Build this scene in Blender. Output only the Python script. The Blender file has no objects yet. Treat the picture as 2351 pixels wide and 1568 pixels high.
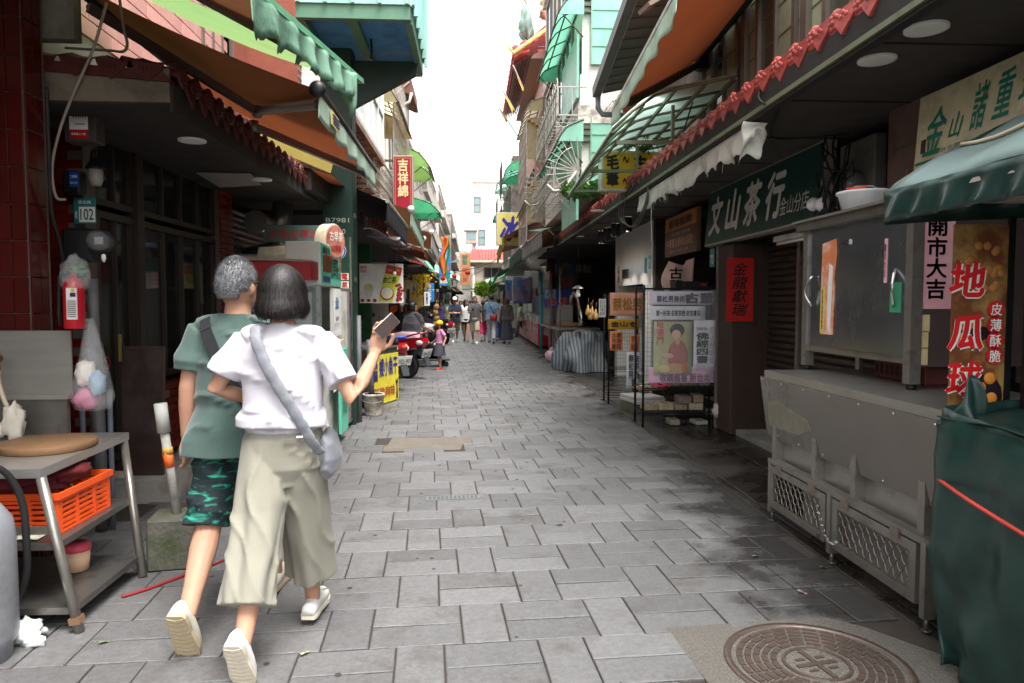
import bpy, math, random
from mathutils import Vector, Matrix, noise

# ---------------------------------------------------------------- camera, sky, sun, exposure
SC = bpy.context.scene
COL = SC.collection
R = math.radians
FPX, CAMH = 711.0, 1.45                    # focal length in pixels of a 1024 wide frame, eye height in metres
YAW = math.atan(40 / FPX)
PITCH = math.atan(38.5 * math.cos(YAW) / FPX)
cam = bpy.data.cameras.new('camera'); cam.sensor_width = 36; cam.lens = FPX * 36 / 1024
cam.clip_start = 0.05; cam.clip_end = 2000
camo = bpy.data.objects.new('camera', cam); COL.objects.link(camo)
camo.location = (0, 0, CAMH); camo.rotation_euler = (math.pi / 2 - PITCH, 0, -YAW)
SC.camera = camo

SUN_EL, SUN_AZ = R(68), R(150)
w = bpy.data.worlds.new('World'); SC.world = w; w.use_nodes = True
nt = w.node_tree; bg = nt.nodes['Background']
sky = nt.nodes.new('ShaderNodeTexSky'); sky.sky_type = 'NISHITA'; sky.sun_disc = False
sky.sun_elevation = SUN_EL; sky.sun_rotation = SUN_AZ; sky.air_density = 1.0; sky.dust_density = 4.0; sky.ozone_density = 0.5
hs = nt.nodes.new('ShaderNodeHueSaturation'); hs.inputs['Saturation'].default_value = 0.10
nt.links.new(sky.outputs[0], hs.inputs['Color']); nt.links.new(hs.outputs[0], bg.inputs['Color'])
bg.inputs['Strength'].default_value = 0.15
sl = bpy.data.lights.new('sun', 'SUN'); sl.energy = 1.1; sl.angle = R(28); sl.color = (1, 0.97, 0.93)
so = bpy.data.objects.new('sun', sl); COL.objects.link(so)
so.rotation_euler = Vector((math.sin(SUN_AZ) * math.cos(SUN_EL), math.cos(SUN_AZ) * math.cos(SUN_EL), math.sin(SUN_EL))).to_track_quat('Z', 'Y').to_euler()
SC.view_settings.view_transform = 'Standard'; SC.view_settings.look = 'None'
SC.view_settings.gamma = 1.0; SC.view_settings.use_curve_mapping = False
SC.view_settings.exposure = 2.05
SC.cycles.max_bounces = 8; SC.cycles.diffuse_bounces = 4; SC.cycles.glossy_bounces = 3
SC.cycles.transmission_bounces = 4; SC.cycles.transparent_max_bounces = 12; SC.cycles.use_denoising = True
SC.cycles.sample_clamp_indirect = 6.0

# ---------------------------------------------------------------- reading the photograph: a ray met with a known plane
FW = Vector((math.sin(YAW) * math.cos(PITCH), math.cos(YAW) * math.cos(PITCH), -math.sin(PITCH)))
RT = Vector((math.cos(YAW), -math.sin(YAW), 0)); UP = RT.cross(FW); CO = Vector((0, 0, CAMH))
def ray(x, y):
    k = 1024 / 2351
    return FW + RT * ((x * k - 512) / FPX) + UP * ((341.5 - y * k) / FPX)
def PX(x, y, X): d = ray(x, y); return CO + d * (X / d.x)
def PY(x, y, Y): d = ray(x, y); return CO + d * (Y / d.y)
def PZ(x, y, Z=0.0): d = ray(x, y); return CO + d * ((Z - CAMH) / d.z)

# ---------------------------------------------------------------- materials
def lin(c):
    def f(u):
        u /= 255.0
        return u / 12.92 if u <= 0.04045 else ((u + 0.055) / 1.055) ** 2.4
    return (f(c[0]), f(c[1]), f(c[2]), 1)
MATS = {}
def mat(name, col, rough=0.6, metal=0.0, var=0.18, scale=6.0, bump=0.0, bscale=60.0, dirt=None, damt=0.35, dscale=3.0,
        alpha=1.0, trans=0.0, sss=0.0, emit=0.0, rand=0.0, coat=0.0, stretch=(1, 1, 1), spec=0.5, ior=1.45, sheen=0.0, thin=0.0, crease=False):
    m = bpy.data.materials.new(name); m.use_nodes = True; MATS[name] = m
    n, l = m.node_tree.nodes, m.node_tree.links
    b = n['Principled BSDF']
    b.inputs['Roughness'].default_value = rough; b.inputs['Metallic'].default_value = metal
    b.inputs['Specular IOR Level'].default_value = spec; b.inputs['IOR'].default_value = ior
    b.inputs['Alpha'].default_value = alpha; b.inputs['Transmission Weight'].default_value = trans
    b.inputs['Coat Weight'].default_value = coat; b.inputs['Sheen Weight'].default_value = sheen
    if sss: b.inputs['Subsurface Weight'].default_value = sss; b.inputs['Subsurface Radius'].default_value = (0.01, 0.004, 0.002); b.inputs['Subsurface Scale'].default_value = 0.6
    if emit: b.inputs['Emission Color'].default_value = lin(col); b.inputs['Emission Strength'].default_value = emit
    tc = n.new('ShaderNodeTexCoord'); mp = n.new('ShaderNodeMapping'); mp.inputs['Scale'].default_value = stretch
    l.new(tc.outputs['Object'], mp.inputs['Vector'])
    oi = n.new('ShaderNodeObjectInfo')
    ad = n.new('ShaderNodeVectorMath'); ad.operation = 'ADD'
    vm = n.new('ShaderNodeVectorMath'); vm.operation = 'SCALE'; vm.inputs[0].default_value = (37, 19, 53)
    l.new(oi.outputs['Random'], vm.inputs['Scale']); l.new(mp.outputs[0], ad.inputs[0]); l.new(vm.outputs[0], ad.inputs[1])
    nz = n.new('ShaderNodeTexNoise'); nz.inputs['Scale'].default_value = scale; nz.inputs['Detail'].default_value = 6; nz.inputs['Roughness'].default_value = 0.65
    l.new(ad.outputs[0], nz.inputs['Vector'])
    mr = n.new('ShaderNodeMapRange'); mr.inputs['From Min'].default_value = 0.25; mr.inputs['From Max'].default_value = 0.75
    mr.inputs['To Min'].default_value = 1 - var; mr.inputs['To Max'].default_value = 1 + var
    l.new(nz.outputs['Fac'], mr.inputs['Value'])
    hsv = n.new('ShaderNodeHueSaturation'); hsv.inputs['Color'].default_value = lin(col)
    if rand:
        ra = n.new('ShaderNodeMapRange'); ra.inputs['To Min'].default_value = 1 - rand; ra.inputs['To Max'].default_value = 1 + rand
        ge = n.new('ShaderNodeNewGeometry'); am = n.new('ShaderNodeMath'); am.operation = 'ADD'; fr = n.new('ShaderNodeMath'); fr.operation = 'FRACT'
        l.new(oi.outputs['Random'], am.inputs[0]); l.new(ge.outputs['Random Per Island'], am.inputs[1]); l.new(am.outputs[0], fr.inputs[0])
        l.new(fr.outputs[0], ra.inputs['Value']); mu = n.new('ShaderNodeMath'); mu.operation = 'MULTIPLY'
        l.new(mr.outputs[0], mu.inputs[0]); l.new(ra.outputs[0], mu.inputs[1]); l.new(mu.outputs[0], hsv.inputs['Value'])
    else:
        l.new(mr.outputs[0], hsv.inputs['Value'])
    out = hsv.outputs[0]
    if dirt:
        n2 = n.new('ShaderNodeTexNoise'); n2.inputs['Scale'].default_value = dscale; n2.inputs['Detail'].default_value = 8; n2.inputs['Roughness'].default_value = 0.7
        l.new(ad.outputs[0], n2.inputs['Vector'])
        m2 = n.new('ShaderNodeMapRange'); m2.inputs['From Min'].default_value = 0.62 - damt * 0.35; m2.inputs['From Max'].default_value = 0.80 - damt * 0.25
        m2.inputs['To Max'].default_value = min(1.0, 0.45 + damt); l.new(n2.outputs['Fac'], m2.inputs['Value'])
        mx = n.new('ShaderNodeMix'); mx.data_type = 'RGBA'; mx.inputs[7].default_value = lin(dirt)
        l.new(m2.outputs[0], mx.inputs[0]); l.new(out, mx.inputs[6]); out = mx.outputs[2]
        mrr = n.new('ShaderNodeMapRange'); mrr.inputs['To Min'].default_value = rough; mrr.inputs['To Max'].default_value = min(1, rough + 0.3)
        l.new(m2.outputs[0], mrr.inputs['Value']); l.new(mrr.outputs[0], b.inputs['Roughness'])
    l.new(out, b.inputs['Base Color'])
    if bump:
        n3 = n.new('ShaderNodeTexNoise'); n3.inputs['Scale'].default_value = bscale; n3.inputs['Detail'].default_value = 5
        if crease: n3.noise_type = 'RIDGED_MULTIFRACTAL'; n3.inputs['Detail'].default_value = 2.5; n3.inputs['Distortion'].default_value = .4
        l.new(ad.outputs[0], n3.inputs['Vector'])
        bp = n.new('ShaderNodeBump'); bp.inputs['Strength'].default_value = bump; bp.inputs['Distance'].default_value = 0.035 if crease else 0.01
        l.new(n3.outputs['Fac'], bp.inputs['Height']); l.new(bp.outputs[0], b.inputs['Normal'])
    if thin:                                       # cloth or plastic sheet that lets light through
        tl = n.new('ShaderNodeBsdfTranslucent'); ms = n.new('ShaderNodeMixShader'); ms.inputs[0].default_value = thin
        l.new(out, tl.inputs['Color']); l.new(b.outputs[0], ms.inputs[1]); l.new(tl.outputs[0], ms.inputs[2])
        l.new(ms.outputs[0], n['Material Output'].inputs['Surface'])
    return m
def G(name): return MATS[name]
_auto = {}
def flat(col, rough=0.6, **k):
    key = (tuple(col), rough, tuple(sorted(k.items())))
    if key not in _auto: _auto[key] = mat('paint_%d' % len(_auto), col, rough, **k)
    return _auto[key]

# ---------------------------------------------------------------- mesh builder
MW = {}
class MB:
    def __init__(s): s.v = []; s.f = []; s.sm = []
    def add(s, vs, fs, smooth=False):
        o = len(s.v); s.v += [Vector(p) for p in vs]
        for f in fs: s.f.append([i + o for i in f]); s.sm.append(smooth)
        return s
    def box(s, x0, x1, y0, y1, z0, z1):
        return s.add([(x0, y0, z0), (x1, y0, z0), (x1, y1, z0), (x0, y1, z0), (x0, y0, z1), (x1, y0, z1), (x1, y1, z1), (x0, y1, z1)],
                     [(0, 3, 2, 1), (4, 5, 6, 7), (0, 1, 5, 4), (1, 2, 6, 5), (2, 3, 7, 6), (3, 0, 4, 7)])
    def cbox(s, x0, x1, y0, y1, z0, z1, c):        # box with chamfered edges
        vs = []
        for x, xi in ((x0, x0 + c), (x1, x1 - c)):
            for y, yi in ((y0, y0 + c), (y1, y1 - c)):
                for z, zi in ((z0, z0 + c), (z1, z1 - c)):
                    vs += [(x, yi, zi), (xi, y, zi), (xi, yi, z)]
        I = lambda a, b, d, k: ((a * 2 + b) * 2 + d) * 3 + k
        fs = [(I(0,0,0,0), I(0,0,1,0), I(0,1,1,0), I(0,1,0,0)), (I(1,0,0,0), I(1,1,0,0), I(1,1,1,0), I(1,0,1,0)),
              (I(0,0,0,1), I(1,0,0,1), I(1,0,1,1), I(0,0,1,1)), (I(0,1,0,1), I(0,1,1,1), I(1,1,1,1), I(1,1,0,1)),
              (I(0,0,0,2), I(0,1,0,2), I(1,1,0,2), I(1,0,0,2)), (I(0,0,1,2), I(1,0,1,2), I(1,1,1,2), I(0,1,1,2))]
        for a in (0, 1):
            for b in (0, 1):
                fs.append((I(a,b,0,0), I(a,b,1,0), I(a,b,1,1), I(a,b,0,1)))
                fs.append((I(a,0,b,0), I(a,1,b,0), I(a,1,b,2), I(a,0,b,2)))
                fs.append((I(0,a,b,1), I(1,a,b,1), I(1,a,b,2), I(0,a,b,2)))
                for d in (0, 1): fs.append((I(a,b,d,0), I(a,b,d,1), I(a,b,d,2)))
        return s.add(vs, fs)
    def bar(s, p, q, w, h=None, up=(0, 0, 1)):
        p, q = Vector(p), Vector(q); h = h or w; d = (q - p)
        if d.length < 1e-6: return s
        d.normalize(); u = Vector(up)
        if abs(d.dot(u)) > 0.98: u = Vector((0, 1, 0)) if abs(d.y) < 0.9 else Vector((1, 0, 0))
        a = d.cross(u).normalized() * (w / 2); b = a.cross(d).normalized() * (h / 2)
        return s.add([p - a - b, p + a - b, p + a + b, p - a + b, q - a - b, q + a - b, q + a + b, q - a + b],
                     [(3, 2, 1, 0), (4, 5, 6, 7), (0, 1, 5, 4), (1, 2, 6, 5), (2, 3, 7, 6), (3, 0, 4, 7)])
    def tube(s, pts, r, n=8, cap=True, smooth=True):
        pts = [Vector(p) for p in pts]; k = len(pts)
        rs = r if isinstance(r, (list, tuple)) else [r] * k
        o = len(s.v); prev = None
        for i, p in enumerate(pts):
            d = (pts[min(i + 1, k - 1)] - pts[max(i - 1, 0)]).normalized()
            if prev is None:
                u = Vector((0, 0, 1)) if abs(d.z) < 0.9 else Vector((1, 0, 0)); a = d.cross(u).normalized()
            else:
                a = (prev - d * prev.dot(d)).normalized()
            prev = a; b = d.cross(a)
            for j in range(n):
                t = 2 * math.pi * j / n; s.v.append(p + (a * math.cos(t) + b * math.sin(t)) * rs[i])
        for i in range(k - 1):
            for j in range(n):
                s.f.append([o + i * n + j, o + i * n + (j + 1) % n, o + (i + 1) * n + (j + 1) % n, o + (i + 1) * n + j]); s.sm.append(smooth)
        if cap:
            s.f.append([o + j for j in range(n)][::-1]); s.sm.append(False)
            s.f.append([o + (k - 1) * n + j for j in range(n)]); s.sm.append(False)
        return s
    def lathe(s, prof, n=20, c=(0, 0, 0), axis='z', smooth=True, cap=True, arc=1.0):
        c = Vector(c); o = len(s.v)
        for r, h in prof:
            for j in range(n):
                t = 2 * math.pi * arc * j / (n if arc == 1 else n - 1); x, y = r * math.cos(t), r * math.sin(t)
                s.v.append(c + (Vector((x, y, h)) if axis == 'z' else Vector((h, x, y)) if axis == 'x' else Vector((x, h, -y))))
        m = n if arc == 1 else n - 1
        for i in range(len(prof) - 1):
            for j in range(m):
                s.f.append([o + i * n + j, o + i * n + (j + 1) % n, o + (i + 1) * n + (j + 1) % n, o + (i + 1) * n + j]); s.sm.append(smooth)
        if cap and arc == 1:
            if prof[0][0] > 1e-4: s.f.append([o + j for j in range(n)][::-1]); s.sm.append(False)
            if prof[-1][0] > 1e-4: s.f.append([o + (len(prof) - 1) * n + j for j in range(n)]); s.sm.append(False)
        return s
    def prism(s, poly, d0, d1, plane='xz'):
        n = len(poly); f = (lambda a, b, d: (a, d, b)) if plane == 'xz' else (lambda a, b, d: (a, b, d)) if plane == 'xy' else (lambda a, b, d: (d, a, b))
        vs = [f(a, b, d0) for a, b in poly] + [f(a, b, d1) for a, b in poly]
        return s.add(vs, [tuple(range(n)), tuple(range(2 * n - 1, n - 1, -1))] + [(i, i + n, (i + 1) % n + n, (i + 1) % n) for i in range(n)])
    def grid(s, fn, nu, nv, smooth=True, th=0.0):
        o = len(s.v)
        for i in range(nu + 1):
            for j in range(nv + 1): s.v.append(Vector(fn(i / nu, j / nv)))
        I = lambda i, j: o + i * (nv + 1) + j
        for i in range(nu):
            for j in range(nv): s.f.append([I(i, j), I(i + 1, j), I(i + 1, j + 1), I(i, j + 1)]); s.sm.append(smooth)
        if th:                                     # real thickness: a second skin and a rim
            o2 = len(s.v); nn = (nu + 1) * (nv + 1); N = [Vector() for _ in range(nn)]
            for i in range(nu + 1):
                for j in range(nv + 1):
                    a = s.v[I(min(i + 1, nu), j)] - s.v[I(max(i - 1, 0), j)]; b = s.v[I(i, min(j + 1, nv))] - s.v[I(i, max(j - 1, 0))]
                    N[i * (nv + 1) + j] = a.cross(b).normalized()
            for k in range(nn): s.v.append(s.v[o + k] - N[k] * th)
            J = lambda i, j: o2 + i * (nv + 1) + j
            for i in range(nu):
                for j in range(nv): s.f.append([J(i, j + 1), J(i + 1, j + 1), J(i + 1, j), J(i, j)]); s.sm.append(smooth)
            for i in range(nu):
                s.f.append([I(i + 1, 0), I(i, 0), J(i, 0), J(i + 1, 0)]); s.f.append([I(i, nv), I(i + 1, nv), J(i + 1, nv), J(i, nv)]); s.sm += [False] * 2
            for j in range(nv):
                s.f.append([I(0, j), I(0, j + 1), J(0, j + 1), J(0, j)]); s.f.append([I(nu, j + 1), I(nu, j), J(nu, j), J(nu, j + 1)]); s.sm += [False] * 2
        return s
    def ball(s, c, r, nu=12, nv=8):
        r = Vector((r, r, r)) if isinstance(r, (int, float)) else Vector(r); c = Vector(c); o = len(s.v)
        for i in range(nv + 1):
            t = math.pi * i / nv
            for j in range(nu):
                p = 2 * math.pi * j / nu; s.v.append(c + Vector((r.x * math.sin(t) * math.cos(p), r.y * math.sin(t) * math.sin(p), -r.z * math.cos(t))))
        for i in range(nv):
            for j in range(nu): s.f.append([o + i * nu + j, o + i * nu + (j + 1) % nu, o + (i + 1) * nu + (j + 1) % nu, o + (i + 1) * nu + j]); s.sm.append(True)
        return s
    def xf(s, M): s.v = [M @ p for p in s.v]; return s
    def mesh(s, name):
        me = bpy.data.meshes.new(name); me.from_pydata([tuple(p) for p in s.v], [], s.f)
        me.polygons.foreach_set('use_smooth', s.sm); me.update(); return me
    def build(s, name, m, parent=None, world=False, **props):
        if world and parent is not None:
            inv = MW[parent.name].inverted(); s.v = [inv @ p for p in s.v]
        me = s.mesh(name); o = bpy.data.objects.new(name, me); COL.objects.link(o)
        if m is not None: me.materials.append(G(m) if isinstance(m, str) else m)
        if parent is not None:
            o.parent = parent; MW[o.name] = MW[parent.name]
        else: MW[o.name] = Matrix.Identity(4)
        for k, v in props.items(): o[k] = v
        return o
def box(*a): return MB().box(*a)
def cbox(*a): return MB().cbox(*a)
def thing(name, label, cat, loc=(0, 0, 0), rz=0.0, group=None):
    o = bpy.data.objects.new(name, None); COL.objects.link(o); o.empty_display_size = 0.1
    o.location = loc; o.rotation_euler = (0, 0, rz); o['label'] = label; o['category'] = cat
    if group: o['group'] = group
    MW[o.name] = Matrix.Translation(Vector(loc)) @ Matrix.Rotation(rz, 4, 'Z')
    return o
def tag(o, label, cat, group=None):
    o['label'] = label; o['category'] = cat
    if group: o['group'] = group
    return o
def struct(o): o['kind'] = 'structure'; return o
def put(me, name, parent, loc=(0, 0, 0), rot=(0, 0, 0), scale=None, m=None):
    o = bpy.data.objects.new(name, me); COL.objects.link(o); o.parent = parent; o.location = loc; o.rotation_euler = rot
    if scale: o.scale = scale
    return o
def copy_tree(o, parent=None):
    c = o.copy(); COL.objects.link(c); c.parent = parent
    for ch in [k for k in bpy.data.objects if k.parent == o]: copy_tree(ch, c)
    return c
LW, RW = math.pi / 2, -math.pi / 2            # facing the street from the left row / from the right row
_tc = {}
def textmesh(body, bold=0.0, shear=0.0, spacing=1.0, line=1.0):
    key = (body, bold, shear, spacing, line)
    if key not in _tc:
        c = bpy.data.curves.new('lettering', 'FONT'); c.body = body; c.shear = shear; c.align_x = 'CENTER'; c.resolution_u = 3
        c.space_character = spacing; c.space_line = line
        o = bpy.data.objects.new('t', c); me0 = o.to_mesh()
        vs = [v.co.copy() for v in me0.vertices]; fs = [list(p.vertices) for p in me0.polygons]; o.to_mesh_clear()
        if bold > .004:                            # heavier weight: the strokes laid again, shifted a little
            v0, f0 = vs, fs; vs, fs = [], []
            for k, (dx, dz) in enumerate(((-1, 0), (1, 0), (0, 1), (0, -1))):
                fs += [[i + len(vs) for i in f] for f in f0]; vs += [v + Vector((dx * bold, dz * bold, k * .0012)) for v in v0]
        bpy.data.objects.remove(o); bpy.data.curves.remove(c); _tc[key] = (vs, fs)
    return _tc[key]
def text(parent, body, cx, y, cz, w, h, m, bold=0.015, shear=0.0, name='lettering', line=1.0, th=0.0):
    """lettering in the parent's x-z plane, facing local -y, stretched into a w by h field centred on (cx, cz)"""
    vs, fs = textmesh(body, bold, shear, 1.0, line)
    x0, x1 = min(v.x for v in vs), max(v.x for v in vs); z0, z1 = min(v.y for v in vs), max(v.y for v in vs)
    sx, sz = w / max(x1 - x0, 1e-6), h / max(z1 - z0, 1e-6)
    b = MB().add([((v.x - (x0 + x1) / 2) * sx + cx, y - v.z * .25, (v.y - (z0 + z1) / 2) * sz + cz) for v in vs], fs)
    return b.build(name, m, parent)
def vtext(parent, body, cx, y, cz, w, h, m, **k): return text(parent, '\n'.join(body), cx, y, cz, w, h, m, **k)

# ---------------------------------------------------------------- shared materials
rnd = random.Random(7)
mat('steel', (158, 155, 150), 0.28, 0.65, 0.10, 3, dirt=(84, 78, 72), damt=0.12, dscale=5, bump=.06, bscale=5, stretch=(1, 1, 6))
mat('steel_dark', (112, 109, 105), 0.34, 0.7, 0.2, 4, dirt=(62, 54, 48), damt=0.3, dscale=5)
mat('steel_frame', (144, 139, 132), 0.3, 0.7, 0.15, 8, dirt=(86, 72, 60), damt=0.25, dscale=9)
mat('chrome', (200, 200, 200), 0.15, 1.0, 0.05)
mat('aluminium', (120, 112, 103), 0.42, 0.5, 0.12, 5)
mat('aluminium_brown', (60, 50, 43), 0.45, 0.4, 0.12, 5)
mat('black_metal', (26, 26, 27), 0.45, 0.3, 0.2)
mat('black_plastic', (22, 22, 23), 0.45, 0, 0.15)
mat('rubber', (20, 20, 20), 0.75, 0, 0.15)
mat('white_paint', (222, 221, 216), 0.55, 0, 0.05, 4, dirt=(168, 160, 146), damt=0.18)
mat('white_dirty', (206, 204, 196), 0.7, 0, 0.08, 4, dirt=(120, 114, 104), damt=0.38)
mat('render_wall', (216, 212, 205), 0.85, 0, 0.06, 3, bump=0.2, dirt=(150, 142, 130), damt=0.28, dscale=1.6)
mat('concrete', (130, 127, 121), 0.9, 0, 0.18, 5, bump=0.5, bscale=40, dirt=(84, 80, 72), damt=0.4)
mat('concrete_pale', (160, 156, 148), 0.9, 0, 0.15, 5, bump=0.4, dirt=(96, 90, 82), damt=0.4)
mat('mossy', (92, 89, 82), 0.95, 0, 0.2, 9, bump=0.7, bscale=50, dirt=(62, 72, 40), damt=0.55, dscale=6)
mat('red_glaze', (66, 12, 9), 0.16, 0, 0.12, 7, rand=0.12)
mat('red_brick_glaze', (104, 26, 17), 0.25, 0, 0.18, 9, rand=0.2)
mat('grout', (96, 88, 82), 0.9, 0, 0.15)
mat('grout_pale', (170, 160, 152), 0.9, 0, 0.1)
mat('brick', (150, 84, 66), 0.85, 0, 0.15, 6, rand=0.22, bump=0.3)
mat('brick_red', (168, 62, 54), 0.8, 0, 0.12, 6, rand=0.15)
mat('pink_tile', (206, 150, 140), 0.4, 0, 0.08, 6, rand=0.1)
mat('white_tile', (226, 222, 216), 0.35, 0, 0.05, 6, rand=0.05)
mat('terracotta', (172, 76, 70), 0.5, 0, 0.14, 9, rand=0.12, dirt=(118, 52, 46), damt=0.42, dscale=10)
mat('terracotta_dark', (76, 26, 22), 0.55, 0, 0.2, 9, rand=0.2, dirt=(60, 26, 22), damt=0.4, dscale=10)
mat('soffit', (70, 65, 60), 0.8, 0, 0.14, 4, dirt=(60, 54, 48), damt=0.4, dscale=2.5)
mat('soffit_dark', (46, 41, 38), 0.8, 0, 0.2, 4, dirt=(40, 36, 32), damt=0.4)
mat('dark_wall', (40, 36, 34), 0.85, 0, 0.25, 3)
mat('cream', (196, 184, 158), 0.7, 0, 0.1, 4, dirt=(130, 116, 92), damt=0.35)
mat('wood_dark', (58, 42, 34), 0.6, 0, 0.3, 5, stretch=(1, 1, 0.2))
mat('wood', (138, 104, 70), 0.65, 0, 0.25, 8, stretch=(1, 1, 8), bump=0.2)
mat('glass_dark', (40, 42, 42), 0.06, 0, 0.1, spec=0.6, alpha=0.62)
mat('glass', (150, 165, 165), 0.05, 0, 0.05, alpha=0.28)
mat('glass_window', (120, 140, 142), 0.07, 0, 0.15, 2)
mat('curtain_glass', (196, 206, 206), 0.1, 0, 0.12, 2)
mat('clear_plastic', (225, 228, 228), 0.10, 0, 0.05, alpha=0.17, bump=1, bscale=9, crease=True)
mat('orange_canvas', (138, 74, 42), 0.9, 0, 0.1, 3, thin=0.17, dirt=(122, 62, 34), damt=0.25, dscale=1.5)
mat('brown_canvas', (120, 80, 50), 0.85, 0, 0.12, 3, thin=0.16, dirt=(84, 58, 38), damt=0.35)
mat('lime_canvas', (146, 184, 118), 0.8, 0, 0.08, 3, thin=0.34, dirt=(150, 150, 90), damt=0.25)
mat('yellow_canvas', (168, 150, 76), 0.8, 0, 0.1, 3, thin=0.35)
mat('green_canvas', (128, 172, 148), 0.75, 0, 0.12, 3, dirt=(58, 92, 74), damt=0.42, dscale=5, thin=0.2)
mat('green_stripe', (186, 210, 192), 0.8, 0, 0.22, 14, stretch=(1, 6, 1), thin=0.3)
mat('grey_canvas', (120, 122, 116), 0.85, 0, 0.15, 4, dirt=(74, 74, 70), damt=0.4)
mat('dark_green_canvas', (54, 78, 66), 0.8, 0, 0.18, 4, thin=0.15)
mat('torn_white', (222, 222, 214), 0.7, 0, 0.06, 5, dirt=(150, 152, 140), damt=0.3, dscale=5, thin=0.3)
mat('tarp_green', (36, 62, 57), 0.28, 0, 0.22, 3, dirt=(24, 38, 36), damt=0.4, dscale=3, bump=0.55, bscale=3.2, crease=True)
mat('green_paint', (30, 66, 50), 0.5, 0, 0.18, 4, dirt=(20, 40, 32), damt=0.35)
mat('green_post', (22, 50, 41), 0.5, 0, 0.15, 3, dirt=(28, 60, 48), damt=0.3)
mat('blue_panel', (66, 136, 186), 0.5, 0, 0.18, 4, dirt=(40, 84, 116), damt=0.35)
mat('teal_panel', (150, 198, 194), 0.5, 0, 0.22, 7, dirt=(130, 176, 140), damt=0.45, dscale=5, stretch=(1, 1, 0.3))
mat('poly_green', (140, 220, 186), 0.3, 0, 0.12, 2, thin=0.75, dirt=(110, 180, 150), damt=0.3, dscale=2)
mat('poly_pale', (204, 236, 222), 0.3, 0, 0.1, 2, thin=0.9, dirt=(120, 180, 150), damt=0.3, dscale=2)
mat('poly_tan', (214, 206, 174), 0.35, 0, 0.1, 2, thin=0.7, dirt=(160, 140, 96), damt=0.3)
mat('poly_lime', (200, 226, 170), 0.35, 0, 0.1, 2, thin=0.75)
mat('panel_green', (140, 196, 174), 0.4, 0, 0.1, 2, dirt=(84, 160, 136), damt=0.35, dscale=1.2)
mat('grille', (176, 172, 164), 0.5, 0.3, 0.1, 6, dirt=(128, 96, 72), damt=0.35, dscale=8)
mat('grille_dark', (92, 90, 82), 0.55, 0.3, 0.15, 6, dirt=(96, 66, 46), damt=0.4, dscale=8)
mat('frame_olive', (116, 122, 100), 0.55, 0.2, 0.15, 6, dirt=(80, 70, 54), damt=0.35)
mat('siding_green', (150, 156, 128), 0.6, 0, 0.08, 3, dirt=(104, 100, 84), damt=0.3)
mat('roof_sheet', (70, 68, 66), 0.5, 0.3, 0.2, 4)
mat('paper', (232, 230, 224), 0.8, 0, 0.04)
mat('paper_pink', (226, 168, 178), 0.8, 0, 0.08, 3, dirt=(236, 200, 208), damt=0.4)
mat('paper_orange', (226, 158, 116), 0.8, 0, 0.06)
mat('paper_red', (178, 26, 18), 0.7, 0, 0.08)
mat('leaf', (70, 112, 48), 0.55, 0, 0.3, 30, rand=0.35, thin=0.25)
mat('leaf_lime', (140, 168, 62), 0.6, 0, 0.25, 30, rand=0.3, thin=0.3)
mat('cable', (24, 23, 22), 0.6, 0, 0.1)
mat('ink', (18, 18, 18), 0.7, 0, 0.1)
mat('skin', (178, 135, 112), 0.6, 0, 0.08, 14, sss=0.15, spec=.3, dirt=(172, 116, 96), damt=.22, dscale=7, bump=.15, bscale=120)
mat('skin_tan', (170, 120, 94), 0.5, 0, 0.06, 12, sss=0.15)
mat('lamp_lens', (236, 236, 232), 0.35, 0, 0.02)
mat('lamp_lit', (255, 250, 240), 0.4, 0, 0, emit=2.2)

# ---------------------------------------------------------------- paving: slabs of 0.4 by 0.2 in a two-and-one bond
def paving_mat(name, col, xw):
    m = mat(name, col, 0.55, 0, 0.24, 38, bump=0.6, bscale=80, rand=0.19, dirt=(66, 60, 54), damt=0.30, dscale=2.6)
    n, l = m.node_tree.nodes, m.node_tree.links; b = n['Principled BSDF']
    ge = n.new('ShaderNodeNewGeometry'); sp = n.new('ShaderNodeSeparateXYZ'); l.new(ge.outputs['Position'], sp.inputs[0])
    nz = n.new('ShaderNodeTexNoise'); nz.inputs['Scale'].default_value = 1.9; nz.inputs['Detail'].default_value = 9; nz.inputs['Roughness'].default_value = 0.62
    l.new(ge.outputs['Position'], nz.inputs['Vector'])
    def mth(op, a, bb=None):
        k = n.new('ShaderNodeMath'); k.operation = op
        for i, q in enumerate((a, bb)):
            if q is None: continue
            if isinstance(q, (int, float)): k.inputs[i].default_value = q
            else: l.new(q, k.inputs[i])
        return k.outputs[0]
    # washed-down water standing along the right-hand gutter
    near = n.new('ShaderNodeMapRange'); near.inputs['From Min'].default_value = 6.8; near.inputs['From Max'].default_value = 4.2; near.inputs['To Max'].default_value = .42; l.new(sp.outputs['Y'], near.inputs['Value'])
    side = mth('ADD', mth('SUBTRACT', sp.outputs['X'], xw), near.outputs[0])
    w0 = mth('ADD', mth('MULTIPLY', side, 1.1), mth('MULTIPLY', mth('SUBTRACT', nz.outputs['Fac'], 0.5), 2.6))
    mr = n.new('ShaderNodeMapRange'); mr.inputs['From Min'].default_value = 0.0; mr.inputs['From Max'].default_value = 0.5; l.new(w0, mr.inputs['Value'])
    old = b.inputs['Base Color'].links[0].from_socket
    mx = n.new('ShaderNodeMix'); mx.data_type = 'RGBA'; mx.blend_type = 'MULTIPLY'; mx.inputs[7].default_value = (0.32, 0.31, 0.30, 1)
    l.new(mr.outputs[0], mx.inputs[0]); l.new(old, mx.inputs[6]); l.new(mx.outputs[2], b.inputs['Base Color'])
    ro = b.inputs['Roughness'].links[0].from_socket
    mm = n.new('ShaderNodeMix'); mm.inputs[3].default_value = 0.16; l.new(mr.outputs[0], mm.inputs[0]); l.new(ro, mm.inputs[2]); l.new(mm.outputs[0], b.inputs['Roughness'])
    return m
paving_mat('slate', (100, 99, 99), 1.72)
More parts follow.
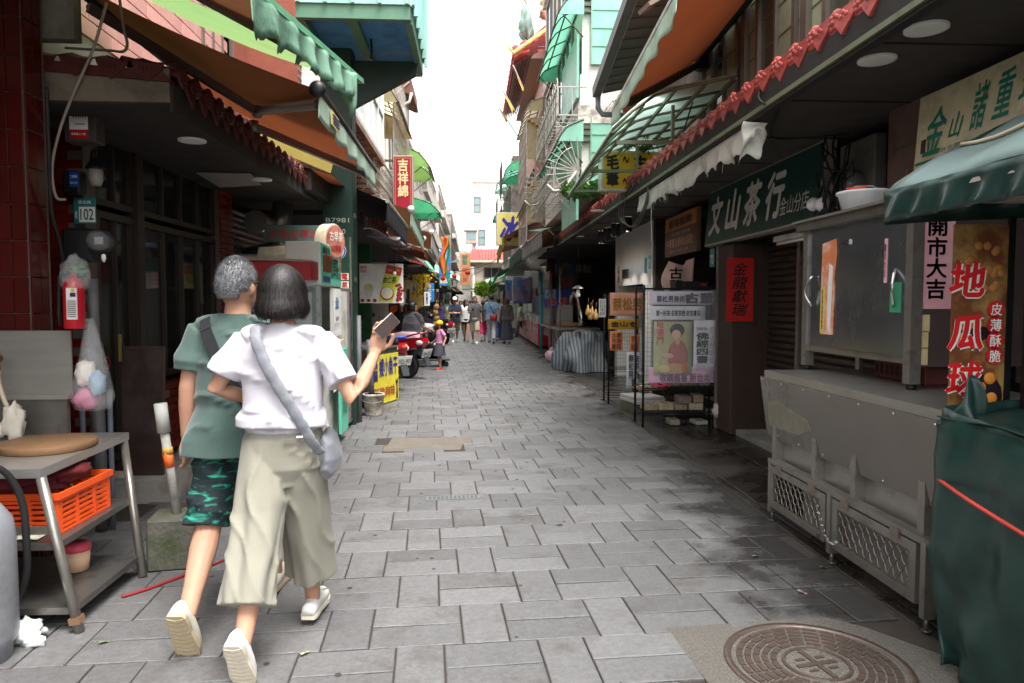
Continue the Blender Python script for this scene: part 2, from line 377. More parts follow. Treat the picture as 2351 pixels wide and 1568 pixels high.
paving_mat('slate_gutter', (64, 60, 56), 2.15)
mat('joint_sand', (58, 51, 45), 0.95, 0, 0.3, 14)
mat('earth', (74, 70, 64), 0.95, 0, 0.2, 1)

gr = MB().box(-400, 400, -60, 900, -0.4, -0.05).build('ground', 'earth'); struct(gr)
pv = MB().box(-2.6, 2.02, -1.0, 95, -0.049, -0.010).build('paving', 'joint_sand'); struct(pv)
PA = R(3.4); ca, sa = math.cos(PA), math.sin(PA)
def slab_mesh(name, lx, ly, m='slate'):
    b = MB(); c = 0.004; hx, hy = lx / 2 - 0.0040, ly / 2 - 0.0040
    vs = [(sx * hx, sy * hy, -0.03) for sx, sy in ((-1,-1),(1,-1),(1,1),(-1,1))] + [(sx * hx, sy * hy, -0.003) for sx, sy in ((-1,-1),(1,-1),(1,1),(-1,1))] + \
         [(sx * (hx - c), sy * (hy - c), 0) for sx, sy in ((-1,-1),(1,-1),(1,1),(-1,1))]
    fs = [(8, 9, 10, 11)] + [(i, (i + 1) % 4, (i + 1) % 4 + 4, i + 4) for i in range(4)] + [(i + 4, (i + 1) % 4 + 4, (i + 1) % 4 + 8, i + 8) for i in range(4)]
    me = b.add(vs, fs).mesh(name); me.materials.append(G(m)); return me
SLX, SLY = slab_mesh('paver', 0.4, 0.1975), slab_mesh('paver', 0.2, 0.395)
patch_r = (-0.80, -0.12, 7.02, 7.76); collar_r = (0.92, 2.02, 2.2, 3.13); grate_r = (-0.31, 0.02, 5.2, 5.32)
slabs = []
for r in range(-4, 210):
    v0 = -0.985 + 0.395 * r; off = 0.30 * (r % 2) + rnd.uniform(-0.012, 0.012)
    for k in range(-9, 9):
        u0 = 0.145 + 0.60 * k + off
        for (cu, cv, t) in ((u0 + 0.1, v0 + 0.1975, 1), (u0 + 0.4, v0 + 0.09875, 0), (u0 + 0.4, v0 + 0.29625, 0)):
            cu += 0.0; x = cu * ca - cv * sa; y = cu * sa + cv * ca
            half = .1 if t else .2; sx = 1.0
            if x < -2.45 or x - half > 1.90 or y < 1.75 or y > 92: continue
            if x + half > 1.99: wd = 1.985 - (x - half); sx = wd / (2 * half); x = x - half + wd / 2
            hw = 0.22 if not t else 0.12
            if patch_r[0] - hw * .6 < x < patch_r[1] + hw * .6 and patch_r[2] + .05 < y < patch_r[3] - .05: continue
            if x > collar_r[0] - 0.06 and y < collar_r[3] - 0.06: continue
            slabs.append((x, y, t, sx))
slabs.sort(key=lambda s: s[1])
field = MB()
for i, (x, y, t, sx) in enumerate(slabs):
    z = rnd.uniform(-0.002, 0.002); me = SLY if t else SLX
    if i < 300:
        o = put(me, 'paver', pv, (x, y, z), (rnd.uniform(-.006, .006), rnd.uniform(-.006, .006), PA + rnd.uniform(-.006, .006)), (sx, 1, 1))
    else:
        M = Matrix.Translation((x, y, z)) @ Matrix.Rotation(PA, 4, 'Z') @ Matrix.Rotation(rnd.uniform(-.006, .006), 4, 'X') @ Matrix.Diagonal((sx, 1, 1, 1))
        field.add([M @ v.co for v in me.vertices], [list(p.vertices) for p in me.polygons])
fo = field.build('paver_field', 'slate', pv); fo['kind'] = 'stuff'

# right-hand gutter: narrow edging then bigger dark slabs, wet
gt = MB().box(1.99, 3.6, -1.0, 40, -0.049, -0.012).build('gutter_pavement', 'joint_sand'); struct(gt)
edg = MB(); y = 1.8
me_e = slab_mesh('edging_slab', 0.075, 0.6, 'slate_gutter')
while y < 20: put(me_e, 'edging_slab', gt, (2.03, y, rnd.uniform(-.003, .001))); y += 0.602
me_g = slab_mesh('gutter_slab', 0.50, 0.60, 'slate_gutter')
for c in range(3):
    y = 1.7 + 0.2 * c
    while y < 19:
        put(me_g, 'gutter_slab', gt, (2.32 + 0.502 * c, y, rnd.uniform(-.004, .002)), (rnd.uniform(-.008, .008), rnd.uniform(-.008, .008), 0)); y += 0.602
# left strip under the stalls
ls = MB().box(-3.6, -2.46, -1.0, 40, -0.049, -0.012).build('stall_pavement', 'joint_sand'); struct(ls)
mat('wet_brown', (92, 66, 50), 0.22, 0, 0.3, 5, rand=0.2, dirt=(50, 40, 34), damt=0.5)
me_l = slab_mesh('stall_slab', 0.3, 0.3, 'wet_brown')
for c in range(3):
    y = 2.4
    while y < 6.2: put(me_l, 'stall_slab', ls, (-2.62 - 0.302 * c, y, rnd.uniform(-.003, .002))); y += 0.302

gum = MB()
for i in range(90):
    x, y, r = rnd.uniform(-1.6, 1.7), rnd.uniform(2.6, 12), rnd.uniform(.006, .017)
    gum.lathe([(r, .0005), (r * .7, .0022), (0, .0024)], 7, (x, y, .0015), cap=False)
gum.build('gum_spots', mat('gum', (52, 50, 49), .8, 0, .3), pv)['kind'] = 'stuff'
# cement patch, drain grate, manhole
mat('cement_patch', (104, 97, 87), 0.95, 0, 0.16, 9, bump=0.6, bscale=60, dirt=(92, 84, 72), damt=0.4, dscale=8)
pp = [(-0.92, 6.98), (-0.12, 7.03), (-0.10, 7.28), (0.0, 7.32), (-0.02, 7.80), (-0.38, 7.84), (-0.62, 7.80), (-0.86, 7.78), (-0.87, 7.3), (-0.95, 7.25)]
o = MB().prism([(x, y) for x, y in pp], -0.03, -0.0065, 'xy').build('cement_patch', 'cement_patch'); struct(o)
t = thing('drain_grate', 'small rectangular cast drain cover set flush in the grey paving', 'drain cover', (-0.145, 5.25, 0), PA)
MB().box(-0.2, 0.2, -0.05, 0.05, -0.02, 0.0035).build('plate', flat((120, 122, 122), 0.5, metal=0.4), t)
b = MB()
for i in range(12):
    for j in range(3): b.box(-0.18 + i * 0.031, -0.16 + i * 0.031, -0.036 + j * 0.026, -0.018 + j * 0.026, 0.0035, 0.006)
b.build('tread_studs', flat((96, 98, 98), 0.5, metal=0.4), t, kind='stuff')
mat('aggregate', (92, 88, 82), 0.8, 0, 0.55, 120, bump=1.0, bscale=90, dirt=(140, 132, 120), damt=0.3, dscale=110)
cl = MB().prism([(0.93, 2.2), (2.02, 2.2), (2.02, 2.62), (1.75, 3.02), (1.62, 3.13), (0.86, 3.06)], -0.03, 0.001, 'xy').build('manhole_surround', 'aggregate'); struct(cl)
mat('cast_iron', (58, 45, 41), 0.42, 0.55, 0.3, 12, dirt=(58, 48, 44), damt=0.4, dscale=9)
mat('iron_worn', (112, 98, 90), 0.38, 0.6, 0.25, 12, dirt=(82, 64, 56), damt=0.45, dscale=12)
t = thing('manhole_cover', 'round rusty brown manhole cover with brick pattern in pebbled concrete', 'manhole cover', (1.38, 2.71, 0), R(12)); t.scale = (.9, .9, 1)
MB().lathe([(0.40, -0.02), (0.40, 0.006), (0.368, 0.006), (0.365, -0.004)], 48, cap=False).build('ring', 'iron_worn', t)
MB().lathe([(0, -0.002), (0.362, -0.002), (0.362, -0.02)], 48, cap=False).build('plate', 'cast_iron', t)
b = MB()
def arcpad(b, r0, r1, a0, a1, z0, z1, n=4):
    vs = []
    for i in range(n + 1):
        a = a0 + (a1 - a0) * i / n; c, s = math.cos(a), math.sin(a)
        vs += [(r0 * c, r0 * s, z0), (r1 * c, r1 * s, z0), (r1 * c - .003 * c, r1 * s - .003 * s, z1), (r0 * c + .003 * c, r0 * s + .003 * s, z1)]
    fs = []
    for i in range(n):
        k = i * 4; fs += [(k + 2, k + 3, k + 7, k + 6), (k + 1, k + 2, k + 6, k + 5), (k + 3, k, k + 4, k + 7)]
    fs += [(0, 3, 2, 1), (n * 4, n * 4 + 1, n * 4 + 2, n * 4 + 3)]
    b.add(vs, fs)
for ri in range(5):
    r0 = 0.165 + ri * 0.037; nn = 16 + ri * 3
    for k in range(nn):
        a = 2 * math.pi * (k + 0.5 * (ri % 2)) / nn; g = 0.006 / r0
        arcpad(b, r0 + .003, r0 + 0.034, a + g, a + 2 * math.pi / nn - g, -0.002, 0.006, 2)
b.build('brick_relief', 'iron_worn', t)
b = MB(); arcpad(b, 0.13, 0.15, 0, 2 * math.pi, -0.002, 0.007, 30)
b.box(-0.10, 0.10, -0.012, 0.012, -0.002, 0.006); b.box(-0.012, 0.012, -0.12, -0.013, -0.002, 0.006); b.box(-0.012, 0.012, 0.013, 0.12, -0.002, 0.006)
b.box(-0.07, -0.03, -0.055, -0.04, -0.002, 0.006).box(0.03, 0.07, -0.055, -0.04, -0.002, 0.006).box(-0.07, -0.03, 0.04, 0.055, -0.002, 0.006).box(0.03, 0.07, 0.04, 0.055, -0.002, 0.006)
b.build('emblem', 'iron_worn', t)

# ---------------------------------------------------------------- building kit
def lerp(a, b, t): return a + (b - a) * t
def window(parent, x0, x1, z0, z1, y=0.0, d=0.05, fm='aluminium', gm='glass_window', nx=1, nz=1, fw=0.05, name='window'):
    """a framed window part with its panes as sub-parts; y is the outer face of the frame (local -y looks out)"""
    b = MB()
    b.box(x0, x1, y, y + d, z0, z0 + fw); b.box(x0, x1, y, y + d, z1 - fw, z1)
    b.box(x0, x0 + fw, y, y + d, z0 + fw, z1 - fw); b.box(x1 - fw, x1, y, y + d, z0 + fw, z1 - fw)
    pw, ph = (x1 - x0 - 2 * fw) / nx, (z1 - z0 - 2 * fw) / nz; mw = fw * 0.6
    for i in range(1, nx): b.box(x0 + fw + pw * i - mw / 2, x0 + fw + pw * i + mw / 2, y + .004, y + d, z0 + fw, z1 - fw)
    for j in range(1, nz): b.box(x0 + fw, x1 - fw, y + .006, y + d - .002, z0 + fw + ph * j - mw / 2, z0 + fw + ph * j + mw / 2)
    f = b.build(name, fm, parent)
    for i in range(nx):
        for j in range(nz):
            e = 0.006 * ((i + j) % 2)
            MB().box(x0 + fw + pw * i, x0 + fw + pw * (i + 1), y + d * .5 + e, y + d * .5 + e + .005, z0 + fw + ph * j, z0 + fw + ph * (j + 1)).build('pane', gm, f)
    return f
def ripple(t, k, a): return a * (math.sin(t * k) + 0.5 * math.sin(t * k * 2.3 + 1.1))
def patch(b, fn, fnr, bn, bf, sag=0.06, th=0.0, nu=16, nv=10, wav=0.0, seed=0):
    """sagging cloth between four corners: front near / front far / back far / back near"""
    def f(u, v):
        p = lerp(lerp(bn, fn, v), lerp(bf, fnr, v), u)
        p = p.copy(); p.z -= sag * 4 * v * (1 - v) * (0.7 + 0.3 * math.sin(u * 3.1)); p.z += ripple(u * 9 + seed, 2.0, wav) * v * (1 - v) * 2
        return p
    return b.grid(f, nu, nv, th=th)
def valance(b, p, q, drop, n=60, scallop=0.0, nsc=10, wave=0.015, out=None, tatter=0.0, seed=1, th=0.003):
    rr = random.Random(seed); d = (q - p); out = out or Vector((0, 0, 1)).cross(d).normalized()
    jit = [rr.uniform(-1, 1) for _ in range(n + 1)]
    def f(u, v):
        k = int(round(u * n)); dr = drop * (1 - scallop * (1 - abs(math.sin(math.pi * nsc * u)))) + tatter * jit[k] * v
        x = p + d * u + out * (wave * math.sin(u * nsc * 5.3 + seed) * v + wave * .6 * math.sin(u * 41) * v * v)
        return Vector((x.x, x.y, x.z - dr * v))
    return b.grid(f, n, 4, th=th)
def rib_canopy(name, label, p0, p1, inward, rise, depth, m, fm, nrib=7, nlong=2, curve=0.35, group=None, cat='canopy', bar=0.02, ends=True, struts=True, endm=None):
    """bent translucent sheet on bars: p0-p1 is the outer lower edge, `inward` points to the wall"""
    inward = Vector(inward).normalized(); t = thing(name, label, cat, p0, 0, group); L = p1 - p0
    def prof(v):                                   # v=0 at the outer lip, 1 at the wall
        a = v * math.pi / 2
        zz = rise * (curve * math.sin(min(1, v * 2.2) * math.pi / 2) + (1 - curve) * v)
        return inward * (depth * v) + Vector((0, 0, zz))
    MB().grid(lambda u, v: p0 + L * u + prof(v), max(2, nrib - 1), 8).build('sheet', m, t, True)
    b = MB()
    for i in range(nrib):
        q = p0 + L * (i / (nrib - 1)); b.tube([q + prof(k / 6) - Vector((0, 0, bar)) for k in range(7)], bar * .55, 5)
    for j in range(nlong + 2):
        v = j / (nlong + 1); b.bar(p0 + prof(v) - Vector((0, 0, bar * 1.4)), p1 + prof(v) - Vector((0, 0, bar * 1.4)), bar, bar)
    b.build('frame', fm, t, True)
    if struts:
        for q in (p0 + L * .02, p1 - L * .02):
            MB().tube([q + prof(0.1), q + inward * depth - Vector((0, 0, rise * .9))], bar * .5, 5).build('strut', fm, t, True)
    if ends:
        for q in (p0, p1):
            vs = [q + prof(k / 6) for k in range(7)] + [q + inward * depth]
            vs2 = [p + L.normalized() * .006 for p in vs]; n = len(vs)
            MB().add(vs + vs2, [tuple(range(n)), tuple(range(2 * n - 1, n - 1, -1))] + [(i, i + n, (i + 1) % n + n, (i + 1) % n) for i in range(n)]).build('end_panel', endm or m, t, True)
    return t
def cage(name, label, loc, rz, w, h, d, m='grille', pitch=0.12, floor=True, group=None, cat='window grille', rail=0.02, arches=False, diamond=False, back=None, rows=4):
    """projecting steel window cage; local x along the wall, -y out over the street"""
    t = thing(name, label, cat, loc, rz, group); b = MB()
    for z in (0, h): b.bar((0, -d, z), (w, -d, z), rail); b.bar((0, 0, z), (0, -d, z), rail); b.bar((w, 0, z), (w, -d, z), rail)
    for x in (0, w): b.bar((x, -d, 0), (x, -d, h), rail)
    for j in range(1, rows): b.bar((0, -d, h * j / rows), (w, -d, h * j / rows), rail * .6)
    b.build('frame', m, t)
    n = max(2, int(w / pitch)); bb = MB()
    for i in range(1, n): bb.bar((w * i / n, -d, 0), (w * i / n, -d, h), rail * .5)
    k = max(1, int(d / pitch))
    for s in (0, w):
        for i in range(1, k): bb.bar((s, -d * i / k, 0), (s, -d * i / k, h), rail * .5)
    bb.build('bars', m, t)
    if floor:
        fb = MB()
        for i in range(1, n): fb.bar((w * i / n, 0, 0.0), (w * i / n, -d, 0.0), rail * .5)
        for i in range(1, k + 1): fb.bar((0, -d * i / (k + 1), 0.003), (w, -d * i / (k + 1), 0.003), rail * .5)
        fb.build('floor_bars', m, t)
    for x in (w * .1, w * .9): MB().bar((x, 0, -d * .9), (x, -d, 0), rail * .7).build('strut', m, t)
    if arches:
        a = MB(); na = max(2, int(w / 0.3))
        for i in range(na):
            c = w * (i + .5) / na
            for r in (w / na * .42, w / na * .2): a.tube([(c + r * math.cos(q * math.pi / 6), -d, h + r * 1.3 * math.sin(q * math.pi / 6)) for q in range(7)], rail * .35, 5)
        a.build('arches', m, t)
    return t
def aircon(label, loc, rz, group=None, w=0.8, h=0.55, d=0.3):
    t = thing('air_conditioner', label, 'air conditioner', loc, rz, group)
    cbox(0, w, -d, 0, 0, h, .015).build('casing', 'white_dirty', t)
    MB().lathe([(h * .38, 0), (h * .38, -.02), (h * .33, -.02), (h * .33, 0)], 20, (w * .4, -d, h * .5), 'y', cap=False).build('fan_ring', 'grille', t)
    b = MB()
    for i in range(7): b.bar((w * .4 - h * .34, -d - .012, h * (.2 + i * .1)), (w * .4 + h * .34, -d - .012, h * (.2 + i * .1)), .008)
    b.build('fan_grille', 'black_metal', t)
    b = MB(); b.bar((.1, 0, -.03), (.1, -d, -.03), .03); b.bar((w - .1, 0, -.03), (w - .1, -d, -.03), .03); b.build('bracket', 'grille_dark', t)
    return t
def signboard(name, label, loc, rz, w, h, d, face, edge, cat='sign', group=None, rim=0.02):
    """boxed sign: local origin at the lower left front corner, x right, z up, front at y=0"""
    t = thing(name, label, cat, loc, rz, group)
    cbox(0, w, 0.004, d, 0, h, .006).build('casing', edge, t)
    MB().box(rim, w - rim, 0, 0.006, rim, h - rim).build('face', face, t)
    return t
def cable(name, label, pts, r=0.006, m='cable', cat='cable', group=None, n=10):
    P = [Vector(p) for p in pts]; out = []
    for i in range(len(P) - 1):                    # Catmull-Rom through the points
        a, b_, c, d = P[max(i - 1, 0)], P[i], P[i + 1], P[min(i + 2, len(P) - 1)]
        for k in range(n):
            t = k / n; out.append(0.5 * ((2 * b_) + (c - a) * t + (2 * a - 5 * b_ + 4 * c - d) * t * t + (3 * b_ - a - 3 * c + d) * t ** 3))
    out.append(P[-1]); o = MB().tube(out, r, 6).build(name, m)
    return tag(o, label, cat, group)
def crumple(c, r, m, name, parent, seed=0, amp=.35, nu=18, nv=12):
    b = MB().ball((0, 0, 0), 1, nu, nv); rr = Vector(r) if not isinstance(r, (int, float)) else Vector((r, r, r))
    out = []
    for p in b.v:
        k = 1 + amp * noise.noise(p * 2.2 + Vector((seed, seed * 1.7, 0))) + amp * .6 * noise.noise(p * 5 + Vector((0, seed, 3)))
        out.append(Vector((p.x * rr.x * k, p.y * rr.y * k, p.z * rr.z * k)) + Vector(c))
    b.v = out; return b.build(name, m, parent)

# ---------------------------------------------------------------- left: the red tiled shop, number 102
t = SH = thing('red_tiled_shop', 'dark red tiled shop with brown sliding doors on the left', 'shop', (-2.6, 5.0, 0), LW)
# (local x runs up the street, local -y out towards it)
def SL(X, Y, Z): return (Y - 5.0, -(X + 2.6), Z)
pil = MB().box(-.95, -.75, -0.18, 1.4, 0, 4.2).build('pillar', 'grout', t)
me_f = cbox(-.0385, .0385, 0, .012, -.0975, .0975, .003).mesh('tile'); me_f.materials.append(G('red_glaze'))
for c in range(7):
    for r in range(21):
        put(me_f, 'tile', pil, (-.962, -0.14 + c * .0805, 0.1 + r * .199), (0, 0, -math.pi / 2))
for c in range(2):
    for r in range(21): put(me_f, 'tile', pil, (-.905 + c * .0805, -0.192, 0.1 + r * .199))
wl = MB().box(-0.02, 0.12, 0.0, 1.6, 0.0, 2.75).build('end_wall', 'grout', t)
me_b = cbox(-.098, .098, 0, .012, -.0285, .0285, .003).mesh('tile'); me_b.materials.append(G('red_brick_glaze'))
for r in range(44):
    for c in range(4): put(me_b, 'tile', wl, (-0.032, 0.1 + c * .2 + .1 * (r % 2), 0.1 + r * .06), (0, 0, -math.pi / 2))
# low brick wall under the window
lw_ = MB().box(0.9, 2.66, -0.10, 0.05, 0.24, 0.80).build('low_wall', 'grout', t)
me_c = cbox(-.098, .098, 0, .014, -.028, .028, .003).mesh('brick'); me_c.materials.append(G('red_brick_glaze'))
for r in range(9):
    for c in range(9):
        x = 1.0 + c * .204 + (.1 if r % 2 else 0)
        if x < 2.62: put(me_c, 'brick', lw_, (x, -0.114, 0.272 + r * .062))
me_d = cbox(-.075, .075, 0, .014, -.09, .09, .003).mesh('tile'); me_d.materials.append(G('red_glaze'))
for r in range(3): put(me_d, 'tile', lw_, (0.886, -0.025, 0.335 + r * .186), (0, 0, -math.pi / 2))
for c in range(12): put(me_d, 'tile', lw_, (0.975 + c * .152, -0.03, 0.80), (math.pi / 2, 0, 0))
# sliding doors, windows and lights over them
window(t, 0.12, 0.68, 0.30, 2.10, 0.0, .06, 'aluminium_brown', 'glass_dark', 2, 1, .05, 'sliding_door')
window(t, 0.12, 0.68, 2.14, 2.66, 0.0, .06, 'aluminium_brown', 'glass_dark', 2, 1, .045, 'fanlight')
MB().box(0.68, 0.79, -0.03, .08, 0.24, 2.66).build('mullion', 'aluminium_brown', t)
window(t, 0.79, 2.42, 0.83, 2.10, 0.0, .06, 'aluminium_brown', 'glass_dark', 4, 1, .05)
window(t, 0.79, 2.42, 2.14, 2.66, 0.0, .06, 'aluminium_brown', 'glass_dark', 4, 1, .045, 'fanlight')
pl2 = MB().box(2.42, 2.75, -0.05, .3, 0.24, 2.75).build('corner_pier', 'grout', t)
for r in range(40):
    for c in range(2): put(me_c, 'tile', pl2, (2.50 + c * .19 , -0.062, 0.3 + r * .062), (0, 0, 0), (.9, 1, 1))
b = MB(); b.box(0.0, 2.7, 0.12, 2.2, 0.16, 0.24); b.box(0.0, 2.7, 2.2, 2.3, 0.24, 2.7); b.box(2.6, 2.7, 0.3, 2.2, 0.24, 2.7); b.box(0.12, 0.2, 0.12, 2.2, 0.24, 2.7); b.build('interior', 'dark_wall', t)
b = MB(); b.box(0.5, 2.5, 1.2, 1.6, 0.24, 1.1); b.box(0.9, 1.3, 0.6, 0.9, 0.24, 1.0); b.build('counter', flat((96, 92, 88), .6), t)
MB().lathe([(.06, 0), (.065, .25), (.03, .32), (.03, .36)], 12, (1.05, .2, .86)).build('blue_bottle', flat((24, 50, 110), .3), t)
MB().box(0.95, 1.25, 0.045, .05, 1.5, 1.95).build('notice', flat((120, 124, 122), .7), t)
nosm = MB().lathe([(.05, 0), (.05, -.003), (.04, -.003), (.04, 0)], 20, (0.24, 0.018, 1.02), 'y', cap=False); nosm.bar((0.21, .016, 1.05), (0.27, .016, .99), .01, .003)
nosm.build('no_smoking_sticker', flat((170, 24, 28), .5), t)
MB().box(0.375, .405, -.012, 0, 1.02, 1.22).build('door_pull', flat((150, 132, 60), .4, metal=.4), t)
# step, floor slab, eave
b = MB(); b.box(0.25, 3.4, -0.42, 0.1, -0.02, 0.16); b.build('step', 'concrete_pale', t)
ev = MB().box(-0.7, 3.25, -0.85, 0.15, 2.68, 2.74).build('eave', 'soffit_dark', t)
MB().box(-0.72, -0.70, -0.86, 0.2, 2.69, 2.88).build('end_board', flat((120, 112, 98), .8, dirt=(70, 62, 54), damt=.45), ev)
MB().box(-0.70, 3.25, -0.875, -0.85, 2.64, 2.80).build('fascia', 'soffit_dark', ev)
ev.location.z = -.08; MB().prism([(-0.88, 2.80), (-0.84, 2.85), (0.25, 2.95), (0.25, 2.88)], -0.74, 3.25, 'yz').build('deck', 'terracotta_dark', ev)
def tile_meshes(m):
    b = MB(); n = 8                                # barrel tile with a round moulded end
    b.grid(lambda u, v: (.075 * math.cos(math.pi * v), .42 * u, .072 * math.sin(math.pi * v) + .10 * u), 3, n, th=.012)
    b.lathe([(0, -.012), (.06, -.012), (.076, -.004), (.076, .012)], 14, (0, 0, .02), 'y', cap=False)
    for k in range(6): b.ball((.036 * math.cos(k * 1.047), -.014, .02 + .036 * math.sin(k * 1.047)), (.018, .01, .018), 6, 4)
    b.ball((0, -.016, .02), (.02, .012, .02), 6, 4)
    m1 = b.mesh('barrel_tile'); m1.materials.append(G(m))
    b = MB()                                       # drip tile: curved apron ending in a point
    pts = [(-.115, .03), (-.10, -.02), (-.07, -.07), (-.03, -.115), (0, -.15), (.03, -.115), (.07, -.07), (.10, -.02), (.115, .03)]
    vs = [(x, -.02 - .02 * math.cos(x / .115 * 1.4), z) for x, z in pts]; vs += [(x, .001 - .02 * math.cos(x / .115 * 1.4), z) for x, z in pts]; k = len(pts)
    b.add(vs, [tuple(range(k)), tuple(range(2 * k - 1, k - 1, -1))] + [(i, i + k, (i + 1) % k + k, (i + 1) % k) for i in range(k)])
    b.grid(lambda u, v: ((v - .5) * .23, .40 * u, .03 - .03 * math.sin(math.pi * v) + .095 * u), 2, 6, th=.010)
    for i in range(4): b.ball((-.04 + .027 * i, -.046, -.02 - .02 * (i % 2)), (.014, .008, .018), 6, 4)
    m2 = b.mesh('drip_tile'); m2.materials.append(G(m))
    return m1, m2
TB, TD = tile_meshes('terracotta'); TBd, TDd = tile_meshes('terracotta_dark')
for i in range(19):
    y = -0.62 + i * .21
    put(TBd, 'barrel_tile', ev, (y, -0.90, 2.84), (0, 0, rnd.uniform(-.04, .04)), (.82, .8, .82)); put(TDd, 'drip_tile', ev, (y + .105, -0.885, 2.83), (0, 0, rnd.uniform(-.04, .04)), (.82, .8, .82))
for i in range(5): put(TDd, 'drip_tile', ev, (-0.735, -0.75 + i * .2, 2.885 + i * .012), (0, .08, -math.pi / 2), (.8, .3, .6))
# upper storey with pink tiles
up = MB().box(-1.5, 3.3, 0.06, 0.4, 2.74, 7.5).build('upper_wall', 'grout_pale', t)
me_p = cbox(-.098, .098, 0, .012, -.058, .058, .002).mesh('tile'); me_p.materials.append(G('pink_tile'))
for r in range(16):
    for c in range(15): put(me_p, 'tile', up, (0.0 + c * .204 + .1 * (r % 2), 0.048, 3.35 + r * .124))
window(t, 2.3, 3.2, 3.5, 4.7, 0.03, .06, 'aluminium', flat((128, 170, 120), .15), 3, 1, .05)
MB().box(-1.45, 3.3, 0.4, 2.35, 2.74, 2.86).build('floor_slab', 'concrete', t)
b = MB(); b.box(-.95, -.75, 1.4, 3.5, 0, 7.5); b.box(-6, -.97, -.9, 3.5, 3.25, 3.45); b.box(-6, -.97, 1.2, 1.4, 0, 3.25); b.box(-.74, -.66, -.35, 1.4, 2.95, 4.6); b.box(-1.5, 3.3, 2.3, 3.5, 0, 7.4); b.box(-1.5, 3.3, 0.4, 3.5, 7.3, 7.5); b.build('rear_wall_and_roof', 'concrete', t)  # with an unseen roof slab added to shade the pillar, and a corner-darkening panel
for i, (px, py) in enumerate(((441, 321), (600, 411))):
    p = PZ(px, py, 2.597)
    q = MB().lathe([(.095, 0), (.095, -.012), (.075, -.014), (0, -.012)], 24, p, cap=False).build('downlight', 'lamp_lens')
    tag(q, ['round white downlight in the red shop\'s dark soffit, the nearer one', 'round white downlight in the red shop\'s dark soffit, the farther one'][i], 'downlight', 'downlights of the red shop')
pp_ = [PZ(450, 396, 2.592), PZ(575, 398, 2.592), PZ(600, 424, 2.592), PZ(505, 430, 2.592)]
o = MB().add([p for p in pp_] + [p - Vector((0, 0, .004)) for p in pp_], [(0, 1, 2, 3), (7, 6, 5, 4), (0, 4, 5, 1), (1, 5, 6, 2), (2, 6, 7, 3), (3, 7, 4, 0)]).build('ceiling_panel', flat((148, 142, 138), .6))
tag(o, 'loose pale panel fixed under the red shop\'s soffit', 'panel')

# things fixed to it
t = thing('wifi_sign', 'grey box with white and red Wi-Fi sticker over the meters', 'sign', PY(155, 318, 4.6))
cbox(-.02, .17, 0, .12, -.02, .20, .006).build('box', flat((62, 57, 52), .6), t)
MB().box(.015, .125, -.004, .002, .055, .185).build('sticker', 'paper', t); MB().box(.015, .125, -.004, .002, .0, .0545).build('red_band', flat((176, 20, 24), .5), t)
text(t, 'Wi-Fi', .073, -.007, .135, .085, .03, flat((24, 56, 120), .5)); text(t, '買單請上二樓', .07, -.007, .027, .085, .014, 'paper')
MB().box(.05, .11, -.006, -.004, .085, .091).build('print_line', flat((24, 56, 120), .5), t)
t = thing('meter_box', 'small dark junction box with blue label above the house number', 'box', PY(150, 436, 4.75))
cbox(-.02, .085, 0, .1, -.02, .125, .01).build('casing', 'black_plastic', t); MB().box(.03, .085, -.004, .001, .02, .115).build('label_plate', flat((20, 70, 150), .4), t)
text(t, '二維碼', .057, -.007, .085, .045, .018, 'paper'); text(t, '02-24', .057, -.007, .045, .045, .012, 'paper')
t = thing('house_number_plate', 'green house number plate reading 102 on the red wall', 'number plate', PY(170, 514, 4.88))
cbox(0, .142, 0, .008, 0, .172, .002).build('plate', flat((36, 110, 108), .4), t); MB().box(.035, .138, -.003, 0, .012, .112).build('number_field', 'paper', t)
text(t, '102', .087, -.006, .062, .085, .075, flat((36, 90, 92), .5)); text(t, '民生路', .075, -.004, .142, .08, .022, 'paper'); vtext(t, '金包', .018, -.004, .06, .016, .05, 'paper')
t = thing('wall_lantern', 'black wall lantern with frosted glass above the sliding doors', 'lantern', PY(220, 395, 4.85))
MB().lathe([(.0, .09), (.02, .085), (.06, .03), (.065, .02), (.05, .015)], 8).build('hood', 'black_metal', t)
MB().lathe([(.03, -.09), (.045, -.05), (.045, .015)], 8, cap=True).build('glass', flat((150, 146, 140), .3), t)
MB().tube([(0, 0, .09), (0, 0, .14), (-.05, .06, .15), (-.08, .1, .08)], .008, 6).build('bracket', 'black_metal', t)
t = thing('electric_meter', 'black electricity meter with glass dome by the red pillar', 'meter', PY(150, 600, 4.45))
cbox(-.02, .15, 0, .14, 0, .20, .015).build('box', 'black_plastic', t)
MB().lathe([(.062, 0), (.062, -.07), (.055, -.10), (.03, -.115), (0, -.118)], 24, (.215, .03, .12), 'y').build('dome', flat((120, 122, 124), .08, alpha=.55), t)
MB().lathe([(.055, 0), (.055, -.05)], 20, (.215, .025, .12), 'y').build('dial', flat((60, 56, 54), .5), t)
MB().box(.19, .24, -.033, -.028, .10, .145).build('register', 'paper', t); MB().box(.15, .215, .02, .1, .06, .19).build('arm', 'black_plastic', t); crumple((.24, -.03, .02), (.014, .008, .022), 'paper', 'seal_tag', t, 3)
p0 = PY(213, 640, 4.6); o = MB().tube([p0, Vector((p0.x, 4.6, 1.15))], .03, 12).tube([(p0.x, 4.6, 1.16), (p0.x + .015, 4.6, .02)], .04, 12).build('conduit', flat((98, 96, 98), .5)); tag(o, 'grey vertical conduit running below the meter to the ground', 'pipe')
for dx, lab in ((-.10, 'thin grey water pipe left of the conduit'), (.07, 'thin grey water pipe right of the conduit')):
    o = MB().tube([(p0.x + dx, 4.62, 0.9), (p0.x + dx, 4.62, .0)], .016, 8).build('pipe', flat((110, 116, 130), .5)); tag(o, lab, 'pipe')
